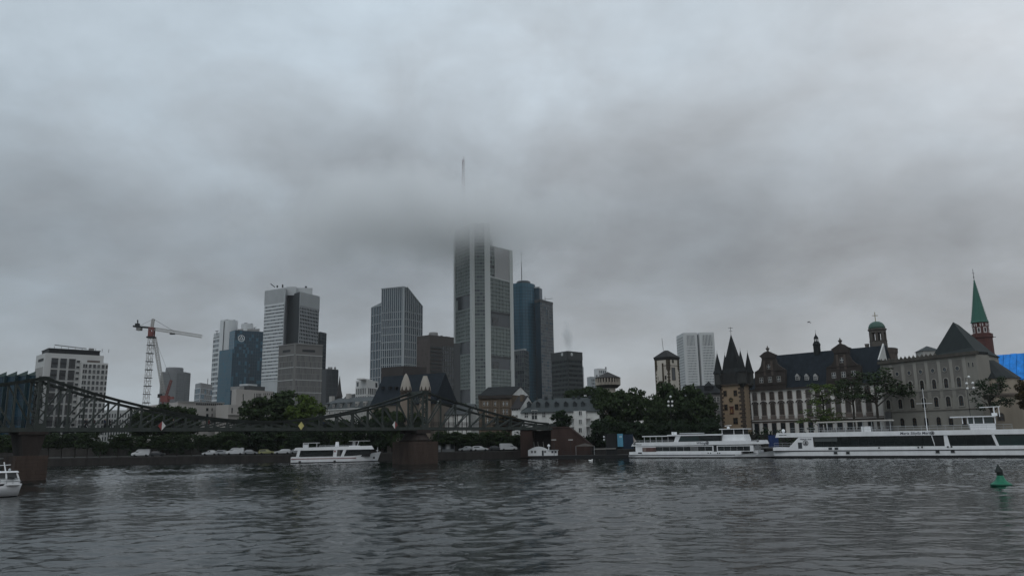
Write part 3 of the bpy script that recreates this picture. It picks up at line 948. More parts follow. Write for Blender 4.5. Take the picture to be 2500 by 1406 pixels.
# --- silver tower far left with blue glass tower in front
t = thing('silver_tower', 'pale silver banded tower with round stair drums on its roof, behind blue glass', 'skyscraper', (-440, 1150, TZ))
l, c, r = P(522, 812, 1165), P(548, 812, 1140), P(634, 812, 1165)
zt = P(522, 811, 1150).z
MB().prism(quadfoot(l, c, r), TZ, zt).build('tower_body', [ALU], t)
F1, F2 = Fr(l, c), Fr(c, r)
curtain(t, F1, .5, F1.L - .5, TZ, zt - 9, 6, 22, .2, 2.6, .5, ALU, [GREYG, glass('silver_band_glass', (.2, .23, .25), .25)], bm2=ALUB, bdep=1.2)
MB().box(F1, .3, F1.L * .7, .02, .4, zt - 8, zt - 6.5).build('louvre_slot', [IRON], t)
for px0, px1, py, Y in ((539, 580, 784, 1150), (590, 618, 792, 1150)):
    a, b = P(px0, py, Y), P(px1, py, Y)
    MB().lathe((a.x + b.x) / 2, Y, [((b.x - a.x) / 2, TZ + 100), ((b.x - a.x) / 2, a.z)], 20).build('stair_drum', [ALUB], t)
a = P(547, 784, 1136)
MB().tube((a.x, 1137, 100), (a.x, 1137, a.z), .5, 4).build('drum_joint', [IRON], t)
m = MB()
for px, py in ((553, 781), (570, 782), (530, 808), (600, 789), (612, 791), (622, 800), (628, 804)):
    q = P(px, py, 1150); m.bar((q.x, 1150, q.z - 6), q, .9, .7, (0, 1, 0)); m.bar((q.x - 2.5, 1150, q.z), (q.x + 2.5, 1150, q.z + .5), .7, .7, (0, 1, 0))
m.build('roof_aerials', [IRON], t)['kind'] = 'stuff'
MB().prism([V2(P(580, 800, 1142)), V2(P(634, 803, 1142)), V2(P(634, 803, 1170)), V2(P(580, 803, 1170))], zt - 10, P(600, 803, 1142).z).build('roof_plant', [CONC], t)

t = thing('blue_glass_tower', 'dark blue glass double tower bearing a white triangle in a ring near the top', 'skyscraper', (-355, 990, TZ))
l, c, r = P(561, 809, 1004), P(574, 806, 990), P(643, 813, 1010)
zt = P(574, 806, 990).z
MB().prism(quadfoot(l, c, r), TZ, zt).build('tall_block', [BLUEG2], t)
F1, F2 = Fr(l, c), Fr(c, r)
DBAR = mat('blue_glazing_bar', (.015, .04, .06), .4)
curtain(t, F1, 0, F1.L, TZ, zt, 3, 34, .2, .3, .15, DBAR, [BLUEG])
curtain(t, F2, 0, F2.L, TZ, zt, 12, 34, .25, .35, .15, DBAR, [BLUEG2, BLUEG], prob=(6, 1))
l2, c2, r2 = P(536, 856, 985), P(568, 852, 968), P(609, 855, 980)
z2 = P(568, 852, 968).z
MB().prism(quadfoot(l2, c2, r2), TZ, z2).build('low_block', [BLUEG], t)
G1, G2 = Fr(l2, c2), Fr(c2, r2)
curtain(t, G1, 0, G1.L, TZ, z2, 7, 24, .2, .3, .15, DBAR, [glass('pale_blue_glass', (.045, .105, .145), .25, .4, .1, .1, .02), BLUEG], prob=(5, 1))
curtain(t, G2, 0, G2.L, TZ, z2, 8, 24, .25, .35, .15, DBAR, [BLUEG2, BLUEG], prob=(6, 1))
u, z = F2.hit(589, 826)
m = MB()
EM = mat('emblem_white', (.7, .72, .72), .4)
for k in range(24):
    a0, a1 = 2 * math.pi * k / 24, 2 * math.pi * (k + 1) / 24
    m.poly([F2.p(u + rr * math.sin(a), .7, z + rr * math.cos(a)) for rr, a in ((4.3, a0), (4.3, a1), (3.6, a1), (3.6, a0))])
for k in range(3):
    a0, a1 = 2 * math.pi * k / 3, 2 * math.pi * (k + 1) / 3
    m.poly([F2.p(u + rr * math.sin(a), .7, z + rr * math.cos(a)) for rr, a in ((3.4, a0), (3.4, a1), (2.1, a1), (2.1, a0))])
m.build('emblem', [EM], t)['kind'] = 'stuff'

# --- brown tower and dark front block
C = P(1050, 817, 700); L, R = P(1018, 822, 712), P(1108, 828, 722)
t, F1, F2, fp = tower('brown_tower', 'dark brown tower with louvred bands and a pale drum on its roof', 'office block', L, C, R, C.z, DKBROWN)
zt = C.z
m = MB()
for k in range(20):
    z = zt - 12 - k * 3.6
    m.box(F2, F2.L * .02, F2.L * .48, .02, .8, z, z + 1.6)
m.build('louvre_bands', [mat('louvre_dark', (.022, .024, .024), .6)], t)['kind'] = 'stuff'
curtain(t, F2, F2.L * .5, F2.L, TZ, zt - 9, 5, 24, .3, .9, .4, mat('brown_green_panel', (.045, .048, .045), .7), [G_MID, G_DARK])
curtain(t, F1, 0, F1.L, TZ, zt - 4, 8, 24, .3, .8, .25, mat('warm_brown_panel', (.068, .055, .050), .7, .08), [MATS['warm_brown_panel'], DKBROWN], prob=(4, 1))
a, b = P(1043, 812, 712), P(1066, 812, 712)
MB().lathe((a.x + b.x) / 2, 725, [((b.x - a.x) / 2, zt - 1), ((b.x - a.x) / 2, P(1050, 809, 712).z), ((b.x - a.x) / 2 * .8, P(1050, 807, 712).z)], 18).build('roof_drum', [CONC], t)
m = MB()
for px, py in ((1078, 822), (1090, 824), (1096, 825)):
    q = P(px, py, 722); m.bar((q.x, 722, zt - 3), (q.x, 722, q.z + 1), 3, 2, (0, 1, 0))
m.build('roof_plant', [DKGREY], t)['kind'] = 'stuff'
MB().box(Fr(R, R + Vector((5, 1, 0))), 0, 6, -18, 0, TZ, P(1110, 838, 722).z).build('side_shaft', [DKGREY], t)

C = P(985, 893, 452); L, R = P(931, 898, 462), P(1041, 899, 464)
t, F1, F2, fp = tower('dark_brick_block', 'low dark brown block right behind the church cones', 'office block', L, C, R, C.z, mat('dark_brick', (.040, .034, .032), .85, .15, .1))
for F in (F1, F2):
    curtain(t, F, 1, F.L - 1, TZ, C.z - 5, 12, 7, .5, 1.2, .3, MATS['dark_brick'], [G_DARK, G_MID])

# --- short dark tower with two octagon emblems
C = P(1386, 857, 600); L, R = P(1347, 861, 616), P(1420, 865, 612)
t, F1, F2, fp = tower('dark_banded_tower', 'dark grey banded tower with small square emblems and a plume of steam', 'office block', L, C, R, C.z, DKGREY)
DB = mat('dark_band', (.040, .046, .046), .6, .12, .05)
for F in (F1, F2):
    curtain(t, F, 0, F.L, TZ, C.z - 6, 12, 17, .15, 1.7, .6, DB, [G_DARK, GREYG2, G_DARK], prob=(4, 2, 1))
    MB().box(F, -.2, F.L + .2, .0, .7, C.z - 6, C.z + .1).build('parapet', [mat('parapet_dark', (.035, .038, .039), .6)], t)
for F, px, py in ((F1, 1374, 865), (F2, 1394, 865)):
    u, z = F.hit(px, py)
    m = MB()
    for k in range(8):
        a0, a1 = math.pi / 8 + math.pi / 4 * k, math.pi / 8 + math.pi / 4 * (k + 1)
        m.poly([F.p(u + rr * math.cos(a), .78, z + rr * math.sin(a)) for rr, a in ((1.25, a0), (1.25, a1), (.85, a1), (.85, a0))])
    m.box(F, u - .35, u + .35, .7, .8, z - .35, z + .35)
    m.build('emblem', [EM], t)['kind'] = 'stuff'
MB().box(F2, F2.L + .3, F2.L + 1.5, -3, .3, TZ, C.z - 11).build('stair_shaft', [ALU], t)

# --- twin white towers
TW = mat('white_stone_cladding', (.50, .51, .51), .7, .04, .03)
t = thing('twin_white_tower', 'pale white twin slab tower with tall slots under its flat roof', 'skyscraper', (296, 1275, TZ))
zt = P(1690, 812, 1275).z
L0, C0, M0 = P(1651, 820, 1320), P(1668, 812, 1275), P(1701, 812, 1275)
C1, R1 = P(1707, 812, 1275), P(1743, 812, 1275)
GL = glass('hazy_glass', (.10, .12, .125), .3)
for nm, fpts in (('left_slab', [V2(L0), V2(C0), V2(M0), V2(M0) + Vector((-10, 45))]), ('right_slab', [V2(C1), V2(R1), V2(R1) + Vector((-5, 45)), V2(C1) + Vector((-5, 45))])):
    MB().prism(fpts, TZ, zt).build(nm, [TW], t)
MB().prism([V2(M0) + Vector((-1, 6)), V2(C1) + Vector((1, 6)), V2(C1) + Vector((1, 30)), V2(M0) + Vector((-1, 30))], TZ, zt - 3).build('joint', [GREYG2], t)
for F in (Fr(C0, M0), Fr(C1, R1)):
    e = 3.2
    za = zt - 22
    curtain(t, F, e, F.L - e * .7, za, zt - 4, 8, 1, 1.2, 0, .6, TW, [GREYG2])
    curtain(t, F, e, F.L - e * .7, TZ, za - 1, 8, 34, 1.0, 1.7, .6, TW, [GL, GREYG], bdep=.9)
F = Fr(L0, C0)
curtain(t, F, 1, F.L - 3, TZ, zt - 5, 6, 36, .2, 2.2, .4, TW, [GL])

# --- hazy far towers
HZ = mat('far_grey_concrete', (.17, .175, .18), .8, .06, .03)
t = thing('grey_tower', 'plain grey tower with chamfered corners and a drum top beside the cranes', 'skyscraper', (-480, 1050, TZ))
zt = P(430, 908, 1050).z
x0, x1 = P(399, 930, 1060).x, P(457, 930, 1060).x
cx = (x0 + x1) / 2; hw = (x1 - x0) / 2
oct_ = [(cx + hw * a, 1060 + hw * b) for a, b in ((-.72, -1), (.5, -1), (1, -.5), (1, .6), (.6, 1), (-.6, 1), (-1, .6), (-1, -.6))]
MB().prism(oct_, TZ, zt).build('tower_body', [HZ], t)
MB().lathe(cx - 2, 1060, [(hw * .7, zt), (hw * .7, P(430, 897, 1050).z - 1), (hw * .66, P(430, 896, 1050).z)], 20).build('roof_drum', [HZ], t)
for i in range(len(oct_) - 5):
    A, B = Vector(oct_[i]), Vector(oct_[i + 1])
    F = Fr(A, B)
    curtain(t, F, .3, F.L - .3, TZ, zt - 2, max(2, int(F.L / 3)), 30, .5, 1.2, .3, HZ, [glass('far_glass', (.12, .13, .135), .4)])
C = P(490, 934, 760); L, R = P(477, 935, 775), P(519, 930, 790)
t, F1, F2, fp = tower('blue_banded_block', 'small blue grey block with white storey lines left of the silver tower', 'office block', L, C, R, C.z, GREYG2)
for F in (F1, F2):
    curtain(t, F, 0, F.L, TZ, C.z - 5, 6, 10, .1, .8, .3, ALU, [BLUEG, GREYG2])
q = P(498, 922, 770)
MB().tube((q.x, 780, C.z), (q.x, 780, q.z), .3, 4).build('aerial', [IRON], t)
for px0, px1, py, Y, m_, lab in ((1433, 1459, 919, 1250, 'far_pale_panel', 'low pale grey block far behind the half timbered watch tower'), (1450, 1481, 899, 1500, 'far_white_panel', 'faint white block farthest behind the half timbered watch tower')):
    mm = mat(m_, (.30, .32, .33) if 'grey' in lab else (.55, .55, .55), .7, .06, .03)
    C = P((px0 * 2 + px1) / 3, py, Y); L, R = P(px0, py + 3, Y + 15), P(px1, py, Y + 12)
    t, F1, F2, fp = tower('far_block', lab, 'office block', L, C, R, C.z, mm)
    curtain(t, F2, 1, F2.L - 1, TZ, C.z - 3, 4, 18, 1.0, 1.6, .4, mm, [GREYG])
    q = P(px1 - 2, py - 1, Y + 10)
    MB().bar((q.x, Y + 10, C.z), (q.x, Y + 10, q.z + 2), 2.5, 2.5, (0, 1, 0)).build('roof_plant', [HZ], t)

# ------------------------------------------------------------------ tower cranes
def lattice(m, p, q, wd, n, r):
    p, q = Vector(p), Vector(q)
    d = (q - p).normalized()
    a = Vector((0, 1, 0)) if abs(d.y) < .9 else Vector((1, 0, 0))
    a = (a - d * a.dot(d)).normalized(); b = d.cross(a)
    cs = [(a * sx + b * sy) * wd / 2 for sx, sy in ((-1, -1), (1, -1), (1, 1), (-1, 1))]
    for c in cs: m.tube(p + c, q + c, r, 4)
    for k in range(n):
        p0, p1 = p + (q - p) * k / n, p + (q - p) * (k + 1) / n
        for i in range(4):
            m.tube(p0 + cs[i], p1 + cs[(i + 1) % 4], r * .7, 3)
            m.tube(p1 + cs[i], p1 + cs[(i + 1) % 4], r * .8, 3)
CR = mat('crane_galvanised', (.34, .33, .31), .6, .2, .2); CRR = mat('crane_red', (.17, .055, .05), .6, .2, .2)
Yc = 420
def cp(px, py): return P(px, py, Yc)
t = thing('tower_crane', 'tall tower crane with long jib and red cab section rising over the rooftops', 'crane', cp(358, 990))
m = MB(); lattice(m, (cp(355, 990).x, Yc, TZ + 8), (cp(356.5, 985).x + .2, Yc, cp(364, 824).z), 2.3, 17, .12); m.build('mast', [CR], t)
m = MB(); xm = cp(356.5, 985).x + .2
for k in range(11):
    z = TZ + 14 + k * (cp(364, 824).z - TZ - 14) / 10
    m.box(Fr((xm - 1.6, Yc), (xm + 1.6, Yc)), 0, 3.2, -1.5, 1.5, z, z + .3)
m.build('mast_platforms', [IRON], t)['kind'] = 'stuff'
z0, z1 = cp(364, 824).z, cp(365, 805).z
MB().box(Fr((xm - 1.9, Yc), (xm + 1.9, Yc)), 0, 3.8, -1.8, 1.8, z0 - .3, z0 + .5).build('slewing_ring', [IRON], t)
m = MB(); lattice(m, (xm, Yc, z0 + .5), (xm, Yc, z1 + 1), 2.2, 2, .4); m.box(Fr((xm - 1.0, Yc - 1.2), (xm + 1.0, Yc - 1.2)), 0, 2.0, -1, .6, z0 + .6, z0 + 3); m.build('cab_section', [CRR], t)
zc2 = cp(365, 801).z
ap = cp(366.5, 779)
m = MB(); lattice(m, (xm, Yc, z1 + 1), (xm + .4, Yc, ap.z), 1.1, 5, .14); m.build('apex', [CR], t)
je = cp(487, 822); ce = cp(328, 797)
m = MB(); lattice(m, (xm + 1, Yc, zc2 - .4), (je.x, Yc + 3, je.z + .6), 1.5, 26, .10); m.build('jib', [CR], t)
m = MB(); m.bar((xm - 1, Yc, zc2 + .2), (ce.x, Yc - 1, ce.z), 1.6, .9, (0, 1, 0)); m.build('counter_jib', [IRON], t)
q = cp(340, 804)
m = MB().box(Fr((q.x - 1.2, Yc), (q.x + 1.2, Yc)), 0, 2.4, -1.2, 1.2, q.z - .6, ce.z); m.build('counterweight', [CONC], t)
q = cp(336, 781)
m = MB().bar((q.x + .5, Yc, ce.z), (q.x, Yc, q.z), .5, .5, (0, 1, 0)).box(Fr((q.x - .8, Yc), (q.x + 1.0, Yc)), 0, 1.8, -1, 1, ce.z + .3, ce.z + 1.6); m.build('winch_mast', [IRON], t)
m = MB().tube((xm + .4, Yc, ap.z), cp(424, 808), .09, 3).tube((xm + .4, Yc, ap.z), (ce.x + 3, Yc, ce.z + .4), .07, 3); m.build('tie_rods', [IRON], t)['kind'] = 'stuff'
q = cp(421, 815); MB().box(Fr((q.x - 1.2, Yc), (q.x + 1.2, Yc)), 0, 2.4, -.8, .8, q.z - .3, q.z + .3).build('trolley', [IRON], t)
Yc = 432
t = thing('luffing_crane', 'smaller red crane with its pale lattice jib raised almost upright beside the tall crane', 'crane', cp(402, 985))
b0 = cp(403, 972)
m = MB(); lattice(m, (b0.x, Yc, TZ + 6), (b0.x, Yc, b0.z), 2.0, 6, .2); m.build('mast', [CRR], t)
m = MB(); tp = cp(377, 823); lattice(m, (cp(399, 960).x, Yc, cp(399, 960).z), tp, 1.5, 22, .13); m.build('jib', [CR], t)
m = MB().box(Fr((b0.x - 2, Yc), (b0.x + 2, Yc)), 0, 4, -1.5, 1.5, b0.z - 2.0, b0.z + 1.4); m.bar((b0.x, Yc, b0.z), cp(424, 971), 1.4, 1.4, (0, 1, 0)); m.build('machine_deck', [CRR], t)
m = MB(); lattice(m, (cp(404, 970).x, Yc, b0.z), cp(418, 928), .9, 6, .16); m.build('a_frame', [CRR], t)
q = cp(391, 966); MB().box(Fr((q.x - 1, Yc - 1), (q.x + 1, Yc - 1)), 0, 2, -1.4, 0, q.z - 1, q.z + 1).build('cab', [IRON], t)
MB().tube(cp(418, 928), tp, .06, 3).build('hoist_rope', [IRON], t)
q = cp(373, 825); MB().bar(tp, q, .6, .5, (0, 1, 0)).build('jib_head', [CR], t)
# ------------------------------------------------------------------ buildings on the far bank, left
OFFW = mat('white_stone_facade', (.50, .50, .49), .8, .06, .15)
def frame_part(t, F, name, mats, boxes, stuff=False):
    m = MB()
    for b in boxes: m.box(F, *b)
    o = m.build(name, mats, t)
    if stuff: o['kind'] = 'stuff'
    return o
# white office block with two storey windows
C = P(112, 861, 268); R = Pz(254, 868.5, C.z); L = P(89, 866, 277)
t = thing('white_office_block', 'white stone office block with large two storey windows and a dark penthouse strip', 'office block', (C.x, C.y, TZ))
MB().prism(quadfoot(L, C, R), TZ - .5, C.z).build('main_block', [OFFW], t)
F0, F1 = Fr(L, C), Fr(C, R)
ztop = F1.hit(130, 873.7)[1]
pitch = (F1.hit(130, 873.7)[1] - F1.hit(130, 902)[1])
hwin = F1.hit(130, 873.7)[1] - F1.hit(130, 898)[1]
cols = [(F1.hit(a, 886)[0], F1.hit(b, 886)[0]) for a, b in ((124.4, 141.6), (146.3, 162.8), (167.5, 184.2))]
us0, us1 = F1.hit(187, 886)[0], F1.hit(195, 886)[0]
for r in range(7):
    z = ztop - hwin - r * pitch
    if z < TZ: break
    for i, (a, b) in enumerate(cols):
        gm = G_DARK if i == 2 else random.choice((G_MID, G_DARK, G_MID))
        window(t, F1, (a + b) / 2, z, b - a, hwin, 0, .06, 3, 1, fm=OFFW, gm=gm, bm_=IRON, proud=.30, pane=True)
        if i < 2: frame_part(t, F1, 'spandrel_panel', [IRON], [(a + .1, b - .1, .04, .16, z + hwin * .42, z + hwin * .56)])
    for k in (0, 1):
        window(t, F1, (us0 + us1) / 2, z + k * pitch / 2 + .2, us1 - us0, pitch / 2 - 1.2, 0, .06, 1, 1, fm=OFFW, bm_=IRON, proud=.25)
for r in range(11):
    z = F0.hit(100, 888)[1] - 1.2 - r * pitch / 2
    if r == 0:
        continue
    if z < 12: break
    for k in range(5):
        window(t, F0, F0.L * (.14 + .17 * k), z, .75, 1.9, 0, .05, 1, 1, fm=OFFW, gm=G_MID, proud=.25, pane=True)
frame_part(t, F0, 'louvre_slot', [IRON], [(F0.L * .3, F0.L * .82, .02, .12, F0.hit(100, 882)[1], F0.hit(100, 876)[1])])
# dark penthouse
pa, pb = F1.hit(104, 853)[0], F1.hit(245, 866)[0]
zp = F1.hit(180, 858)[1] + .6
frame_part(t, F1, 'penthouse', [IRON], [(1.0, pb, -12, -.8, C.z - .3, zp)])
frame_part(t, F1, 'penthouse_coping', [MATS['dark_grey_cladding']], [(.8, pb + .2, -12.2, -.6, zp, zp + .25)])
m = MB().tube(F1.p(3, -3, zp + 1.7), F1.p(pb - 4, -3, zp + 1.0), .16, 4)
for k in range(9): m.tube(F1.p(3 + k * 2.2, -3, zp), F1.p(3 + k * 2.2, -3, zp + 1.2), .1, 4)
m.box(F1, pb - 3, pb - 1.6, -4, -2.5, zp, zp + 1.2)
m.build('window_cleaning_rail', [CONC], t)['kind'] = 'stuff'
# right wing
W = F1.off(2.2)
wa, wb = W.hit(199, 890)[0], W.hit(264, 890)[0]
zw = W.hit(230, 885)[1]
frame_part(t, W, 'right_wing', [OFFW], [(wa, wb, -14, 0, TZ - .5, zw)])
frame_part(t, W, 'wing_penthouse', [mat('penthouse_brown', (.10, .085, .075), .7)], [(W.hit(217, 880)[0], W.hit(247, 880)[0], -9, -1.5, zw, W.hit(232, 879)[1])])
wcols = [(W.hit(a, 895)[0], W.hit(b, 895)[0]) for a, b in ((202.5, 213), (216.8, 223.2), (227, 234), (237.4, 244.2), (248, 255), (258.3, 263))]
z_0 = W.hit(230, 898.5)[1]
wp = z_0 - W.hit(230, 911.9)[1]
for r in range(13):
    z = z_0 - r * wp
    if z < TZ + .3: break
    for i, (a, b) in enumerate(wcols):
        window(t, W, (a + b) / 2, z, b - a, wp * .66, 0, .05, 2 if i == 0 else 1, 1, fm=OFFW, gm=random.choice((G_MID, G_DARK, G_MID, G_BLIND)), bm_=OFFW, proud=.22)
# low white office right of it
C = P(238, 1003, 300); R = P(332, 1003, 305); L = P(228, 1003, 306)
t, Fa, F, fp = tower('low_white_block', 'low white gridded block half hidden by quay trees right of the white office block', 'office block', L, C, R, P(280, 1000, 300).z, OFFW)
curtain(t, F, .2, F.L - .2, TZ, P(280, 1003, 300).z - .6, 14, 6, .5, .7, .3, OFFW, [G_DARK, G_MID], bdep=.9)
# blue glass building with a sawtooth roof at the left edge
A, B = P(-150, 915, 262), P(88, 915, 250)
F = Fr(A, B)
zt = F.hit(60, 917)[1]
t = thing('sawtooth_glass_hall', 'dark blue glass building with vertical fins and a sawtooth roof at the left edge', 'office block', F.p(F.L / 2, -8, TZ))
TEAL = glass('dark_teal_glass', (.008, .026, .042), .25, .25, 0)
BR_ = V2(F.p(F.L, 0, 0)) * 1.085
MB().prism([F.p(0, 0, 0), F.p(F.L, 0, 0), BR_, F.p(0, -22, 0)], TZ - .5, zt).build('glass_body', [TEAL], t)
curtain(t, F, 0, F.L, TZ, zt, 15, 9, .08, .12, .1, DBAR, [TEAL, BLUEG2, glass('hall_glass', (.012, .035, .05), .25, .25, 0)], prob=(4, 3, 2))
fl = [F.hit(px, 960)[0] for px in (-90, -64, -38, -12, 13.5, 40, 66)]
for u in fl:
    MB().box(F, u - .12, u + .12, .05, 1.1, TZ, zt + .3).build('glass_fin', [mat('pale_teal_fin', (.028, .055, .062), .4, .1, .3, .2)], t)
edges = [F.hit(px, 905)[0] for px in (-88, -62, -34, -7, 18.5, 44, 70)] + [F.L]
for a, b in zip(edges[:-1], edges[1:]):
    d = (b - a) / (edges[1] - edges[0])
    za_, zb_ = zt + .35, zt + .35 + 1.3 * d
    fa, fb = F.p(a, .2, 0), F.p(b, .2, 0)
    ba, bb = fa * 1.075, fb * 1.075
    n = [Vector((q.x, q.y, z)) for q, z in ((fa, zt), (fb, zt), (bb, zt), (ba, zt), (fa, za_), (fb, zb_), (bb, zb_), (ba, za_))]
    MB().hexa(n).build('roof_bay', [mat('teal_roof_panel', (.06, .09, .085), .6)], t)
# beige civic buildings in the middle distance
BEI = mat('beige_stone', (.34, .32, .30), .85, .08, .15)
C = P(478, 992, 335); L = P(300, 1002, 390); R = P(562, 997, 350)
z1 = P(478, 992, 335).z
t = thing('beige_flat_roof_block', 'long beige flat roofed building with a set back attic of small windows below the cranes', 'office block', (C.x, C.y, TZ))
MB().prism(quadfoot(L, C, R), TZ - .5, z1).build('main_block', [BEI], t)
F1, F2 = Fr(L, C), Fr(C, R)
for px in (503, 506.5): pass
for yy in (1000, 1014, 1028):
    for px, wd in ((505.5, 1.2), (517.3, .55), (528.7, .55), (545, .55)):
        u, z = F2.hit(px, yy + 3)
        window(t, F2, u, z, wd, 1.25, 0, .06, 2, 1, fm=BEI, gm=G_DARK, bm_=IRON, proud=.12)
for yy in (1004, 1018, 1032):
    for k in range(14):
        u = F1.L * (.08 + .066 * k)
        window(t, F1, u, F1.hit(440, yy)[1], 1.5, 1.5, 0, .06, 2, 1, fm=BEI, gm=G_DARK, bm_=IRON, proud=.12)
C2 = P(435, 981, 375); L2 = P(310, 989, 430); R2 = P(546, 986, 395)
zA = P(435, 981, 375).z
MB().prism(quadfoot(L2, C2, R2), z1 - 2, zA).build('attic_storey', [BEI], t)
Fb = Fr(C2, R2)
for k in range(13):
    window(t, Fb, Fb.L * (.40 + .046 * k), Fb.hit(505, 989)[1], .9, 1.0, 0, .05, 1, 1, fm=BEI, gm=G_DARK, proud=.1)
frame_part(t, Fb, 'roof_edge', [CONC], [(-.4, Fb.L + .4, -.5, .5, zA - .2, zA + .5)])
C = P(577, 952, 350); R = P(668, 946, 372); L = P(566, 954, 356)
zC = P(577, 949, 350).z
t = thing('beige_stepped_block', 'beige stepped building with tall slit windows and grey roof plant below the silver tower', 'office block', (C.x, C.y, TZ))
MB().prism(quadfoot(L, C, R), TZ - .5, zC).build('main_block', [BEI], t)
F2 = Fr(C, R)
for yy in (967, 976):
    for px in (593.5,):
        u, z = F2.hit(px, yy + 3); window(t, F2, u, z, .6, 1.6, 0, .05, 1, 1, fm=BEI, gm=G_DARK, proud=.1)
    for px in (621, 626, 629.5, 633, 636):
        u, z = F2.hit(px, yy + 2); window(t, F2, u, z, .45, 1.7, 0, .05, 1, 1, fm=BEI, gm=G_DARK, proud=.1)
for px in (644, 648.5, 653, 657.5, 662):
    u, z = F2.hit(px, 964); window(t, F2, u, z, .5, .9, 0, .05, 1, 1, fm=BEI, gm=G_DARK, proud=.1)
frame_part(t, F2, 'roof_plant', [CONC], [(F2.hit(600, 945)[0], F2.hit(613, 945)[0], -9, -4, zC, zC + 1.6)])
frame_part(t, F2, 'roof_barrel', [MATS['dark_grey_cladding']], [(F2.hit(616, 945)[0], F2.hit(655, 945)[0], -9, -2, zC, zC + 2.1)])
frame_part(t, F2, 'barrel_top', [ALU], [(F2.hit(617, 945)[0], F2.hit(640, 945)[0], -8, -3, zC + 2.1, zC + 3.0)])
S = F2.off(7)
ua, ub = S.hit(558, 990)[0], S.hit(640, 990)[0]
zs = S.hit(570, 988)[1]
frame_part(t, S, 'front_step', [BEI], [(ua, ub, -7, 0, TZ - .5, zs)])
for px, wd in ((566, .8), (585, 1.8), (592, 1.3), (597, 1.3), (604, 1.3), (618, 1.3)):
    u, z = S.hit(px, 1008); window(t, S, u, z, wd, 2.2, 0, .06, 2, 1, fm=BEI, gm=G_DARK, bm_=IRON, proud=.1)
frame_part(t, S, 'balcony', [BEI], [(S.hit(556, 1012)[0], S.hit(600, 1012)[0], 0.02, 1.3, S.hit(570, 1013)[1], S.hit(570, 1011)[1])])
# dark pitched roofs behind the trees and small facades glimpsed between them
def gable_house(name, lab, L, C, R, ze, zr, fm, gm_, rm, z0=TZ - .3, over=.45, cat='house', hip_l=0.0):
    """eaves towards the river (L-C), ridge parallel to them, gable wall C-R"""
    t = thing(name, lab, cat, (C[0], C[1], z0))
    fp = quadfoot(L, C, R)
    MB().prism(fp, z0, ze).build('walls', [fm], t)
    a, b, c, d = [Vector((p[0], p[1], ze)) for p in fp]
    r1, r0 = (b + c) / 2, (a + d) / 2
    r1.z = r0.z = zr
    r0 = r0 + (r1 - r0) * hip_l
    nrm = Vector((r1.x - r0.x, r1.y - r0.y, 0)).normalized()
    g = MB().add([b, c, r1], [(0, 1, 2)])
    if hip_l == 0: g.add([d, a, r0], [(0, 1, 2)])
    g.build('gable', [gm_], t)
    F = Fr(L, C)
    slope = (zr - ze) / max(.1, ((b + a) / 2 - (c + d) / 2).length / 2)
    ea = Vector((F.n.x, F.n.y, -slope)) * over
    m = MB()
    th = Vector((0, 0, .22))
    e = nrm * .15
    def slab(p0, p1, p2, p3):
        m.hexa([p0, p1, p2, p3, p0 + th, p1 + th, p2 + th, p3 + th])
    eb = Vector((-F.n.x, -F.n.y, -slope)) * over
    slab(a + ea - e, b + ea + e, r1 + e, r0 - e)
    slab(c + eb + e, d + eb - e, r0 - e, r1 + e)
    if hip_l: m.poly([d + th, a + th, r0 + th])
    m.build('roof', [rm], t)
    return t, F, Fr(C, R)
def simple_house(name, lab, L, C, R, ze, zr, fm, gm_, rm, rows, ncol, wd, h, **k):
    t, Fa, Fb = gable_house(name, lab, L, C, R, ze, zr, fm, gm_, rm, **k)
    for z in rows:
        for i in range(ncol):
            window(t, Fa, Fa.L * (i + .5) / ncol, z, wd, h, 0, .12, 2, 2, fm=fm, bm_=WHITE)
    return t, Fa, Fb
# mansard house left of the church roof
C = P(906, 1000, 276); L = P(786, 1003, 292); R = Vector((C.x + 4, C.y + 12, 0))
ze = P(860, 996, 282).z
t = thing('mansard_house', 'grey mansard roofed house with dormers and pale walls left of the church roof', 'house', (C.x, C.y, TZ))
F = Fr(L, C)
MB().prism(quadfoot(L, C, R), TZ - .3, ze).build('walls', [CREAM], t)
zm = F.hit(850, 981)[1]; zrd = F.hit(850, 975)[1]
q = [F.p(-.4, .5, ze), F.p(F.L + .4, .5, ze), F.p(F.L + .4, -12.5, ze), F.p(-.4, -12.5, ze)]
q2 = [F.p(.5, -.9, zm), F.p(F.L - .5, -.9, zm), F.p(F.L - .5, -11, zm), F.p(.5, -11, zm)]
q3 = [F.p(3, -5.4, zrd + 1), F.p(F.L - 3, -5.4, zrd + 1), F.p(F.L - 3, -6.5, zrd + 1), F.p(3, -6.5, zrd + 1)]
MB().hexa(q + q2).hexa([p + Vector((0, 0, .02)) for p in q2] + q3).build('mansard_roof', [mat('grey_slate', (.055, .062, .064), .7, .25)], t)
for k in range(6):
    u = F.L * (.1 + .155 * k)
    MB().box(F, u - .75, u + .75, -1.5, .15, ze + .3, zm - .1).build('dormer', [MATS['grey_slate'] if k < 4 else CREAM], t)
    window(t, F, u, ze + .6, .9, zm - ze - 1.3, 0, .1, 2, 1, fm=CREAM, w=.16, bm_=WHITE)
for z in (ze - 2.6, ze - 5.6):
    for k in range(9): window(t, F, F.L * (.06 + .11 * k), z, .9, 1.7, 0, .12, 2, 2, fm=WHITE)
MB().box(F, -.3, F.L + .3, 0, .45, ze - .35, ze - .02).build('cornice', [WHITE], t)
for px, py in ((809, 967), (850, 961)):
    u, z = F.off(-5).hit(px, py)
    MB().box(F, u - .75, u + .75, -6, -4.6, zm, z).build('chimney', [CREAM], t)
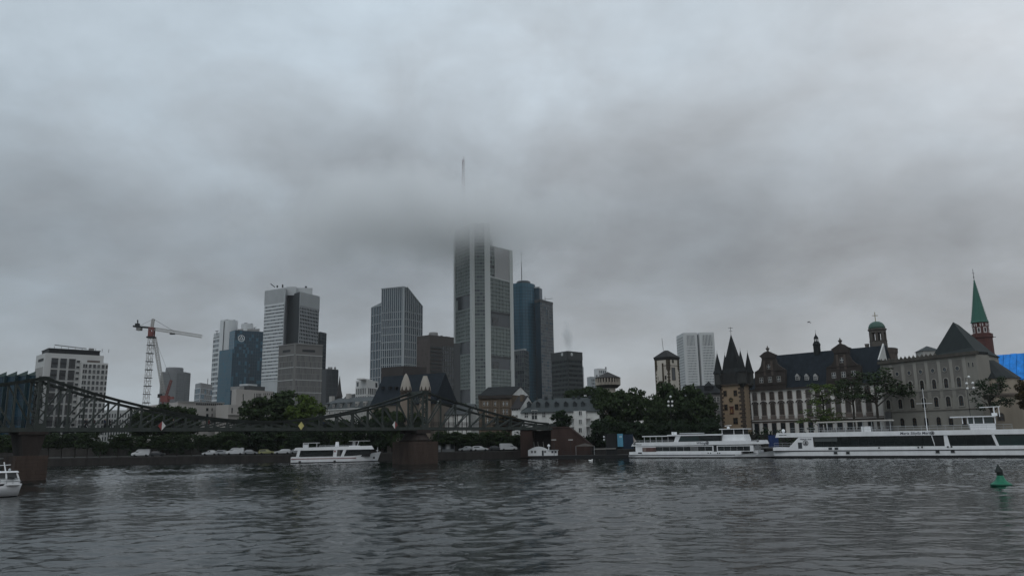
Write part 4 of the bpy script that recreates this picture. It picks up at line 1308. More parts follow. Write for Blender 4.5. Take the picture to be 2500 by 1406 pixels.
# small white gridded block beyond
C = P(897, 927, 425); L = P(869, 926, 432); R = P(924, 926, 440)
t, F1, F2, fp = tower('small_white_block', 'small white gridded block between the black spire and the church roof', 'office block', L, C, R, C.z, OFFW)
zg = F1.hit(880, 946)[1]
for F, n in ((F1, 6), (F2, 6)):
    curtain(t, F, .2, F.L - .2, TZ, zg, n, 7, .55, .9, .3, OFFW, [G_DARK, IRON], bdep=.9)
frame_part(t, F1, 'loggia', [G_MID], [(F1.L * .1, F1.L * .24, .02, .1, zg + .8, C.z - .8)])
frame_part(t, F2, 'loggia', [G_MID], [(F2.L * .72, F2.L * .9, .02, .1, zg + .5, C.z - .8)])
frame_part(t, F2, 'roof_cap', [OFFW], [(-3, F2.L * .6, -5, -1, C.z, C.z + .7)])
# black church spire and dark roof
c = P(829, 940, 520)
t = thing('church_spire', 'slender black church spire standing between the office blocks', 'church tower', (c.x, c.y, TZ))
zb = P(829, 968, 520).z
MB().box(Fr((c.x - 1.7, c.y - 1.7), (c.x + 1.7, c.y - 1.7)), 0, 3.4, -3.4, 0, TZ, zb).build('shaft', [mat('black_slate', (.022, .02, .02), .7)], t)
MB().lathe(c.x, c.y, [(2.3, zb), (1.3, zb + 4), (.08, P(829, 917, 520).z)], 8).build('spire', [MATS['black_slate']], t)
C = P(870, 975, 430); L = P(838, 976, 440)
gable_house('dark_roof_house', 'house with dark pitched roof just right of the black spire', L, C, Vector((C.x + 3, C.y + 9, 0)), P(850, 972, 430).z, P(850, 961, 434).z, CREAM, CREAM, MATS['black_slate'])

# ------------------------------------------------------------------ gothic church with two pale cones
c1, c2 = P(991, 940, 246), P(1038, 940, 246)
t = thing('gothic_church', 'church with a huge dark slate roof and two small towers capped by pale stone cones', 'church', (c1.x, c1.y, TZ))
RF = Fr(P(898, 990, 262), P(1062, 990, 250))
uA, zA = RF.off(-7).hit(936, 919)
uB, _ = RF.off(-7).hit(1040, 918)
ue0, ze = RF.hit(904, 991)
m = MB()
e0, e1 = RF.p(ue0, .4, ze), RF.p(RF.L, .4, ze)
k0, k1 = RF.p(ue0, -14.4, ze), RF.p(RF.L, -14.4, ze)
r0, r1 = RF.p(uA, -7, zA), RF.p(RF.L - .5, -7, zA)
m.add([e0, e1, r1, r0, k0, k1], [(0, 1, 2, 3), (5, 4, 3, 2), (4, 0, 3), (1, 5, 2), (0, 4, 5, 1)])
m.build('roof', [SLATE_B], t)
MB().box(RF, ue0 + .5, RF.L - .4, -14, 0, TZ - .3, ze).build('nave_wall', [mat('church_plaster', (.17, .145, .12), .85, .15, .3)], t)
for k in range(4):
    window(t, RF, ue0 + 4 + k * 4.2, TZ + 2, 1.5, 4.6, .75, .2, 2, 3, fm=SAND, gm=G_DARK, proud=.1)
for px in (934, 952, 967):
    u, z = RF.off(-3).hit(px, 948)
    MB().box(RF, u - .3, u + .3, -4, -2.4, z - .3, z + .6).build('roof_hatch', [SLATE], t)
PALE = mat('pale_cone_stone', (.34, .31, .27), .85, .12, .6)
for c, top, bot in ((c1, (990, 911), (991, 955)), (c2, (1037, 917), (1038, 955))):
    zt, zb = P(*top, 246).z, P(*bot, 246).z
    r = 1.75
    sub = MB().lathe(c.x, c.y, [(r, TZ - .3), (r, zb - 1.2)], 16).build('stair_turret', [mat('turret_plaster', (.23, .185, .15), .85, .2, .5)], t)
    MB().lathe(c.x, c.y, [(r + .05, zb + .3), (1.62, zb + 1.4), (1.25, zb + 3.0), (.62, zb + 4.8), (.22, zt - .25), (.02, zt)], 20).build('stone_cone', [PALE], t)
    m = MB()
    for k in range(8):
        a = 2 * math.pi * (k + .25) / 8
        p = [Vector((c.x + rr * math.cos(a + da), c.y + rr * math.sin(a + da), z)) for rr, da, z in ((r + .2, -.30, zb - .3), (r + .2, .30, zb - .3), (1.74, 0, zb + 1.55))]
        p2 = [Vector((c.x + rr * math.cos(a + da), c.y + rr * math.sin(a + da), z)) for rr, da, z in ((r - .3, -.38, zb - .3), (r - .3, .38, zb - .3), (1.2, 0, zb + 1.5))]
        m.add(p + p2, [(0, 1, 2), (0, 2, 5, 3), (1, 4, 5, 2), (0, 3, 4, 1)], 0)
    m.build('gablets', [MATS['turret_dark_stone'] if 'turret_dark_stone' in MATS else mat('turret_dark_stone', (.06, .048, .04), .9)], t)['kind'] = 'stuff'
    MB().lathe(c.x, c.y, [(r + .2, zb - 1.6), (r + .25, zb - 1.2), (r - .1, zb - 1.1), (r - .1, zb + .2)], 16).build('gallery', [mat('turret_dark_stone', (.06, .048, .04), .9)], t)
    for a in (-1.9, -1.35):
        FF = Fr((c.x - .2, c.y - r - .02), (c.x + .2, c.y - r - .02))
    for zz_ in (TZ + 3, TZ + 6.5):
        window(t, FF, .2, zz_, .5, 1.4, .25, .12, 1, 1, fm=SAND, gm=G_DARK, proud=.1)
# low white house behind the bridge, right of the cones
C = P(1150, 1012, 252); L = P(1052, 1012, 258)
t, Fa, Fb = gable_house('low_white_house', 'low white half timbered house with grey roof seen through the bridge right of the cones', L, C, Vector((C.x + 2, C.y + 9, 0)), P(1100, 1010, 252).z, P(1100, 988, 256).z, WHITE, WHITE, MATS['grey_slate'])
TIM = mat('dark_timber', (.03, .025, .022), .8)
for k in range(9):
    window(t, Fa, Fa.L * (.06 + .11 * k), TZ + 1.2, .9, 1.3, 0, .12, 2, 1, fm=TIM)
    MB().box(Fa, Fa.L * (.005 + .11 * k), Fa.L * (.02 + .11 * k), .01, .1, TZ, P(1100, 1010, 252).z - .1).build('timber_post', [TIM], t)

# ------------------------------------------------------------------ brick and white houses at the bridge end
BRK = mat('brown_brick', (.105, .080, .058), .9, .2, .8, bump=.3)
C = P(1249, 963.5, 246); L = Pz(1170, 965.5, C.z)
L = P(1170, 965.5, max(238, min(252, L.y)))
R = P(1292, 968, 256)
t, Fa, Fb = gable_house('brown_brick_house', 'brown brick house with pale framed windows and a white gable wall on its right', L, C, R, C.z, Fr(C, R).hit(1267, 944)[1], BRK, WHITE, SLATE)
for py, hh in ((990, 1.25), (1011, 1.6), (1032, 1.6)):
    for px in (1182, 1190.5, 1209, 1229.5, 1238):
        u, z = Fa.hit(px, py)
        window(t, Fa, u, z, .62 if px != 1209 else .7, hh, 0, .2, 2, 2, fm=mat('window_sandstone', (.19, .155, .12), .85), gm=G_DARK, bm_=WHITE)
frame_part(t, Fa, 'cornice', [mat('dark_cornice', (.04, .034, .03), .8)], [(-.3, Fa.L + .2, .02, .55, C.z - 1.0, C.z - .05)])
for py in (994, 1016):
    z = Fa.hit(1210, py)[1]
    frame_part(t, Fa, 'string_course', [mat('brick_trim', (.13, .10, .075), .85)], [(0, Fa.L, .01, .16, z - .15, z + .12)])
for px in (1171.5, 1200, 1219, 1247):
    u = Fa.hit(px, 985)[0]
    frame_part(t, Fa, 'pilaster', [MATS['brick_trim']], [(u - .3, u + .3, .01, .12, TZ, C.z - 1.05)])
C = P(1271, 995, 240); L = P(1249, 994, 242.5); R = P(1306, 984, 247)
t, Fa, Fb = gable_house('white_gabled_house', 'narrow white house with steep dark roof leaning against the brick house', L, C, R, C.z, Fr(C, R).hit(1291, 967)[1], WHITE, WHITE, mat('dark_tile_roof', (.024, .021, .021), .7, .2))
for px in (1252, 1257.5, 1263):
    u, z = Fa.hit(px, 1001.5); window(t, Fa, u, z, .45, .6, 0, .06, 1, 1, fm=WHITE, gm=G_DARK, proud=.1)
for px in (1254, 1262):
    u, z = Fa.hit(px, 1025); window(t, Fa, u, z, .8, 1.5, 0, .1, 2, 2, fm=WHITE, gm=G_DARK)
MB().box(Fb, Fb.L * .25, Fb.L * .4, -1.5, -.6, C.z + 2, Fb.hit(1283, 963)[1]).build('chimney', [BRK], t)
# long slate roofed white house
C = P(1462, 1000, 233); L = P(1272, 1006, 237)
ze = P(1360, 1003, 235).z
R = Vector((C.x + 3, C.y + 11, 0))
GRS = mat('pale_grey_slate', (.045, .053, .055), .7, .2, .6)
F = Fr(L, C)
zr = F.off(-5.5).hit(1380, 973)[1]
t, Fa, Fb = gable_house('long_white_house', 'long white house under a big grey slate roof with small dormers', L, C, R, ze, zr, WHITE, WHITE, GRS, hip_l=.17, over=.6)
for px in (1289, 1311, 1333, 1357, 1380, 1402, 1422):
    u, z = Fa.hit(px, 995)
    m = MB().box(Fa, u - .5, u + .5, -3.2, -1.5, z + .2, z + 1.4)
    m.add([Fa.p(u - .65, -1.4, z + 1.4), Fa.p(u + .65, -1.4, z + 1.4), Fa.p(u, -1.4, z + 2.1), Fa.p(u - .65, -3.6, z + 1.4), Fa.p(u + .65, -3.6, z + 1.4), Fa.p(u, -3.6, z + 2.1)], [(0, 1, 2), (1, 4, 5, 2), (3, 0, 2, 5)])
    m.build('dormer', [mat('dormer_slate', (.024, .03, .033), .7)], t)
for px, wd in ((1310, .5), (1333, .9), (1349, .5), (1400, .9), (1413, .9), (1440, .8)):
    u, z = Fa.off(-5.0).hit(px, 976)
    MB().box(Fa, u - wd / 2, u + wd / 2, -5.8, -5.0, zr - .4, zr + .7).build('chimney', [MATS['dormer_slate']], t)
for px, py, wd, h in ((1285, 1019, 1.0, 1.5), (1305, 1023, 1.6, 2.6), (1328, 1018, .9, 1.4)):
    u, z = Fa.hit(px, py); window(t, Fa, u, z, wd, h, 0, .1, 2, 2, fm=WHITE, gm=G_DARK)
S = Fa.off(2.0)
ua, ub = S.hit(1401, 1030)[0], S.hit(1431, 1030)[0]
frame_part(t, S, 'stair_bay', [WHITE], [(ua, ub, -2, 0, QZ, ze - .2)])
for py in (1013.5, 1034.5, 1055):
    u, z = S.hit(1417, py); window(t, S, u, z, .85, 1.25, 0, .1, 2, 1, fm=WHITE, gm=G_DARK if py != 1034.5 else G_BLIND)
for py in (1021, 1041):
    for a, b in ((1388, 1401), (1431, 1440)):
        z = S.hit(1390, py)[1]
        frame_part(t, S, 'balcony', [WHITE], [(S.hit(a, py)[0], S.hit(b, py)[0], -1.9, .4, z - .12, z + .12)])
m = MB()
for k in range(6):
    u = Fa.hit(1326 + k * 6, 1020)[0]
    m.box(Fa, u - .08, u + .08, 1.2, 1.36, TZ, TZ + 3.4)
m.box(Fa, Fa.hit(1324, 1020)[0], Fa.hit(1360, 1020)[0], .1, 1.5, TZ + 3.3, TZ + 3.5)
m.build('pergola', [CREAM], t)['kind'] = 'stuff'
frame_part(t, S, 'low_annex', [WHITE], [(S.hit(1446, 1050)[0], S.hit(1480, 1050)[0], -3, .3, QZ, S.hit(1460, 1045)[1])])

# ------------------------------------------------------------------ half timbered watch tower and white gate tower
c = P(1484, 930, 300)
r = (P(1515, 930, 300).x - P(1453, 930, 300).x) / 2
t = thing('watch_tower', 'squat round tower with striped timber gallery and a low pyramid roof above the trees', 'tower', (c.x, c.y, TZ))
ze, zt = P(1484, 923.5, 300).z, P(1484, 907.5, 300).z
zg = P(1484, 941, 300).z
DKR = mat('dark_brown_roof', (.03, .027, .026), .7, .15)
MB().lathe(c.x, c.y, [(r * 1.03, ze), (r * 1.03, ze + .15), (.05, zt)], 10, rot=.3).build('roof', [DKR], t)
MB().lathe(c.x, c.y, [(r * .93, zg), (r * .95, ze)], 10, rot=.3).build('gallery', [mat('brown_gallery', (.055, .045, .038), .8)], t)
TANW = mat('cream_plaster', (.40, .36, .31), .85, .1, .5)
for k in range(26):
    a = 2 * math.pi * k / 26
    m = MB().tube((c.x + r * .95 * math.cos(a), c.y + r * .95 * math.sin(a), zg + .1), (c.x + r * .95 * math.cos(a), c.y + r * .95 * math.sin(a), ze - .1), .2, 4)
    a2 = a + math.pi / 26
    m.tube((c.x + r * .95 * math.cos(a2), c.y + r * .95 * math.sin(a2), zg + .1), (c.x + r * .95 * math.cos(a2), c.y + r * .95 * math.sin(a2), zg + 1.1), .16, 4)
    m.build('timber_stud', [TANW], t)
MB().lathe(c.x, c.y, [(r * .75, zg - 1.0), (r * .98, zg), (r * .98, zg + .12)], 10, rot=.3).build('corbel_ring', [mat('corbel_dark', (.03, .027, .025), .8)], t)
MB().lathe(c.x, c.y, [(r * .62, TZ - .3), (r * .58, zg - .6)], 10, rot=.3).build('shaft', [TANW], t)

C = P(1631, 876, 285); L = P(1598, 878, 289); R = P(1657, 874, 288.5)
t = thing('gate_tower', 'white plaster tower with dark stone corners, hipped roof and a mast', 'tower', (C.x, C.y, TZ))
fp = quadfoot(L, C, R)
ze = C.z
MB().prism(fp, TZ - .3, ze).build('shaft', [mat('warm_white_plaster', (.50, .46, .40), .85, .08, .5)], t)
ctr = (V2(L) + V2(R)) / 2
def grow(pts, s): return [ctr + (p - ctr) * s for p in pts]
zt = P(1623, 855, 288).z
m = MB()
e = grow(fp, 1.10); e2 = grow(fp, 1.02)
m.add([(p.x, p.y, ze - .2) for p in e2] + [(p.x, p.y, ze + .9) for p in e] + [(p.x, p.y, zt) for p in grow(fp, .16)],
      [(i, (i + 1) % 4, 4 + (i + 1) % 4, 4 + i) for i in range(4)] + [(4 + i, 4 + (i + 1) % 4, 8 + (i + 1) % 4, 8 + i) for i in range(4)] + [(8, 9, 10, 11)])
m.build('hipped_roof', [mat('roof_dark_slate', (.02, .02, .02), .7, .2)], t)
q = P(1616, 826, 288)
MB().tube((q.x + .3, 288, zt), q, .09, 4).build('mast', [CONC], t)
F1, F2 = Fr(L, C), Fr(C, R)
QU = mat('dark_quoin_stone', (.055, .046, .030), .9, .3, 1)
hq = .62
for F, u0, sgn in ((F1, 0, 1), (F1, F1.L, -1), (F2, 0, 1), (F2, F2.L, -1)):
    for k in range(int((ze - TZ) / hq)):
        z = TZ + k * hq
        top = z > ze - 4.2
        wl = (.95 if top else (.62 if k % 2 else .34))
        a, b = (u0, u0 + sgn * wl)
        MB().box(F, min(a, b), max(a, b), .01, .10, z + .02, z + hq - .01).build('quoin', [QU], t)
for F, px, py, wd, h in ((F2, 1642.5, 885, .65, 1.0), (F2, 1645, 927, 1.6, 4.4), (F1, 1608.7, 926.5, .5, 1.0), (F1, 1625.5, 925, .4, 1.1)):
    u, z = F.hit(px, py); window(t, F, u, z, wd, h, 0, .14, 1, 1, fm=QU, gm=G_MID if h > 3 else G_DARK, proud=.12)
z = F1.hit(1615, 893)[1]
frame_part(t, F1, 'string_course', [QU], [(.9, F1.L - .9, .01, .09, z - .1, z + .1)])
frame_part(t, F2, 'string_course', [QU], [(.9, F2.L - .9, .01, .09, z - .1, z + .1)])
ua, ub = F1.hit(1609, 900)[0], F1.hit(1619, 900)[0]
frame_part(t, F1, 'garderobe_shaft', [MATS['warm_white_plaster']], [(ua, ub, .02, .8, F1.hit(1613, 930)[1], F1.hit(1613, 888)[1])])
frame_part(t, F1, 'shaft_edge', [QU], [(ub, ub + .18, .02, .82, F1.hit(1613, 934)[1], F1.hit(1613, 887)[1])])
frame_part(t, F1, 'shaft_corbel', [QU], [(ua - .05, ub + .05, .02, .7, F1.hit(1613, 935)[1], F1.hit(1613, 930.5)[1])])

# grey house behind the spired tower
C = P(1768, 962, 262); L = P(1700, 965, 266)
t, Fa, Fb = gable_house('grey_house', 'grey walled house with slate roof squeezed between big trees and the spired tower', L, C, Vector((C.x + 3, C.y + 9, 0)), P(1740, 958, 262).z, P(1740, 940, 266).z, mat('grey_plaster', (.13, .125, .12), .9), MATS['grey_plaster'], SLATE)
u, z = Fa.off(-2).hit(1729, 943)
m = MB().box(Fa, u - 1.3, u + 1.3, -5, -1.4, z - 1.2, z)
m.add([Fa.p(u - 1.5, -1.2, z), Fa.p(u + 1.5, -1.2, z), Fa.p(u + 1.5, -5, z), Fa.p(u - 1.5, -5, z), Fa.p(u, -3, z + 1.8)], [(0, 1, 4), (1, 2, 4), (2, 3, 4), (3, 0, 4)])
m.build('roof_lantern', [SLATE], t)
for py in (980, 1000, 1022, 1045):
    for px in (1738, 1746, 1754):
        u, z = Fa.hit(px, py); window(t, Fa, u, z, .7, 1.5, 0, .15, 2, 2, fm=CREAM, gm=G_DARK)
# ------------------------------------------------------------------ spired tower on the quay
OCH = mat('ochre_plaster', (.27, .20, .135), .85, .14, .5)
DST = mat('dark_sandstone', (.062, .048, .038), .9, .3, .8)
L, C, R = P(1757, 939, 245), P(1812, 937, 239), P(1829, 938, 244.7)
t = thing('spired_tower', 'ochre clock tower with a steep dark spire and four small corner turrets', 'tower', (C.x, C.y, TZ))
F1, F2 = Fr(L, C), Fr(C, R)
fp = quadfoot(L, C, R)
ze = P(1790, 937, 241).z
MB().prism(fp, TZ - 3, ze).build('shaft', [OCH], t)
zr = F1.hit(1790, 908)[1]
ctr = (V2(L) + V2(R)) / 2
def grow2(s): return [ctr + (p - ctr) * s for p in fp]
GST = mat('turret_grey_slate', (.036, .037, .035), .8, .25, 1)
MB().prism(grow2(1.12), ze, zr).build('upper_storey', [mat('upper_storey_slate', (.022, .022, .022), .7, .25, 1)], t)
MB().prism(grow2(1.2), ze - .35, ze + .02).build('corbel_band', [DST], t)
za = P(1786, 812, 242).z
a = grow2(1.0)
m = MB()
zk = zr + 1.3
e8 = []
b = grow2(.70)
m.add([(p.x, p.y, zr - .1) for p in a] + [(p.x, p.y, zk) for p in b] + [(ctr.x, ctr.y, za)], [(i, (i + 1) % 4, 4 + (i + 1) % 4, 4 + i) for i in range(4)] + [(4 + i, 4 + (i + 1) % 4, 8) for i in range(4)])
m.build('main_spire', [SLATE], t)
zt2 = P(1756, 860, 244).z
for k, p in enumerate(fp):
    q = ctr + (p - ctr) * 1.04
    MB().lathe(q.x, q.y, [(.35, ze - 1.2), (1.38, ze), (1.38, zr)], 8).build('corner_turret', [GST], t)
    MB().lathe(q.x, q.y, [(1.7, zr - .15), (1.2, zr + 1.0), (.04, zt2)], 8).build('turret_spire', [SLATE], t)
    MB().tube((q.x, q.y, zt2 - .1), (q.x, q.y, zt2 + .7), .04, 4).build('finial', [IRON], t)
for px, F in ((1758, F1), (1796, F1), (1809, F1)):
    G = F.off(1.25 if px != 1796 else .55)
    u, z = G.hit(px, 917)
    window(t, G, u, z, .5, .65, 0, .08, 1, 1, fm=GST, gm=G_DARK, proud=.1)
m = MB().tube((ctr.x, ctr.y, za - .2), (ctr.x, ctr.y, P(1786, 795, 242).z), .06, 4)
zv = P(1786, 798, 242).z
m.bar((ctr.x - .75, ctr.y, zv), (ctr.x + .75, ctr.y, zv), .06, .12, (0, 1, 0)).bar((ctr.x - .5, ctr.y, zv - .9), (ctr.x + .5, ctr.y, zv - .9), .06, .1, (0, 1, 0))
m.build('weather_vane', [IRON], t)
WIND = mat('brown_window_stone', (.060, .038, .022), .85, .2)
for px, py, wd, h in ((1770.8, 966, .85, 1.45), (1796, 965, .9, 1.45), (1773, 1000, .85, 1.5), (1799, 999, .9, 1.45), (1796.5, 1033.5, 1.3, 1.6)):
    u, z = F1.hit(px, py); window(t, F1, u, z, wd, h, 0, .16, 2, 2, fm=WIND, gm=G_DARK, bm_=WIND)
u, z = F1.hit(1787.5, 1008)
frame_part(t, F1, 'coat_of_arms', [mat('arms_red', (.10, .035, .025), .8)], [(u - .62, u + .62, .01, .14, z, z + 1.85), (u - .8, u + .8, .01, .22, z - .18, z - .01), (u - .8, u + .8, .01, .22, z + 1.87, z + 2.05)], True)
frame_part(t, F1, 'arms_relief', [mat('arms_gold', (.26, .16, .06), .6)], [(u - .3, u + .3, .15, .24, z + .25, z + .6), (u - .18, u + .18, .15, .26, z + .7, z + 1.2)], True)
u, z = F1.hit(1785, 976)
m = MB()
CF = F1
m.add([CF.p(u + .8 * math.cos(a_), .12, z + .8 * math.sin(a_)) for a_ in [2 * math.pi * i / 20 for i in range(20)]], [range(20)])
m.build('clock_face', [mat('clock_black', (.018, .016, .014), .5)], t)
m = MB()
for k in range(12):
    a_ = math.pi / 6 * k
    m.bar(CF.p(u + .58 * math.sin(a_), .15, z + .58 * math.cos(a_)), CF.p(u + .8 * math.sin(a_), .15, z + .8 * math.cos(a_)), .06, .09, Vector((CF.n.x, CF.n.y, 0)))
m.bar(CF.p(u, .17, z), CF.p(u + .5, .17, z - .25), .05, .09, Vector((CF.n.x, CF.n.y, 0)))
m.bar(CF.p(u, .17, z), CF.p(u - .3, .17, z - .05), .05, .12, Vector((CF.n.x, CF.n.y, 0)))
m.build('clock_hands', [mat('clock_gold', (.36, .24, .08), .4)], t)['kind'] = 'stuff'
hq = .62
for F, u0, s, wl in ((F1, 0, 1, 1.1), (F1, F1.L, -1, 1.5), (F2, 0, 1, 1.2), (F2, F2.L, -1, 1.0)):
    for k in range(int((ze - TZ + 1) / hq)):
        z = TZ - 1 + k * hq
        w_ = wl * (1.0 if k % 2 else .55) * random.uniform(.85, 1.1)
        MB().box(F, min(u0, u0 + s * w_), max(u0, u0 + s * w_), .01, .11, z + .02, z + hq - .02).build('quoin', [DST], t)

# ------------------------------------------------------------------ museum on the quay
A = P(1826, 955, 258)
B = Pz(2150, 938, A.z); B = P(2150, 938, max(219, min(228, B.y)))
F = Fr(A, B)
ZE = A.z
t = thing('museum', 'long white museum with brown stone windows, blue slate roof and two curved gables', 'museum', (A.x, A.y, TZ))
WST = mat('museum_white_plaster', (.62, .60, .57), .85, .08, .4)
MGL = glass('museum_window_glass', (.060, .052, .047), .2)
BST = mat('museum_brown_stone', (.15, .122, .107), .9, .18, .6)
DSTN = mat('gable_dark_stone', (.042, .035, .031), .9, .25, .5)
MB().box(F, 0, F.L, -15, 0, TZ - .4, ZE).build('walls', [WST], t)
zridge = F.off(-7.5).hit(1900, 867)[1]
m = MB()
u_end = F.L
e0, e1, r0, r1, k0, k1 = F.p(-.3, .6, ZE), F.p(u_end, .6, ZE), F.p(4, -7.5, zridge), F.p(u_end, -7.5, zridge), F.p(-.3, -15.5, ZE), F.p(u_end, -15.5, ZE)
m.add([e0, e1, r1, r0, k0, k1], [(0, 1, 2, 3), (5, 4, 3, 2), (4, 0, 3), (1, 5, 2), (0, 4, 5, 1)])
m.build('roof', [SLATE_B], t)
MB().box(F, -.2, F.L + .1, .0, .75, ZE - .05, ZE + .35).build('eaves_gutter', [DSTN], t)
NB = 13
uw0, uw1 = F.hit(1842.5, 966)[0], F.hit(2118, 955)[0]
sp = (uw1 - uw0) / (NB - 1)
zt0, zt1 = F.hit(1863, 976)[1], F.hit(1863, 957)[1]
za0, za1 = F.hit(1866, 1013)[1], F.hit(1866, 982)[1]
zg0, zg1 = F.hit(1870, 1060)[1], F.hit(1870, 1033)[1]
zc_ = F.hit(1866, 1025.5)[1]
WWF = mat('brown_window_wood', (.085, .068, .060), .8)
for i in range(NB + 1):
    u = uw0 + sp * i
    if u > F.L - 1: break
    window(t, F, u, zt0, sp * .44, zt1 - zt0 - .1, .25, .2, 2, 3, fm=BST, gm=MGL, bm_=WWF)
    window(t, F, u, za0, sp * .44, za1 - za0 - .2, .7, .2, 2, 4, fm=BST, gm=MGL, bm_=WWF)
    window(t, F, u, zg0, sp * .48, zg1 - zg0, 0, .1, 2, 3, fm=BST, gm=G_DARK, bm_=IRON)
    MB().box(F, u - sp * .33, u + sp * .33, .01, .10, zc_ + .25, za0 - .33).build('parapet_panel', [BST], t)
    m = MB()
    for s in range(6):
        a0, a1 = math.pi * s / 6, math.pi * (s + 1) / 6
        r_ = sp * .36
        m.bar(F.p(u + r_ * math.cos(a0), .22, za1 - .5 + .75 * math.sin(a0)), F.p(u + r_ * math.cos(a1), .22, za1 - .5 + .75 * math.sin(a1)), .3, .26, Vector((F.n.x, F.n.y, 0)))
    m.build('window_hood', [mat('hood_dark_stone', (.05, .04, .035), .9)], t)
    if i < NB:
        v = u + sp / 2
        MB().box(F, v - sp * .10, v + sp * .10, .01, .26, zc_ + .5, zc_ + 1.6).build('pilaster_foot', [WST], t)
frame_part(t, F, 'cornice', [BST, WST], [(-.1, F.L, .01, .34, zc_ - .1, zc_ + .22)])
frame_part(t, F, 'cornice_cap', [WST], [(-.1, F.L, .01, .42, zc_ - .28, zc_ - .12)])
frame_part(t, F, 'brown_frieze', [BST], [(0, F.L, .01, .07, zg1 + .15, zc_ - .3)])
frame_part(t, F, 'downpipe', [CONC], [(.25, .4, .02, .18, TZ, ZE)])
# curved gables
def gable(pts, wins, oval, urn, base_y):
    """outline in photograph points, taken on the facade plane set slightly forward"""
    G = F.off(.25)
    q = [G.hit(x, y) for x, y in pts]
    f, k = [G.p(u, .25, z) for u, z in q], [G.p(u, -.7, z) for u, z in q]
    n = len(q)
    m = MB().add(f + k, [tuple(range(n)), tuple(range(2 * n - 1, n - 1, -1))] + [(i, (i + 1) % n, n + (i + 1) % n, n + i) for i in range(n)])
    g = m.build('curved_gable', [DSTN], t)
    us = [u for u, z in q]; zs_ = [z for u, z in q]
    um = (min(us) + max(us)) / 2
    m = MB()
    zt_ = max(zs_) - 1.8
    aa = [G.p(min(us) + .6, -.6, min(zs_)), G.p(max(us) - .6, -.6, min(zs_)), G.p(um, -.6, zt_), G.p(min(us) + .6, -7.2, min(zs_)), G.p(max(us) - .6, -7.2, min(zs_)), G.p(um, -7.4, zt_)]
    m.add(aa, [(0, 1, 2), (1, 4, 5, 2), (3, 0, 2, 5), (3, 5, 4)])
    o = m.build('gable_roof', [SLATE_B], t)
    for px, py in wins:
        u, z = G.hit(px, py)
        window(t, G.off(.25), u, z, 1.05, 1.55, 0, .12, 2, 2, fm=mat('pale_window_frame', (.30, .29, .27), .8), gm=G_MID, bm_=WHITE)
    u, z = G.hit(*oval)
    window(t, G.off(.25), u, z - .75, 1.15, 1.5, .5, .16, 2, 2, fm=mat('oval_stone', (.14, .12, .105), .85), gm=G_MID, bm_=WHITE, circ=False)
    u, z = G.hit(*urn)
    zb_ = max(zs_) - .2
    c = G.p(u, -.2, 0)
    h = z - zb_
    MB().lathe(c.x, c.y, [(.42, zb_), (.34, zb_ + h * .3), (.62, zb_ + h * .5), (.66, zb_ + h * .56), (.28, zb_ + h * .7), (.18, zb_ + h * .86), (.03, z)], 10).build('urn', [mat('urn_stone', (.10, .09, .08), .9)], t)
    # swept cornice under the pediment and string courses
    for y0 in base_y:
        ua_, z_ = G.hit(y0[0], y0[2]); ub_, _ = G.hit(y0[1], y0[2])
        MB().box(G, ua_, ub_, .26, .46, z_ - .16, z_ + .16).build('string_course', [DSTN], t)
    # pilasters
    for px, ya, yb in ((oval[0] - 9, oval[1] + 22, oval[1] - 14), (oval[0] + 9, oval[1] + 22, oval[1] - 14)):
        ua_, z0_ = G.hit(px, ya); _, z1_ = G.hit(px, yb)
        MB().box(G, ua_ - .35, ua_ + .35, .26, .40, z0_, z1_).build('pilaster', [mat('pilaster_stone', (.085, .068, .058), .9)], t)
z_b = 941
gable([(1844, 952), (1843.5, 908), (1853, 902), (1858, 893), (1860, 880), (1860.5, 874), (1854, 870), (1866, 860), (1872, 858), (1878, 858), (1884, 861), (1896, 866), (1893, 869), (1893, 876), (1898, 888), (1908, 896), (1918, 902), (1919, 948)],
      [(1860.5, 934), (1881.5, 932.5), (1903, 931)], (1878, 895), (1872.5, 843.5), [(1845, 1918, 908), (1845, 1918, 940), (1860, 1895, 874)])
gable([(2018, 943), (2018, 897), (2031, 890), (2036, 880), (2037, 870), (2036, 860), (2029, 853), (2042, 844), (2047, 840), (2054, 839), (2061, 841), (2068, 846), (2077, 849), (2073, 855), (2073, 866), (2078, 876), (2088, 886), (2103, 894), (2104, 938)],
      [(2037.5, 922.5), (2061, 920.5), (2085.5, 918)], (2056.5, 879), (2049.5, 824), [(2020, 2102, 897), (2020, 2102, 930), (2037, 2074, 862)])
for px in (1947, 1969.5, 1991.5):
    G = F.off(-.9)
    u, z = G.hit(px, 928)
    m = MB().box(G, u - .62, u + .62, -2.5, 0, z, z + 1.35)
    d = m.build('dormer', [mat('dormer_white', (.40, .40, .39), .8)], t)
    window(t, G, u, z + .1, .8, 1.05, .2, .06, 2, 2, fm=MATS['dormer_white'], gm=G_MID, proud=.08)
    MB().add([G.p(u - .75, .1, z + 1.35), G.p(u + .75, .1, z + 1.35), G.p(u, .1, z + 2.1), G.p(u - .75, -3.2, z + 1.35), G.p(u + .75, -3.2, z + 1.35), G.p(u, -3.2, z + 2.1)], [(0, 1, 2), (1, 4, 5, 2), (3, 0, 2, 5)]).build('dormer_gable', [MATS['dormer_white']], t)
    MB().add([G.p(u - .85, .0, z + 1.3), G.p(u, .0, z + 2.2), G.p(u, -3.4, z + 2.2), G.p(u - .85, -3.4, z + 1.3), G.p(u + .85, .0, z + 1.3), G.p(u + .85, -3.4, z + 1.3)], [(0, 1, 2, 3), (1, 4, 5, 2)]).build('dormer_roof', [SLATE_B], t)
G = F.off(-7.5)
u, z = G.hit(1995.5, 862)
c = G.p(u, 0, 0)
z1, z2, z3, z4 = G.hit(1995.5, 841)[1], G.hit(1995, 833)[1], G.hit(1994, 826)[1], G.hit(1993, 812)[1]
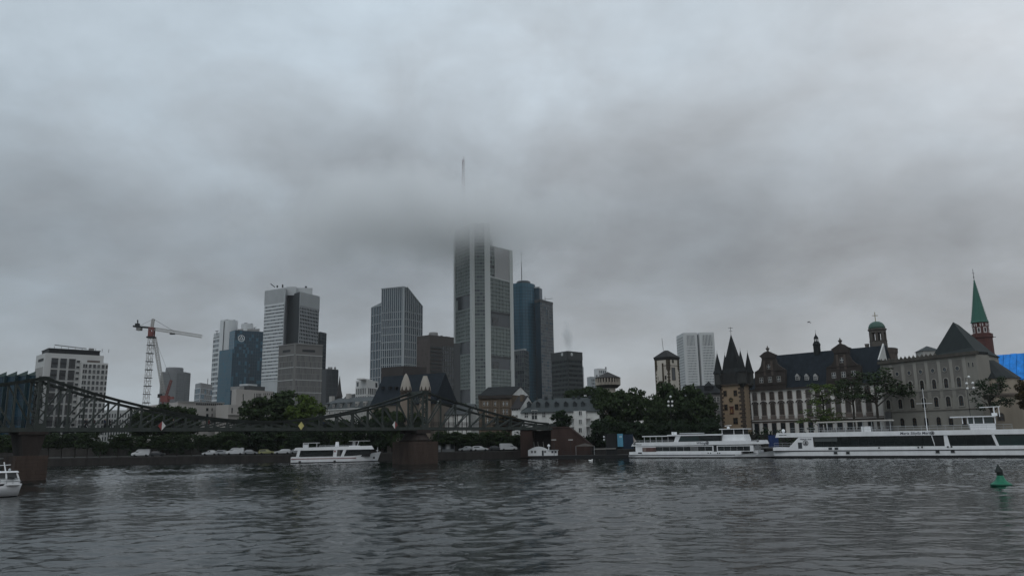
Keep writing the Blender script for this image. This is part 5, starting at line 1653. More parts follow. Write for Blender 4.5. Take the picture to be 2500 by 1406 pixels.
MB().lathe(c.x, c.y, [(1.15, z - .6), (1.15, z1 - .4), (1.3, z1), (.75, z2)], 8).build('ridge_turret', [SLATE], t)
m = MB()
for k in range(6):
    a_ = math.pi / 3 * k
    m.tube((c.x + .6 * math.cos(a_), c.y + .6 * math.sin(a_), z2), (c.x + .6 * math.cos(a_), c.y + .6 * math.sin(a_), z3), .1, 4)
m.build('lantern_posts', [IRON], t)['kind'] = 'stuff'
MB().lathe(c.x, c.y, [(.8, z3 - .1), (.62, z3 + .5), (.2, z3 + 1.1), (.04, z4)], 8).build('lantern_cap', [SLATE], t)
MB().tube((c.x, c.y, z4 - .2), (c.x, c.y, z4 + .9), .04, 4).build('finial', [IRON], t)
G = F.off(0)
MB().add([Fr(F.p(F.L, 0, 0), F.p(F.L, -8, 0)).p(0, .1, 0) * 0 + F.p(F.L + .1, -.3, G.hit(2138, 878)[1]), F.p(F.L + .1, -6.8, G.hit(2138, 878)[1]), F.p(F.L + .1, -5.5, zridge + .4), F.p(F.L - .25, -.3, G.hit(2138, 878)[1]), F.p(F.L - .25, -6.8, G.hit(2138, 878)[1]), F.p(F.L - .25, -5.5, zridge + .4)], [(0, 1, 2), (3, 5, 4), (0, 2, 5, 3), (1, 4, 5, 2), (0, 3, 4, 1)]).build('white_gable_end', [WHITE], t)
MUS = F

# ------------------------------------------------------------------ plain long building with round arched windows and big hipped roof
A = P(2148, 889, 224)
B = Pz(2383, 871.5, A.z); B = P(2383, 871.5, max(189, min(198, B.y)))
F = Fr(A, B)
ZE = A.z
t = thing('arched_window_building', 'plain grey beige building with rows of arched windows and a big dark hipped roof', 'public building', (A.x, A.y, TZ))
GBE = mat('grey_beige_plaster', (.245, .232, .205), .9, .10, .4)
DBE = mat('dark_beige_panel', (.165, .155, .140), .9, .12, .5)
LTR = mat('light_window_trim', (.29, .275, .245), .9, .1)
back = F.off(-13)
MB().box(F, 0, F.L, -5, 0, TZ - .4, ZE).build('walls', [GBE], t)
DCR = mat('dark_crest_stone', (.075, .068, .058), .9, .3, .8)
MB().box(F, -.3, F.L + .3, -.8, .7, ZE - .1, ZE + .75).build('cornice', [DCR], t)
MB().box(F, 0, F.L, -5, -.9, ZE - .2, ZE + .6).build('flat_roof', [SLATE], t)
for k in range(22):
    u = F.L * (.02 + .045 * k)
    if u > F.L * .62: break
    m = MB()
    c = F.p(u, -.1, 0)
    m.lathe(c.x, c.y, [(.38, ZE + .7), (.42, ZE + 1.0), (.14, ZE + 1.3), (.02, ZE + 1.6)], 6)
    m.build('crest_finial', [DCR], t)
ucol = [F.hit(px, 940)[0] for px in (2165, 2194, 2223.5, 2252, 2282, 2311.5, 2343)]
r1b, r1t = F.hit(2282, 949)[1], F.hit(2282, 925.5)[1]
r2b, r2t = F.hit(2288, 993)[1], F.hit(2288, 968.5)[1]
r3b, r3t = F.hit(2294, 1039)[1], F.hit(2294, 1017)[1]
r0 = F.hit(2276, 904)[1]
sp = (ucol[-1] - ucol[0]) / 6
for i, u in enumerate(ucol):
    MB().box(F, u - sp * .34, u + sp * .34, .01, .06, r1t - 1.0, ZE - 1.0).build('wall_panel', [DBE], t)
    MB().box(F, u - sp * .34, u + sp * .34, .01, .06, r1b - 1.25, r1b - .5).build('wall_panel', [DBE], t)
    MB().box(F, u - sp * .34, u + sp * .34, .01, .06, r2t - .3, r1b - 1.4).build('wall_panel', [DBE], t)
    window(t, F, u, r0 - .62, 1.05, 1.05, 0, .16, 1, 1, fm=LTR, gm=G_MID, circ=True, w=.07)
    window(t, F, u, r1b, 1.15, r1t - r1b, .57, .24, 2, 3, fm=LTR, gm=G_DARK, bm_=WIND, w=.07)
    window(t, F, u, r2b, 1.25, r2t - r2b, .62, .22, 2, 3, fm=LTR, gm=G_DARK, bm_=WIND, w=.07)
    if i > 0: window(t, F, u, r3b, 1.25, r3t - r3b, .62, .10, 2, 3, fm=GBE, gm=G_DARK, bm_=WIND)
frame_part(t, F, 'sill_band', [LTR], [(0, F.L, .07, .16, r1b - .45, r1b - .2)])
frame_part(t, F, 'string_course', [mat('dark_beige_course', (.13, .118, .10), .9)], [(0, F.L, .01, .18, F.hit(2288, 1001)[1] - .12, F.hit(2288, 1001)[1] + .08)])  # course in a darker beige than the wall
for v in [u + sp / 2 for u in ucol[:-1]] + [ucol[-1] + sp * .55]:
    MB().box(F, v - sp * .13, v + sp * .13, .01, .10, r1b - .1, ZE - .4).build('pilaster', [LTR], t)
MB().box(F, .3, 2.2, .01, .5, TZ, F.hit(2205, 1003)[1]).build('dark_bay', [mat('grey_bay', (.11, .11, .11), .9)], t)  # projecting bay in a darker grey than the plaster
for px in (2366, 2376):
    u, z = F.hit(px, 895); window(t, F, u, z, .35, 1.1, .15, .1, 1, 1, fm=LTR, gm=G_DARK, proud=.1)
# hipped block
hl, hc, hr = P(2264, 866, 225), P(2381, 858, 199), P(2436, 862, 216)
zh = P(2381, 858, 199).z
fp = quadfoot(hl, hc, hr)
MB().prism(fp, TZ, zh).build('hipped_block', [mat('cream_block_plaster', (.34, .32, .285), .9, .1, .4)], t)
ra, rb = P(2327, 787.5, 218), P(2351, 790, 223)
zr = (ra.z + rb.z) / 2
cc = sum(fp, Vector((0, 0))) / 4
e = [cc + (p - cc) * 1.06 for p in fp]
mid = [cc + (p - cc) * .84 for p in fp]
a_ = Vector((ra.x, ra.y, zr)); b_ = Vector((rb.x, rb.y + 2, zr))
m = MB().add([(p.x, p.y, zh - .1) for p in e] + [(p.x, p.y, zh + 1.6) for p in mid] + [a_, b_], [(i, (i + 1) % 4, 4 + (i + 1) % 4, 4 + i) for i in range(4)] + [(4, 5, 8), (5, 6, 9, 8), (6, 7, 9), (7, 4, 8, 9)])
m.build('hipped_roof', [mat('grey_green_slate', (.020, .026, .026), .75, .2, .5, .15)], t)
# small pyramid roof behind it
c = P(2262, 858, 290)
tt = thing('roof_pavilion', 'small pale pavilion with a grey pyramid roof peeping over the parapet of the beige building', 'pavilion', (c.x, c.y, TZ))
Fq = Fr((c.x - 3.0, c.y - 3), (c.x + 3.0, c.y - 3.4))
z0, z1 = P(2262, 858, 290).z, P(2264, 844.5, 290).z
MB().box(Fq, 0, 6, -6, 0, TZ, z0).build('walls', [CREAM], tt)
MB().add([Fq.p(-.4, .4, z0), Fq.p(6.4, .4, z0), Fq.p(6.4, -6.4, z0), Fq.p(-.4, -6.4, z0), Fq.p(3, -3, z1)], [(0, 1, 4), (1, 2, 4), (2, 3, 4), (3, 0, 4)]).build('pyramid_roof', [GRS], tt)

# ------------------------------------------------------------------ chapel apse at the right edge
c = P(2447, 960, 202)
t = thing('chapel', 'cream polygonal chapel with a dark roof and a stone ledge at the right edge', 'chapel', (c.x, c.y, TZ))
CHP = mat('chapel_plaster', (.32, .275, .22), .9, .1, .4)
zl, zt = P(2447, 962, 197).z, P(2447, 923, 197).z
MB().lathe(c.x, c.y, [(5.6, TZ - .3), (5.4, zl - .4)], 12, rot=.2).build('lower_wall', [CHP], t)
MB().lathe(c.x, c.y, [(5.7, zl - .5), (5.75, zl), (5.0, zl + .3)], 12, rot=.2).build('stone_ledge', [mat('ledge_stone', (.12, .10, .085), .9)], t)
MB().lathe(c.x - .4, c.y, [(4.7, zl), (4.7, zt + .3)], 12, rot=.2).build('upper_wall', [CHP], t)
ra, rb = P(2398, 880, 205), P(2422, 879.5, 205)
n = 14
ring = [Vector((c.x - .4 + 5.1 * math.cos(2 * math.pi * i / n), c.y + 5.1 * math.sin(2 * math.pi * i / n), zt + .1)) for i in range(n)]
up = []
for i, p in enumerate(ring):
    s_ = (p.x - (c.x - 5.1)) / 10.2
    x_ = ra.x + (rb.x - ra.x) * min(1, max(0, s_ * 1.0))
    up.append(Vector((x_, c.y + 2 + (p.y - c.y) * .04, ra.z)))
m = MB().add(ring + up, [(i, (i + 1) % n, n + (i + 1) % n, n + i) for i in range(n)] + [tuple(range(n, 2 * n))])
m.build('roof', [mat('chapel_roof_slate', (.014, .018, .019), .65, .2, .6)], t)
Fc = Fr((c.x - 3, c.y - 4.62), (c.x + 3, c.y - 4.55))
u, z = Fc.hit(2437, 951); window(t, Fc, u, z, 1.75, 1.65, .25, .2, 3, 3, fm=mat('chapel_window_stone', (.13, .11, .09), .9), gm=G_MID, bm_=WIND)
Fc2 = Fr((c.x - 3, c.y - 5.5), (c.x + 3, c.y - 5.45))
u, z = Fc2.hit(2444, 1026); window(t, Fc2, u, z, 1.4, 1.7, .4, .22, 2, 2, fm=MATS['chapel_window_stone'], gm=G_DARK, bm_=WIND)
# blue sheeted roof
A, B = P(2415, 930, 262), P(2700, 925, 240)
F = Fr(A, B)
t = thing('blue_sheeted_building', 'building whose long roof is wrapped in bright blue sheeting behind the chapel', 'house', F.p(F.L / 2, -5, TZ))
zt = F.off(-6).hit(2465, 864.5)[1]; zb = F.hit(2465, 926)[1]
MB().box(F, 0, F.L, -12, 0, TZ, zb - .4).build('walls', [CREAM], t)
u0 = F.off(-6).hit(2424, 867)[0]
BLU = mat('blue_sheeting', (.012, .25, .80), .45, .3, .8, bump=.4, bscale=1.2)
k = MB()
nx, nz = 16, 5
for i in range(nx):
    for j in range(nz):
        ua, ub = F.L * i / nx, F.L * (i + 1) / nx
        wa, wb = -6 * j / nz + .2, -6 * (j + 1) / nz + .2
        za, zb2 = zb + (zt - zb) * j / nz, zb + (zt - zb) * (j + 1) / nz
        ua += .06; ub -= .06; wa -= .05; wb += .05; jz = random.uniform(-.08, .12); za += jz; zb2 += jz + random.uniform(-.05, .05)
        MB().add([F.p(ua, wa, za), F.p(ub, wa, za), F.p(ub, wb, zb2), F.p(ua, wb, zb2), F.p(ua, wa - .1, za - .3), F.p(ub, wa - .1, za - .3), F.p(ub, wb - .1, zb2 - .3), F.p(ua, wb - .1, zb2 - .3)],
                 [(0, 1, 2, 3), (4, 7, 6, 5), (0, 4, 5, 1), (1, 5, 6, 2), (2, 6, 7, 3), (3, 7, 4, 0)]).build('sheet_panel', [BLU], t)
MB().add([F.p(0, -5.9, zt), F.p(F.L, -5.9, zt), F.p(F.L, -12, zb), F.p(0, -12, zb)], [(0, 1, 2, 3)]).build('back_slope', [BLU], t)

# ------------------------------------------------------------------ two church towers behind
c = P(2142, 800, 330)
t = thing('domed_church_tower', 'round church tower with green copper dome and gilt cross', 'church tower', (c.x, c.y, TZ))
COPPER = mat('green_copper', (.055, .105, .085), .6, .15, .4)
TST = mat('tower_dark_stone', (.085, .075, .065), .9, .2, .3)
def zy(y, x=2142): return P(x, y, 330).z
r = 3.35
MB().lathe(c.x, c.y, [(6.6, TZ), (6.6, zy(868)), (6.9, zy(862)), (6.9, zy(855)), (6.2, zy(853))], 24).build('main_drum', [mat('drum_red_stone', (.085, .065, .056), .9, .2, .3)], t)
MB().lathe(c.x, c.y, [(6.95, zy(856)), (7.0, zy(853.5)), (6.4, zy(852))], 24).build('drum_cornice', [TST], t)
MB().lathe(c.x - .2, c.y, [(3.5, zy(856)), (3.4, zy(834)), (3.6, zy(832.5)), (3.3, zy(832))], 16).build('lower_stage', [TST], t)
for k in range(8):
    a_ = 2 * math.pi * k / 8 + .2
    p = Vector((c.x - .2 + 2.95 * math.cos(a_), c.y + 2.95 * math.sin(a_)))
    Fp = Fr(p - Vector((-math.sin(a_), math.cos(a_))) * .5, p + Vector((-math.sin(a_), math.cos(a_))) * .5)
    MB().box(Fp, 0, 1.0, -.35, .35, zy(832), zy(808)).build('belfry_pier', [TST], t)
m = MB().lathe(c.x - .2, c.y, [(3.3, zy(813)), (3.3, zy(808)), (3.75, zy(806)), (3.75, zy(804)), (3.4, zy(803))], 24)
m.build('belfry_cornice', [TST], t)
h = zy(784.5) - zy(803)
MB().lathe(c.x - .3, c.y, [(3.35, zy(803)), (3.3, zy(803) + h * .25), (2.95, zy(803) + h * .52), (2.3, zy(803) + h * .77), (1.3, zy(803) + h * .94), (.3, zy(803) + h)], 24).build('dome', [COPPER], t, smooth=True)
zc0, zc1 = zy(785), zy(762)
GOLD = mat('gilt_cross', (.42, .38, .28), .4, .1)
MB().bar((c.x - .5, c.y, zc0), (c.x - .5, c.y, zc1), .28, .28, (0, 1, 0)).bar((c.x - 1.7, c.y, zc0 + (zc1 - zc0) * .64), (c.x + .7, c.y, zc0 + (zc1 - zc0) * .64), .28, .28, (0, 1, 0)).build('cross', [GOLD], t)
MB().lathe(c.x - 5.2, c.y, [(.9, zy(853)), (.9, zy(842)), (1.05, zy(841)), (1.05, zy(839))], 4).build('side_pinnacle', [TST], t)

c = P(2396, 800, 290)
t = thing('green_spire_church_tower', 'red stone church tower with a slender green copper spire', 'church tower', (c.x, c.y, TZ))
def zy(y, x=2390): return P(x, y, 290).z
REDT = mat('red_church_stone', (.095, .040, .034), .9, .2, .5)
WHP = mat('white_tracery', (.46, .42, .40), .8, .1)
MB().lathe(c.x, c.y, [(3.3, TZ), (3.2, zy(826))], 8, rot=math.pi / 8).build('shaft', [REDT], t)
MB().lathe(c.x - .1, c.y, [(3.1, zy(828)), (3.55, zy(825)), (3.55, zy(816)), (3.3, zy(815))], 8, rot=math.pi / 8).build('gallery', [REDT], t)
MB().lathe(c.x - .3, c.y, [(2.75, zy(818)), (2.75, zy(788)), (3.0, zy(787))], 8, rot=math.pi / 8).build('belfry', [REDT], t)
for k in range(8):
    a_ = math.pi / 4 * k
    rad = 2.75 * math.cos(math.pi / 8)
    p = Vector((c.x - .3 + rad * math.cos(a_), c.y + rad * math.sin(a_)))
    tg = Vector((-math.sin(a_), math.cos(a_)))
    Fp = Fr(p - tg, p + tg)
    if Fp.n.dot(Vector((math.cos(a_), math.sin(a_)))) < 0: Fp = Fr(p + tg, p - tg)
    MB().box(Fp, .38, 1.62, .02, .12, zy(814), zy(800)).build('tracery_panel', [WHP], t)
    window(t, Fp, 1.0, zy(811), .45, zy(802) - zy(811), .2, .06, 1, 1, fm=REDT, gm=G_DARK, w=.13, proud=.05)
    for s in (.35, 1.65): MB().lathe(Fp.p(s, .05, 0).x, Fp.p(s, .05, 0).y, [(.22, zy(798)), (.22, zy(791))], 4).build('tracery_panel', [WHP], t)
zt = zy(681, 2373)
MB().lathe(c.x - .4, c.y, [(3.1, zy(788)), (2.75, zy(783)), (2.0, zy(757)), (.06, zt)], 8, rot=math.pi / 8).build('spire', [mat('bright_copper', (.035, .115, .085), .6, .15, .4)], t)
m = MB()
for k in range(8):
    a_ = math.pi / 8 + math.pi / 4 * k
    for j in range(16):
        f_ = j / 16
        rr = 2.75 * (1 - f_) + .06
        z = zy(783) + (zt - zy(783)) * f_
        m.lathe(c.x - .4 + rr * math.cos(a_), c.y + rr * math.sin(a_), [(.13, z), (.02, z + .32)], 4)
m.build('crockets', [MATS['bright_copper']], t)['kind'] = 'stuff'
m = MB().tube((c.x - .4, c.y, zt - .3), (c.x - .4, c.y, zy(657, 2371)), .09, 4).lathe(c.x - .4, c.y, [(.08, zt + .3), (.3, zt + .6), (.08, zt + .9)], 8).bar((c.x - .9, c.y, zt + 2.2), (c.x + .1, c.y, zt + 2.2), .1, .12, (0, 1, 0))
m.build('finial', [IRON], t)
MB().bar(Vector((c.x + 3, c.y, zy(823))), Vector((c.x + 4.9, c.y, zy(823))), .2, .2, (0, 1, 0)).build('water_spout', [IRON], t)
# ------------------------------------------------------------------ boats
def text_on(parent, F, u, z, s, size, m, w, name='lettering', italic=False):
    cu = bpy.data.curves.new(name, 'FONT')
    cu.body = s
    cu.size = size
    cu.align_x, cu.align_y = 'LEFT', 'CENTER'
    cu.extrude = .01
    cu.offset = .008
    if italic: cu.shear = .25
    cu.materials.append(m)
    o = bpy.data.objects.new(name, cu)
    COL.objects.link(o)
    bpy.context.view_layer.update()
    me = bpy.data.meshes.new_from_object(o.evaluated_get(bpy.context.evaluated_depsgraph_get()))
    bpy.data.objects.remove(o)
    o = bpy.data.objects.new(name, me)
    COL.objects.link(o)
    o.parent = parent
    o.location = F.p(u, w, z) - BASE[parent.name]
    o.rotation_euler = (math.pi / 2, 0, F.ang)
    o['kind'] = 'stuff'
    return o
def medallion(parent, F, u, z, r, w, name='portrait_medallion'):
    m = MB()
    n = 18
    o_ = [F.p(u + r * math.cos(2 * math.pi * i / n), w, z + r * math.sin(2 * math.pi * i / n)) for i in range(n)]
    i_ = [F.p(u + r * .82 * math.cos(2 * math.pi * i / n), w + .01, z + r * .82 * math.sin(2 * math.pi * i / n)) for i in range(n)]
    m.poly(o_, 0).poly(i_, 1)
    hd = [F.p(u + .1 * r + r * .34 * math.cos(2 * math.pi * i / 10), w + .02, z + .15 * r + r * .45 * math.sin(2 * math.pi * i / 10)) for i in range(10)]
    sh = [F.p(u + x * r, w + .02, z + y * r) for x, y in ((-.6, -.55), (.55, -.6), (.5, -.3), (.15, -.1), (-.2, -.15), (-.55, -.35))]
    m.poly(hd, 2).poly(sh, 2)
    o = m.build(name, [BLACK, mat('medallion_grey', (.45, .46, .47), .5), mat('medallion_dark', (.06, .06, .065), .5)], parent)
    o['kind'] = 'stuff'
    return o
BGL = glass('boat_glass', (.010, .014, .015), .06, .6, 0, .3, .3)
BGT = glass('teal_boat_glass', (.018, .034, .034), .08, .6, 0, .3, .3)
HULLG = mat('shaded_hull_grey', (.36, .37, .375), .5, .06)
LETT = mat('lettering_blue_grey', (.05, .055, .08), .5)
WHITE2 = mat('boat_white_matt', (.66, .67, .68), .5, .06, .4)
def hull(F, L0, L1, beam, z0, zside, zbow, bow, stern=.0, n=18, flare=.0, taper0=.86):
    """closed hull along u, pointed at L1: sections with a soft bilge"""
    m = MB()
    rows = []
    for i in range(n + 1):
        f = i / n
        u = L0 + (L1 - L0) * f
        k = 1.0
        if f > 1 - bow:
            q = (f - (1 - bow)) / bow
            k = max(.02, 1 - q ** 2.2)
        if f < .06: k *= taper0 + (1 - taper0) * f / .06
        ztop = zside + (zbow - zside) * max(0, (f - (1 - bow * 1.15)) / (bow * 1.15)) ** 1.4
        hb = beam / 2 * k
        lb = hb * (1 - flare * (1 if f > 1 - bow else .25))
        du = -(L1 - L0) * .035 * max(0, (f - (1 - bow)) / bow) if bow else 0
        w0 = -beam / 2
        rows.append([F.p(u + du, w0 + lb, z0), F.p(u + du * .5, w0 + (lb + hb) / 2, (z0 + ztop) / 2 + .1), F.p(u, w0 + hb, ztop),
                     F.p(u, w0 - hb, ztop), F.p(u + du * .5, w0 - (lb + hb) / 2, (z0 + ztop) / 2 + .1), F.p(u + du, w0 - lb, z0)])
    k = 6
    pts = [p for r in rows for p in r]
    fs = []
    for i in range(n):
        for j in range(5):
            fs.append((i * k + j, (i + 1) * k + j, (i + 1) * k + j + 1, i * k + j + 1))
        fs.append((i * k + 5, (i + 1) * k + 5, (i + 1) * k, i * k))
    fs.append(tuple(range(k))); fs.append(tuple(range(n * k, n * k + k)))
    m.add(pts, fs)
    return m
def rail(parent, F, u0, u1, w, z0, z1, n=None, mat_=None):
    m = MB()
    n = n or max(2, int((u1 - u0) / 1.5))
    for zq in (z1, (z0 + z1) / 2): m.tube(F.p(u0, w, zq), F.p(u1, w, zq), .03, 4)
    for i in range(n + 1):
        u = u0 + (u1 - u0) * i / n
        m.tube(F.p(u, w, z0), F.p(u, w, z1), .025, 4)
    return m.build('railing', [mat_ or ALU], parent)

# 1. the big white excursion ship at the right edge
A, B = Pz(1889, 1118.5, 0), Pz(2490, 1117, 0)
F = Fr(A, B)
LN = 66.0
t = thing('excursion_ship', 'large white excursion ship with long black glazing moored at the right edge', 'ship', F.p(LN / 2, -4.5, 0))
def H(px, py): return F.hit(px, py)
def cb(name, mats, *boxes, stuff=False): return frame_part(t, F, name, mats, boxes, stuff)
BM = 9.0
z_a, z_b, z_c, z_d, z_e, z_f = .55, H(1950, 1099.5)[1], H(1950, 1092.5)[1], H(1990, 1066.5)[1], H(1950, 1056)[1], 0
hull(F, .05, LN, BM - .1, -.5, z_a, z_a, .14).build('boot_topping', [BLACK], t)
hull(F, 0, LN + .3, BM, z_a, z_b - .12, z_b + 1.3, .14, flare=.05).build('hull', [WPAINT], t, smooth=False)
u_s = H(1989, 1080)[0]
u_p = H(1950, 1080)[0]
cb('rubbing_strake', [IRON], (0, LN * .83, -.5, .07, z_b - .18, z_b + .02))
cb('bulwark', [WPAINT], (0, LN * .86, -BM, -.02, z_b + .02, z_c + .1))
u_end = LN * .90
# saloon: dark glazing, slightly set in
cb('saloon_core', [BLACK], (u_s, u_end, -BM + .4, -.30, z_c, z_d + .05))
posts = [H(2277, 1075)[0], H(2305, 1075)[0], H(2314, 1075)[0], H(2426.5, 1075)[0], H(2432, 1075)[0]]
def glaze(u0, u1, n, mt, w=-.24):
    for i in range(n):
        a, b = u0 + (u1 - u0) * i / n, u0 + (u1 - u0) * (i + 1) / n
        MB().poly([F.p(a + .03, w, z_c + .1), F.p(b - .03, w, z_c + .1), F.p(b - .03, w, z_d), F.p(a + .03, w, z_d)]).build('saloon_window', [mt], t)
glaze(u_s, posts[0], 13, BGL)
glaze(posts[2], posts[3], 5, BGL)
glaze(posts[4], u_end, 6, BGT)
for px in (2002, 2030):
    u = H(px, 1080)[0]
    cb('roller_blind', [glass('grey_blind', (.055, .065, .065), .5)], (u - 1.2, u + 1.2, -.235, -.22, z_c + 1.3, z_d - .1))
cb('entrance', [BLACK], (posts[0] + .3, posts[1], -.3, -.06, z_b + .05, z_d))
m = MB()
m.bar(F.p(posts[0] + .35, -.12, z_c), F.p(posts[0] - .1, -.12, z_d), .12, .16, Vector((F.n.x, F.n.y, 0)))
m.build('window_post', [WPAINT], t)
m = MB().hexa([F.p(posts[1], -.1, z_c - .1), F.p(posts[2] + .35, -.1, z_c - .1), F.p(posts[2] + .35, -.25, z_c - .1), F.p(posts[1], -.25, z_c - .1), F.p(posts[1] - .15, -.1, z_d), F.p(posts[2], -.1, z_d), F.p(posts[2], -.25, z_d), F.p(posts[1] - .15, -.25, z_d)])
m.build('window_post', [WPAINT], t)
m = MB().bar(F.p(posts[4] + .2, -.12, z_c), F.p(posts[3] - .05, -.12, z_d), .12, .5, Vector((F.n.x, F.n.y, 0)))
m.build('window_post', [WPAINT], t)
# slanted aft panel
q = [H(1927.5, 1090), H(1949.5, 1067), H(1984, 1066.5), H(1987, 1097), H(1927.5, 1097)]
f = [F.p(u, -.03, z) for u, z in q]; k = [F.p(u, -.35, z) for u, z in q]
MB().add(f + k, [tuple(range(5)), tuple(range(9, 4, -1))] + [(i, (i + 1) % 5, 5 + (i + 1) % 5, 5 + i) for i in range(5)]).build('aft_panel', [WPAINT], t)
u, z = H(1953.5, 1086.5)
cb('aft_window', [G_MID], (u - .45, u + .42, -.02, .0, z - .75, z + .65))
u, z = H(1966.5, 1081); medallion(t, F, u, z, .62, .02)
u, z = H(1953, 1072.2); text_on(t, F, u, z, 'PRIMUS-LINIE', .42, LETT, .0)
# roof fascia
u_f0, u_f1 = H(1895, 1060)[0], LN * .93
m = MB()
ff = [F.p(u_f0 - .25, .06, z_d + .02), F.p(u_f1, .06, z_d + .02), F.p(u_f1 + 1.5, -.6, z_e - .2), F.p(u_f1 - 4, .04, z_e), F.p(u_f0 + .1, .06, z_e)]
kk = [Vector((p.x - F.n.x * BM, p.y - F.n.y * BM, p.z)) for p in ff]
m.add(ff + kk, [tuple(range(5)), tuple(range(9, 4, -1))] + [(i, (i + 1) % 5, 5 + (i + 1) % 5, 5 + i) for i in range(5)])
m.build('roof_fascia', [WPAINT], t)
u, z = H(2196, 1051.5); z = (z_d + z_e) / 2; text_on(t, F, u, z, 'Maria Sibylla Merian', .80, LETT, .09, italic=True)
u, z = H(2275.5, 1051); z = (z_d + z_e) / 2; medallion(t, F, u, z, .40, .09)
u, z = H(1902, 1062); text_on(t, F, u, z, 'PRIMUS-LINIE', .28, LETT, .09)
for px, py in ((2040, 1105), (2070, 1105), (2289, 1102.5), (2326, 1101.5)):
    u, z = H(px, py)
    m = MB().box(F, u - .42, u + .42, .02, .06, z - .33, z + .33, 0).box(F, u - .34, u + .34, .062, .075, z - .25, z + .25, 1)
    m.build('porthole', [ALU, BLACK], t)['kind'] = 'stuff'
for px, py in ((2027, 1094.5), (2042, 1094.5)):
    u, z = H(px, py); cb('vent_grille', [G_MID], (u - .38, u + .38, -.02, .02, z - .25, z + .25))
for px, py in ((2146, 1092.5), (2242, 1091.5), (2251, 1091), (2314, 1090), (2323, 1090)):
    u, z = H(px, py); cb('bollard', [IRON], (u - .16, u + .16, -.02, .1, z - .15, z + .15))
rail(t, F, u_f0 + 3, LN * .72, -.4, z_e, z_e + 1.0)
rail(t, F, .3, u_p, -.2, z_c + .1, z_c + 1.1)
cb('deck_house', [WPAINT], (H(2101, 1045)[0], H(2125, 1045)[0], -4, -1.4, z_e, z_e + 1.15))
ua, ub = H(1991, 1031)[0], H(2178, 1024)[0]
zc0, zc1 = H(1991, 1030.5)[1], H(2178, 1024.5)[1]
m = MB().hexa([F.p(ua, -1.0, zc0 - .12), F.p(ub, -1.0, zc1 - .12), F.p(ub, -BM + 1, zc1 - .12), F.p(ua, -BM + 1, zc0 - .12), F.p(ua, -1.0, zc0 + .12), F.p(ub, -1.0, zc1 + .12), F.p(ub, -BM + 1, zc1 + .12), F.p(ua, -BM + 1, zc0 + .12)])
m.build('canopy', [mat('canopy_canvas', (.50, .48, .44), .8)], t)
m = MB()
for i in range(9):
    u = ua + (ub - ua) * (.03 + .117 * i)
    m.tube(F.p(u, -1.2, z_e), F.p(u, -1.2, zc0 + (zc1 - zc0) * (u - ua) / (ub - ua)), .06, 4)
m.build('canopy_posts', [ALU], t)['kind'] = 'stuff'
m = MB()
for i in range(26):
    u = ua + 1 + (ub - ua - 2) * i / 26
    m.box(F, u, u + .5, -3, -1.6, z_e, z_e + .45).box(F, u, u + .08, -3, -1.6, z_e + .45, z_e + .9)
m.build('deck_seats', [mat('seat_grey', (.15, .15, .15), .7)], t)['kind'] = 'stuff'
u, z = H(1909.5, 1051.5)
c = F.p(u, -1.5, 0)
MB().lathe(c.x, c.y, [(.05, z_e + .0), (.34, z - .25), (.42, z), (.36, z + .25), (.05, z + .42)], 12).build('radar_dome', [WPAINT], t, smooth=True)
# wheelhouse
ua, ub = H(2334, 1030)[0], H(2431, 1030)[0]
zw0, zw1 = H(2360, 1034)[1], H(2360, 1018)[1]
m = MB().hexa([F.p(ua + 2.6, -2, z_e), F.p(ub, -2, z_e), F.p(ub, -BM + 2, z_e), F.p(ua + 2.6, -BM + 2, z_e), F.p(ua + 2.3, -2, zw0), F.p(ub, -2, zw0), F.p(ub, -BM + 2, zw0), F.p(ua + 2.3, -BM + 2, zw0)])
m.build('wheelhouse_base', [WHITE2], t)
cb('wheelhouse_glass', [BGT], (ua + 2.2, ub - .3, -BM + 2.1, -2.1, zw0, zw1))
for px in (2350, 2363, 2378, 2402, 2431):
    u = H(px, 1026)[0]; cb('wheelhouse_post', [WPAINT], (u - .1, u + .1, -2.1, -1.95, zw0, zw1))
cb('wheelhouse_roof', [WPAINT], (ua - 1, ub + .2, -BM + 1.4, -1.4, zw1, zw1 + .22))
um = H(2430, 1012)[0]
m = MB().tube(F.p(um, -3, zw1), F.p(um, -3, zw1 + 2.1), .12, 5).bar(F.p(um - 2.6, -3, zw1 + 2.0), F.p(um + 1.2, -3, zw1 + 2.1), .2, .16, Vector((F.n.x, F.n.y, 0))).box(F, um - .5, um + .5, -3.4, -2.6, zw1 + .2, zw1 + .8).tube(F.p(um + .9, -3, zw1), F.p(um + .9, -3, zw1 + 2.0), .08, 5)
m.build('radar_mast', [WPAINT], t)
u0, z0 = H(2262, 1040); u1, z1 = H(2255.5, 946)
um = u0
m = MB().tube(F.p(um, -4, z_e), F.p(um, -4, z1), .09, 5, 0, .04).bar(F.p(um - 1.6, -4, H(2258, 983)[1]), F.p(um + 1.6, -4, H(2258, 983)[1]), .08, .08, Vector((F.n.x, F.n.y, 0)))
m.build('flag_mast', [WPAINT], t)
# grey fender line and mooring rope
m = MB(); p0 = F.p(1.2, -.3, z_c + .3); p1 = F.p(-6, -BM - 1, 2.3)
m.tube(p0, p1, .04, 4); m.build('mooring_rope', [CREAM], t)

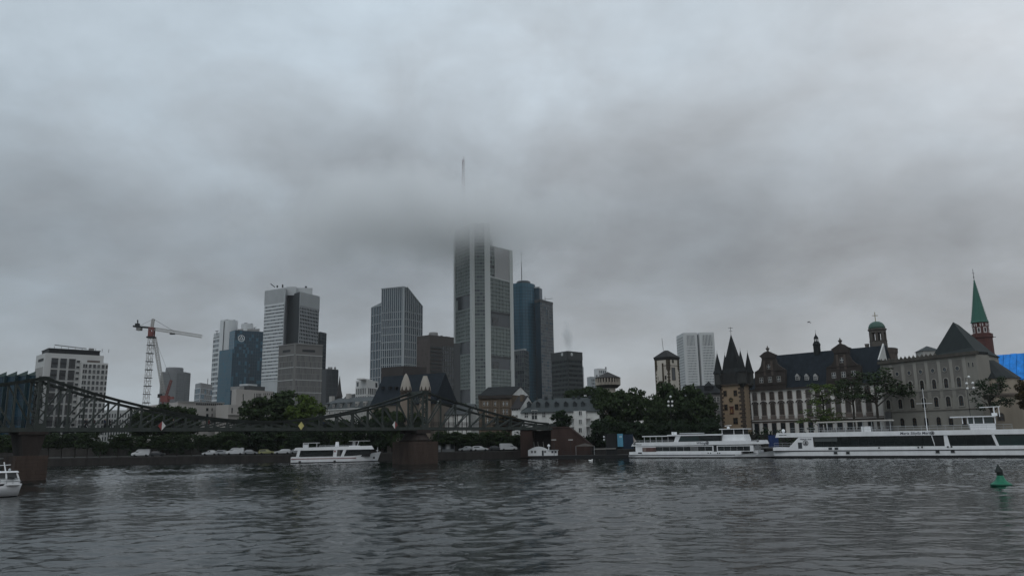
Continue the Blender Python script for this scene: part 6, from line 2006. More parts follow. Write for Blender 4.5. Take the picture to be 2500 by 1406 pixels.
# 2. two decked excursion ship left of it
A, B = Pz(1533, 1115.5, 0), Pz(1884, 1118, 0)
A = P(1533, 1115.5, 206); B = P(1884, 1116, 187)
F = Fr((A.x, A.y), (B.x, B.y))
LN = F.L + 1.2
t = thing('excursion_ship', 'white two decked excursion ship with dark windows moored beneath the dark trees', 'ship', F.p(LN / 2, -4, 0))
BM = 7.6
zk = H(1700, 1109.5)[1]; zb_ = H(1700, 1102)[1]; zg = H(1700, 1089.5)[1]; zf0, zf1 = H(1700, 1087.5)[1], H(1700, 1078.5)[1]
zu0, zu1 = H(1700, 1077)[1], H(1700, 1063)[1]
hull(F, .1, LN - .3, BM - .1, -.5, .3, .3, .25).build('boot_topping', [BLACK], t)
m = hull(F, 0, LN, BM, .3, zk, zk + .9, .26, flare=.10)
m.build('hull', [WPAINT], t)
cb('rubbing_strake', [IRON], (0, LN * .74, -.3, .06, zk - .12, zk + .02))
ulow0, ulow1 = H(1551, 1095)[0], H(1836, 1095)[0]
cb('bulwark', [WPAINT], (H(1536, 1105)[0], LN * .78, -BM, -.02, zk + .02, zb_))
cb('main_cabin', [WPAINT], (ulow0, ulow1 + .3, -BM + .2, -.12, zb_, zf0))
cb('bow_bulwark', [WHITE2], (ulow1, LN - 4.5, -BM + 1.2, -1.0, zk, zb_ + .25))
gl0, gl1 = H(1568, 1095)[0], H(1831, 1095)[0]
ud0, ud1 = H(1741, 1095)[0], H(1751, 1095)[0]
for a, b, n in ((H(1601, 1095)[0], ud0 - .2, 8), (ud1 + .1, gl1, 5)):
    for i in range(n):
        x0, x1 = a + (b - a) * i / n, a + (b - a) * (i + 1) / n
        MB().poly([F.p(x0 + .02, -.10, zb_ + .15), F.p(x1 - .02, -.10, zb_ + .15), F.p(x1 - .02, -.10, zg), F.p(x0 + .02, -.10, zg)]).build('saloon_window', [BGL if i not in (5,) else G_BLIND], t)
cb('door', [BLACK], (ud0 + .1, ud1 - .15, -.11, -.04, zk + .1, zg + .25))
u0, z0 = H(1568.5, 1102.5); u1, z1 = H(1601, 1092)
cb('advertising_panel', [mat('panel_dark_red', (.10, .055, .05), .6, .5, 1.5)], (u0, u1, -.11, -.03, z0, z1))
MB().box(F, u0 + .2, u0 + 1.0, -.025, -.02, z0 + .1, z1 - .1).build('panel_print', [mat('panel_pale', (.22, .17, .15), .7, .5, 3)], t)['kind'] = 'stuff'
uf0, uf1 = H(1541, 1083)[0], H(1858, 1075)[0]
ff = [F.p(uf0, .05, zf0), F.p(uf1, .05, zf0 + .25), F.p(uf1 - .4, .05, zf1 + .25), F.p(uf0 + .6, .05, zf1)]
kk = [Vector((p.x - F.n.x * (BM + .1), p.y - F.n.y * (BM + .1), p.z)) for p in ff]
MB().add(ff + kk, [(0, 1, 2, 3), (7, 6, 5, 4), (0, 4, 5, 1), (1, 5, 6, 2), (2, 6, 7, 3), (3, 7, 4, 0)]).build('upper_fascia', [WPAINT], t)
u, z = H(1700, 1081.2); text_on(t, F, u, z, 'Wikinger', .80, LETT, .08, italic=True)
u, z = H(1727, 1080.5); medallion(t, F, u, z, .42, .08)
u, z = H(1549, 1082.3); medallion(t, F, u, z, .44, .08)
u, z = H(1553, 1085); text_on(t, F, u, z, 'PRIMUS-LINIE', .26, LETT, .08)
u, z = H(1833, 1075.3); text_on(t, F, u, z, 'PRIMUS-LINIE', .24, LETT, .08)
u, z = H(1850, 1075); medallion(t, F, u, z, .34, .08)
uu0, uu1, uu2 = H(1652, 1070)[0], H(1758, 1065)[0], H(1645, 1070)[0]
cb('upper_saloon', [BLACK], (uu0, uu1, -BM + .8, -.6, zf1, zu1))
for i in range(6):
    x0, x1 = uu0 + (uu1 - uu0) * i / 6, uu0 + (uu1 - uu0) * (i + 1) / 6
    MB().poly([F.p(x0 + .04, -.58, zf1 + .2), F.p(x1 - .04, -.58, zf1 + .2), F.p(x1 - .04, -.58, zu1 - .1), F.p(x0 + .04, -.58, zu1 - .1)]).build('upper_window', [BGT if i < 3 else BGL], t)
m = MB().hexa([F.p(uu0 - 1.0, -.5, zf1), F.p(uu0 + .1, -.5, zf1), F.p(uu0 + .1, -.7, zf1), F.p(uu0 - 1.0, -.7, zf1), F.p(uu0 - .4, -.5, zu1), F.p(uu0 + .9, -.5, zu1), F.p(uu0 + .9, -.7, zu1), F.p(uu0 - .4, -.7, zu1)])
m.build('raking_post', [WPAINT], t)
uc0 = H(1566, 1062)[0]
cb('upper_roof', [WPAINT], (uc0 + 6.8, uu1 + .4, -BM + .5, -.3, zu1, zu1 + .32))
cb('aft_canopy', [WPAINT], (uc0, uc0 + 7.0, -BM + .6, -.4, zu1 - .1, zu1 + .14))
cb('roof_skylight', [ALU], (H(1654, 1057)[0], H(1702, 1057)[0], -BM + 2, -1.5, zu1 + .5, zu1 + .72))
for px in (1637, 1643.5):
    u, z = H(px, 1056); cb('roof_box', [WPAINT], (u - .25, u + .25, -2, -1.4, zu1 + .2, z + .2))
m = MB()
for i in range(5):
    u = uc0 + .5 + 1.6 * i; m.tube(F.p(u, -.6, zf1), F.p(u, -.6, zu1), .05, 4)
m.build('canopy_posts', [WPAINT], t)['kind'] = 'stuff'
cb('deck_interior', [BLACK], (uc0 + 3, uu0 - .8, -BM + 1, -BM + .8, zf1, zu1 - .1))
rail(t, F, uf0 + .8, uu0 - 1, -.1, zf1, zf1 + .55)
# wheelhouse
ua, ub = H(1758, 1060)[0], H(1812, 1060)[0]
zw0, zw1 = H(1790, 1060)[1], H(1790, 1047.5)[1]
MB().hexa([F.p(ua, -1.2, zf1), F.p(ub + .4, -1.2, zf1), F.p(ub + .4, -BM + 1.2, zf1), F.p(ua, -BM + 1.2, zf1), F.p(ua, -1.2, zw0), F.p(ub, -1.2, zw0), F.p(ub, -BM + 1.2, zw0), F.p(ua, -BM + 1.2, zw0)]).build('wheelhouse_base', [WPAINT], t)
cb('wheelhouse_glass', [BLACK], (ua + .2, ub - .2, -BM + 1.3, -1.3, zw0, zw1))
for px in (1759, 1788, 1811):
    u = H(px, 1052)[0]; cb('wheelhouse_post', [WPAINT], (u - .07, u + .07, -1.3, -1.18, zw0, zw1))
cb('wheelhouse_roof', [WPAINT], (ua - .4, ub + .5, -BM + .8, -.8, zw1, zw1 + .18))
um = H(1769, 1040)[0]
m = MB().tube(F.p(um, -3, zw1), F.p(um, -3, zw1 + .7), .14, 6).lathe(F.p(um, -3, 0).x, F.p(um, -3, 0).y, [(.3, zw1 + .18), (.38, zw1 + .5), (.1, zw1 + .7)], 10).bar(F.p(um - .9, -3, zw1 + .85), F.p(um + .8, -3, zw1 + 1.0), .16, .12, Vector((F.n.x, F.n.y, 0)))
m.build('radar_mast', [WPAINT], t)
u, z = H(1546, 1075)
m = MB().tube(F.p(u, -.5, zf1), F.p(u - .2, -.5, zf1 + 1.7), .03, 4)
m.add([F.p(u - .2, -.5, zf1 + 1.65), F.p(u + .75, -.5, zf1 + .2), F.p(u - .05, -.5, zf1 + .2)], [(0, 1, 2)])
m.build('ensign', [mat('ensign_pale', (.35, .30, .28), .8)], t)
for px in (1729, 1735, 1752, 1757):
    u, z = H(px, 1105.5); cb('bollard', [IRON], (u - .12, u + .12, -.02, .08, z - .12, z + .14))
u, z = H(1562.5, 1105.3); cb('stern_vent', [IRON], (u - .5, u + .5, -.02, .04, z - .16, z + .16))
rail(t, F, ulow1 + .5, LN - 4, -1.1, zb_ + .2, zb_ + 1.0)

# 3. excursion ship under way by the bridge pier
A, B = P(709, 1128, 209), P(930, 1122, 213)
F = Fr((A.x, A.y), (B.x, B.y))
LN = F.L
t = thing('excursion_ship', 'small white excursion ship with a red line just left of the round bridge pier', 'ship', F.p(LN / 2, -2.8, 0))
BM = 5.6
RL = mat('red_line', (.20, .035, .03), .5)
hull(F, .2, LN - .6, BM - .1, -.4, .22, .22, .28).build('boot_topping', [BLACK], t)
zk = H(800, 1118.7)[1]; zb_ = H(800, 1112.5)[1]; zg0, zg1 = H(800, 1110.5)[1], H(800, 1100)[1]; zf0, zf1 = H(800, 1098)[1], H(800, 1091.5)[1]
hull(F, 0, LN, BM, .22, zb_ - .15, zb_ + .85, .30, flare=.10).build('hull', [WPAINT], t)
cb('red_strake', [RL], (.1, LN * .72, -.2, .035, zk - .06, zk + .08))
ua, ub = H(722, 1105)[0], H(915, 1100)[0]
cb('cabin', [BLACK], (ua + 1.2, ub - 1.2, -BM + .3, -.2, zb_ - .3, zf0))
ug0, ug1 = H(731, 1105)[0], H(815, 1105)[0]
ug2, ug3 = H(843, 1105)[0], H(906, 1100)[0]
for a, b, n in ((ug0, ug1, 6), (ug2, ug3, 5)):
    for i in range(n):
        x0, x1 = a + (b - a) * i / n, a + (b - a) * (i + 1) / n
        MB().poly([F.p(x0, -.17, zg0), F.p(x1 - .03, -.17, zg0), F.p(x1 - .03 + .12, -.17, zg1), F.p(x0 + .12, -.17, zg1)]).build('saloon_window', [BGL], t)
def rake(a, b, lean, name):
    MB().hexa([F.p(a, -.05, zb_ - .4), F.p(b, -.05, zb_ - .4), F.p(b, -.25, zb_ - .4), F.p(a, -.25, zb_ - .4), F.p(a + lean, -.05, zf0), F.p(b + lean, -.05, zf0), F.p(b + lean, -.25, zf0), F.p(a + lean, -.25, zf0)]).build(name, [WPAINT], t)
rake(H(722, 1110)[0], H(729, 1110)[0], .45, 'raking_post')
rake(H(812.5, 1110)[0], H(821.5, 1110)[0], .2, 'raking_post')
rake(H(831, 1112)[0], H(838.5, 1112)[0], .75, 'raking_post')
cb('door_recess', [mat('door_grey', (.10, .10, .10), .6)], (H(822.5, 1105)[0], H(830, 1105)[0], -.5, -.15, zk, zf0 - .1))
u, z = H(818, 1101)
m = MB().add([F.p(u - .3, 0, z - .2), F.p(u + .3, 0, z - .2), F.p(u + .1, 0, z + .05), F.p(u, 0, z + .32), F.p(u - .2, 0, z + .05)], [range(5)])
m.build('emblem', [RL], t)
uf0, uf1 = H(716.5, 1098)[0], H(913, 1090)[0]
ff = [F.p(uf0, .03, zf0), F.p(uf1, .03, zf0), F.p(uf1 - .6, -.1, zf1 + .25), F.p(uf0 + .45, .03, zf1)]
kk = [Vector((p.x - F.n.x * (BM + .05), p.y - F.n.y * (BM + .05), p.z)) for p in ff]
MB().add(ff + kk, [(0, 1, 2, 3), (7, 6, 5, 4), (0, 4, 5, 1), (1, 5, 6, 2), (2, 6, 7, 3), (3, 7, 4, 0)]).build('upper_fascia', [WPAINT], t)
u, z = H(822.5, 1082)
MB().hexa([F.p(u - .55, -1.5, zf1), F.p(u + .45, -1.5, zf1), F.p(u + .45, -2.6, zf1), F.p(u - .55, -2.6, zf1), F.p(u - .4, -1.5, H(822, 1078)[1]), F.p(u + .4, -1.5, H(822, 1078)[1]), F.p(u + .4, -2.6, H(822, 1078)[1]), F.p(u - .4, -2.6, H(822, 1078)[1])]).build('funnel', [WPAINT], t)
ua, ub = H(739, 1085)[0], H(778, 1085)[0]
zt_ = H(755, 1081.5)[1]
cb('aft_shelter_roof', [WPAINT], (ua, ub, -BM + .8, -.5, zt_, zt_ + .12))
m = MB()
for px in (740, 752, 773):
    u = H(px, 1088)[0]; m.tube(F.p(u, -.6, zf1), F.p(u, -.6, zt_), .06, 4)
m.build('shelter_posts', [WPAINT], t)['kind'] = 'stuff'
cb('stair_cabin', [WHITE2], (ua, ua + 1.4, -2.6, -.7, zf1, zt_ - .25))
ua, ub = H(854, 1080)[0], H(874, 1080)[0]
zt_ = H(865, 1076.5)[1]
cb('wheelhouse_glass', [BLACK], (ua + .1, ub, -BM + 1, -1, zf1 + .35, zt_))
cb('wheelhouse_base', [WPAINT], (ua - .2, ub + .5, -BM + .9, -.9, zf1, zf1 + .35))
cb('wheelhouse_roof', [WHITE2], (ua - .3, H(903, 1075)[0], -BM + .8, -.8, zt_, zt_ + .1))
for px in (862, 866):
    u = H(px, 1080)[0]; cb('wheelhouse_post', [WPAINT], (u - .06, u + .06, -1, -.9, zf1, zt_))
m = MB().bar(F.p(ub - .2, -.92, zf1 + .2), F.p(ub + .2, -.92, zt_), .08, .14, Vector((F.n.x, F.n.y, 0)))
m.build('wheelhouse_post', [WPAINT], t)
rail(t, F, H(780, 1090)[0], H(852, 1090)[0], -.3, zf1, zf1 + .5)
m = MB().tube(F.p(LN - .9, -BM / 2, zb_ + .6), F.p(LN - .9, -BM / 2, zb_ + 2.0), .05, 4).tube(F.p(LN - 1.3, -BM / 2, zb_ + 1.1), F.p(LN - .7, -BM / 2, zb_ + 1.3), .05, 4)
m.build('bow_mast', [WPAINT], t)
u, z = H(913, 1117.5); cb('anchor', [IRON], (u - .25, u + .25, -.75, -.5, z - .2, z + .35))
for px in (732, 817):
    u = H(px, 1124)[0]; cb('fender', [BLACK], (u - .3, u + .3, .0, .16, .25, .55))

# 4. motor boat at the left edge
B = P(52, 1204, 87); A = B + Vector((-6.9, -4.3, 0))
F = Fr((A.x, A.y), (B.x, B.y))
LN = F.L
t = thing('motor_boat', 'small white cabin motor boat with a mast at the left edge of the river', 'boat', F.p(LN / 2, -1.3, 0))
BM = 2.7
zs = H(30, 1184)[1]
hull(F, .1, LN - .35, BM - .1, -.3, .10, .10, .4).build('boot_topping', [BLACK], t)
hull(F, 0, LN, BM, .10, zs - .18, zs + .12, .42, flare=.25).build('hull', [WHITE2], t, smooth=True)
m = MB()
sh = hull(F, -.02, LN + .04, BM + .08, zs - .02, zs + .04, zs + .30, .42)
sh.build('rubbing_strake', [BLACK], t)
hull(F, 0, LN - .05, BM - .1, zs + .05, zs + .14, zs + .36, .42).build('deck', [WPAINT], t)
zr = H(10, 1152)[1]
ua, ub = LN * .22, H(43, 1170)[0]
MB().hexa([F.p(ua, -.35, zs), F.p(H(51, 1176)[0], -.35, zs), F.p(H(51, 1176)[0], -BM + .35, zs), F.p(ua, -BM + .35, zs), F.p(ua, -.4, zs + .75), F.p(H(48, 1170)[0], -.42, zs + .62), F.p(H(48, 1170)[0], -BM + .42, zs + .62), F.p(ua, -BM + .4, zs + .75)]).build('cabin', [WPAINT], t)
MB().hexa([F.p(ua, -.42, zs + .62), F.p(H(46, 1168)[0], -.44, zs + .62), F.p(H(46, 1168)[0], -BM + .44, zs + .62), F.p(ua, -BM + .42, zs + .7), F.p(ua, -.5, zr - .05), F.p(ub - .2, -.52, zr - .05), F.p(ub - .2, -BM + .52, zr - .05), F.p(ua, -BM + .5, zr - .05)]).build('windscreen', [glass('cabin_glass', (.05, .055, .058), .12)], t)
m = MB()
for p0, p1 in (((16, 1172), (14.5, 1154)), ((48, 1174), (41, 1154))):
    a, za = H(*p0); b, zb2 = H(*p1)
    m.bar(F.p(a, -.38, za), F.p(b, -.45, zb2), .1, .16, Vector((F.n.x, F.n.y, 0)))
m.build('cabin_posts', [WPAINT], t)['kind'] = 'stuff'
MB().hexa([F.p(ua - .3, -.25, zr - .05), F.p(ub + .05, -.3, zr - .08), F.p(ub + .05, -BM + .3, zr - .08), F.p(ua - .3, -BM + .25, zr - .05), F.p(ua - .3, -.3, zr + .08), F.p(ub - .05, -.35, zr + .04), F.p(ub - .05, -BM + .35, zr + .04), F.p(ua - .3, -BM + .3, zr + .08)]).build('cabin_roof', [WPAINT], t)
u0, z0 = H(13.5, 1150); u1, z1 = H(9.5, 1128)
m = MB().bar(F.p(u0, -1.3, zr), F.p(u1, -1.3, z1), .1, .12, Vector((F.n.x, F.n.y, 0))).bar(F.p(u1 - .5, -1.3, z1 - .35), F.p(u1 + .65, -1.3, z1 - .3), .06, .06, Vector((F.n.x, F.n.y, 0)))
m.build('mast', [WPAINT], t)
c = F.p(u0 + .35, -1.3, 0); MB().lathe(c.x, c.y, [(.04, zr), (.12, zr + .1), (.14, zr + .25), (.03, zr + .36)], 8).build('horn', [ALU], t)
rail(t, F, LN - 3.2, LN - .3, -.35, zs + .15, zs + .7, 5)
c = F.p(H(24, 1172)[0], -.5, 0)
MB().lathe(c.x, c.y, [(.42, zs + .66), (.5, zs + .72), (.4, zs + .82), (.08, zs + .88)], 12, sy=.6).build('deck_hatch', [BLACK], t)

# ------------------------------------------------------------------ buoy and swans
c = Pz(2445, 1186, 0)
t = thing('buoy', 'green conical channel buoy floating at the lower right', 'buoy', c)
BGN = mat('buoy_green', (.010, .155, .085), .45, .2, 1.2)
MB().lathe(c.x, c.y, [(.9, -.3), (1.12, 0), (1.15, .22), (1.0, .34), (.62, .62), (.40, 1.05), (.36, 1.25)], 22).build('float', [BGN], t, smooth=True)
MB().lathe(c.x, c.y, [(1.16, .06), (1.2, .1), (1.2, .2), (1.16, .24)], 22).build('rubber_ring', [mat('buoy_dark_green', (.008, .075, .045), .5)], t)
MB().lathe(c.x, c.y, [(.33, 1.2), (.36, 1.3), (.34, 1.9), (.12, 2.2)], 14).build('spar', [mat('buoy_blackened', (.015, .022, .020), .6)], t)
m = MB().lathe(c.x - .1, c.y, [(.42, 1.62), (.44, 1.66), (.03, 2.62)], 14)
m.build('topmark_cone', [MATS['buoy_blackened']], t)
t.scale = (.82, .82, .82)
SWN = mat('swan_white', (.75, .75, .73), .7, .05)
for px, py, flip, lab in ((1316, 1118.5, 1, 'white swan with raised neck swimming beside the white pontoon hut'), (1442, 1126.5, -1, 'white swan asleep on the water in front of the dark landing stage')):
    c = Pz(px, py, 0)
    t = thing('swan', lab, 'swan', c, 'swans on the river')
    bm = bmesh.new()
    bmesh.ops.create_uvsphere(bm, u_segments=14, v_segments=9, radius=1)
    for v in bm.verts:
        x, y, z = v.co
        tail = max(0, -x) ** 2 * .35
        v.co = (x * .52, y * .24 * (1 - .35 * max(0, -x)), .14 + z * .22 + tail * .6)
    up = flip > 0
    neck = [(.40, .18), (.56, .34), (.50, .56), (.44, .72), (.50, .82), (.60, .80)] if up else [(.38, .22), (.50, .34), (.46, .44), (.34, .46), (.20, .42)]
    rad = [.12, .085, .06, .055, .075, .04] if up else [.12, .09, .075, .08, .05]
    prev = None
    for (x, z), r_ in zip(neck, rad):
        ring = [bm.verts.new((x + (r_ * math.cos(a_) * .3), r_ * math.sin(a_), z + r_ * math.cos(a_))) for a_ in [2 * math.pi * i / 8 for i in range(8)]]
        if prev:
            for i in range(8): bm.faces.new((prev[i], prev[(i + 1) % 8], ring[(i + 1) % 8], ring[i]))
        prev = ring
    bm.faces.new(prev)
    bmesh.ops.recalc_face_normals(bm, faces=bm.faces)
    me = bpy.data.meshes.new('body'); bm.to_mesh(me); bm.free()
    me.materials.append(SWN); me.polygons.foreach_set('use_smooth', [True] * len(me.polygons))
    o = bpy.data.objects.new('body', me); COL.objects.link(o); o.parent = t
    if up:
        q = MB().tube((.62, 0, .80), (.78, 0, .74), .035, 6, 0, .012)
        q.build('beak', [mat('swan_beak', (.35, .12, .03), .5)], t, base=Vector((0, 0, 0)))
    t.rotation_euler = (0, 0, math.pi if up else .4)
    t.scale = (1.1, 1.1, 1.1)
# bird in flight
c = P(1974, 786, 120)
t = thing('bird', 'small dark bird in flight in the sky above the museum roof', 'bird', c)
m = MB().lathe(0, 0, [(.02, -.22), (.07, -.1), (.085, .05), (.05, .17), (.01, .26)], 8)
m.add([(.05, .02, .0), (.34, -.1, .16), (.55, -.18, .02), (.3, .04, -.03)], [(0, 1, 2, 3)]).add([(-.05, .02, .0), (-.3, -.1, .2), (-.5, -.18, .1), (-.28, .04, .02)], [(0, 1, 2, 3)])
m.build('body', [IRON], t, base=Vector((0, 0, 0)))
t.rotation_euler = (RAD(80), 0, RAD(40))
# ------------------------------------------------------------------ trees
def leaf_mat(key, c, v=.5):
    m = bpy.data.materials.new(key); m.use_nodes = True
    nt = m.node_tree; b = nt.nodes['Principled BSDF']
    b.inputs['Roughness'].default_value = .75
    b.inputs['Specular IOR Level'].default_value = .15
    t = nt.nodes.new('ShaderNodeTexCoord'); n = nt.nodes.new('ShaderNodeTexNoise')
    n.inputs['Scale'].default_value = .55; n.inputs['Detail'].default_value = 6; n.inputs['Roughness'].default_value = .7
    nt.links.new(t.outputs['Object'], n.inputs['Vector'])
    r = nt.nodes.new('ShaderNodeValToRGB')
    r.color_ramp.elements[0].position = .32; r.color_ramp.elements[0].color = (c[0] * (1 - v), c[1] * (1 - v), c[2] * (1 - v), 1)
    r.color_ramp.elements[1].position = .68; r.color_ramp.elements[1].color = (c[0] * (1 + v), c[1] * (1 + v), c[2] * (1 + v * .6), 1)
    nt.links.new(n.outputs[0], r.inputs[0]); nt.links.new(r.outputs[0], b.inputs['Base Color'])
    return m
LEAF = leaf_mat('dark_leaves', (.027, .044, .018))
LEAFY = leaf_mat('yellow_green_leaves', (.060, .092, .020))
LEAFB = leaf_mat('brownish_leaves', (.05, .038, .018))
LEAFD = leaf_mat('deep_green_leaves', (.018, .032, .016))
BARK = mat('bark', (.040, .034, .028), .9, .3, 2)
def crown_mesh(seed, blobs, per, leaf, shape):
    """leaf clumps spread through a ragged crown of unit size (z 0..1, radius ~.5)"""
    rng = np.random.default_rng(seed)
    cs = []
    for i in range(blobs):
        while True:
            p = rng.uniform(-1, 1, 3)
            if shape(p) and rng.random() < .25 + .75 * np.linalg.norm(p): break
        cs.append(p)
    pts, fs = [], []
    for c in cs:
        br = rng.uniform(.14, .30)
        k = int(per * (br / .22) ** 2)
        dirs = rng.normal(size=(k, 3)); dirs /= np.linalg.norm(dirs, axis=1)[:, None]
        rr = br * rng.uniform(.35, 1.12, k) ** .6
        pos = c + dirs * rr[:, None] * np.array([1, 1, .72])
        for p, d in zip(pos, dirs):
            n = d + rng.normal(size=3) * .7; n /= np.linalg.norm(n)
            a = np.cross(n, rng.normal(size=3)); a /= np.linalg.norm(a); b = np.cross(n, a)
            s = leaf * rng.uniform(.55, 1.3)
            i0 = len(pts)
            for x, y in ((-1, -.45), (.1, -.75), (1, .1), (.2, .8), (-.8, .5)):
                q = p + a * x * s + b * y * s
                pts.append((q[0] * .5, q[1] * .5, .5 + q[2] * .5))
            fs.append(tuple(range(i0, i0 + 5)))
    me = bpy.data.meshes.new('crown')
    me.from_pydata(pts, [], fs)
    return me
def ell(p): return p[0] ** 2 + p[1] ** 2 + p[2] ** 2 < .80
def dome(p): return p[0] ** 2 + p[1] ** 2 < .8 and (p[2] < .1 or p[0] ** 2 + p[1] ** 2 + p[2] ** 2 < .80) and p[2] > -.85
def flat(p): return p[0] ** 2 + p[1] ** 2 < .8 * (1 - .5 * abs(p[2])) and p[2] > -.5
CROWNS = {('dense', 0): crown_mesh(1, 88, 60, .060, ell), ('dense', 1): crown_mesh(2, 96, 60, .060, dome), ('dense', 2): crown_mesh(3, 84, 62, .060, ell), ('dense', 3): crown_mesh(11, 100, 58, .058, dome),
          ('airy', 0): crown_mesh(5, 40, 58, .038, flat), ('airy', 1): crown_mesh(6, 34, 52, .040, flat)}
COL_CROWN = {}
def trunk_mb(seed, h, r, zc, rad, airy):
    rr = random.Random(seed)
    m = MB()
    top = zc * (1.25 if airy else 1.1)
    p = Vector((0, 0, 0)); lean = Vector((rr.uniform(-.05, .05), rr.uniform(-.05, .05), 0))
    prev, pr = p, r
    for i in range(1, 6):
        f = i / 5
        q = Vector((lean.x * top * f + rr.uniform(-.1, .1), lean.y * top * f, top * f))
        m.tube(prev, q, pr, 7, 0, r * (1 - .45 * f))
        prev, pr = q, r * (1 - .45 * f)
    n = 9 if airy else 6
    for k in range(n):
        a = 2 * math.pi * k / n + rr.uniform(-.4, .4)
        z0 = top * rr.uniform(.62, 1.0)
        s = Vector((lean.x * z0, lean.y * z0, z0))
        ln = rad * rr.uniform(.7, 1.0)
        e1 = s + Vector((math.cos(a) * ln * .45, math.sin(a) * ln * .45, (h - z0) * rr.uniform(.2, .4)))
        e2 = e1 + Vector((math.cos(a + .3) * ln * .5, math.sin(a + .3) * ln * .5, (h - z0) * rr.uniform(.15, .4)))
        m.tube(s, e1, r * .45, 6, 0, r * .28); m.tube(e1, e2, r * .28, 5, 0, r * .10)
        e3 = e1 + Vector((math.cos(a - .5) * ln * .4, math.sin(a - .5) * ln * .4, (h - z0) * .3))
        m.tube(e1, e3, r * .2, 5, 0, r * .07)
    return m
def tree(px, Y, ytop, rpx, ybot, lab, kind='dense', leaf=None, group=None, z0=None, name='tree', var=None):
    """crown centred on PX at distance Y, its top at ytop and its lower edge at ybot in the photograph"""
    c = P(px, 1000, Y)
    z0 = z0 if z0 is not None else (TZ if Y > 232 else QZ)
    zt, zb = P(px, ytop, Y).z, P(px, ybot, Y).z
    zb = max(zb, z0 + .6)
    rad = rpx * c.y / FPX * 1.0
    t = thing(name, lab, 'tree', (c.x, c.y, z0), group)
    h = zt - z0
    zc = max(1.6, zb - z0 + .35 * (zt - zb))
    sd = int(px * 7 + Y)
    trunk_mb(sd, h * .92, max(.18, h * .022), zc, rad, kind == 'airy').build('trunk', [BARK], t, base=Vector((0, 0, 0)))
    v = var if var is not None else sd % (4 if kind == 'dense' else 2)
    lf = leaf or LEAF
    key = (kind, v, lf.name)
    if key not in COL_CROWN:
        me = CROWNS[(kind, v)].copy(); me.materials.append(lf); COL_CROWN[key] = me
    o = bpy.data.objects.new('crown', COL_CROWN[key]); COL.objects.link(o)
    o.parent = t
    o.location = (0, 0, zb - z0)
    o.scale = (2.2 * rad, 2.2 * rad, (zt - zb) * 1.04)
    o.rotation_euler = (0, 0, (sd % 17) * .37)
    return t
RNG = random.Random(3)
ORD = ('leftmost', 'second from the left', 'third from the left', 'fourth from the left', 'fifth from the left', 'sixth from the left', 'seventh from the left', 'eighth from the left', 'ninth from the left', 'tenth from the left', 'eleventh from the left', 'twelfth from the left', 'rightmost')
def nth(i, n): return ORD[12] if i == n - 1 else ORD[i]
# low planes on the quay, left
for i, px in enumerate([128, 160, 192, 222, 296, 330, 366, 402, 438, 474, 510, 546, 582]):
    tree(px, 227.5 + (i % 3) * 2, 1058 - (10 if 180 < px < 240 else 0) + RNG.uniform(-5, 5), 24 + RNG.uniform(-2, 4), 1094, nth(i, 13) + ' in the row of low round crowned trees on the left quay', group='low quay trees left of the small ship')
tree(253, 226, 1076, 15, 1102, 'small round bush like tree at the quay edge left of the white van')
for i, (px, yt, r_, yb) in enumerate(((-40, 1056, 30, 1100), (10, 1058, 30, 1106), (48, 1064, 26, 1104))):
    tree(px, 227, yt, r_, yb, nth(i, 3) + ' of three dark trees behind the motor boat and square pier', group='dark trees behind the motor boat')
for px, yt, r_, lab in ((348, 1000, 34, 'tall dark tree left of the red and white board behind the bridge'), (398, 988, 40, 'tall dark tree standing right behind the red and white navigation board'), (448, 990, 38, 'tall dark tree behind the bridge below the blue banded block')):
    tree(px, 246, yt, r_, 1075, lab)
for px, yt, r_, Y, lab, lf in ((632, 972, 50, 240, 'broad dark tree at the left flank of the great tree clump', LEAF), (690, 956, 58, 246, 'highest tree of the great clump below the grid office block', LEAF), (748, 966, 46, 240, 'yellowish green tree at the right flank of the great clump', LEAFY)):
    tree(px, Y, yt, r_, 1070, lab, leaf=lf)
for i, (px, yt, r_) in enumerate(((560, 1046, 30), (605, 1040, 32), (650, 1040, 34), (700, 1036, 34), (745, 1040, 32), (792, 1012, 34), (838, 1022, 32), (880, 1016, 32), (922, 1018, 30), (958, 1012, 26))):
    tree(px, 228 + (i % 2) * 3.5, yt, r_, 1098 if px < 960 else 1080, nth(i, 10) + ' of the dark trees crowded behind the small excursion ship', group='dark trees behind the small ship', leaf=LEAFD if i % 3 else LEAF)
for px, yt, r_, lab in ((932, 992, 26, 'dark tree before the church roof, left of the white and red board'), (968, 1002, 24, 'dark tree hiding the church wall right behind the white and red board'), (1016, 1004, 18, 'dark tree between the two legs of the right bridge tower')):
    tree(px, 238, yt, r_, 1060, lab)
for i, (px, yt, r_) in enumerate(((1078, 1050, 20), (1112, 1054, 22), (1150, 1054, 24), (1190, 1052, 24), (1225, 1048, 22), (1258, 1060, 20))):
    tree(px, 228, yt, r_, 1088, nth(i, 6) + ' of the dark trees under the deck right of the round pier', group='dark trees under the bridge deck')
tree(1240, 232, 1015, 34, 1052, 'brownish tree in front of the brick house rising above the bridge deck', leaf=LEAFB)
tree(1120, 300, 982, 24, 1020, 'dark tree between the church cones and the brick house')
tree(1368, 224, 1002, 26, 1052, 'dark tree in front of the long white house', leaf=LEAFD)
for i, (px, yt, r_) in enumerate(((1402, 950, 26), (1440, 944, 28))):
    tree(px, 320, yt, r_, 990, ('left', 'right')[i] + ' one of two dark trees rising behind the long slate roof', group='trees behind the slate roof')
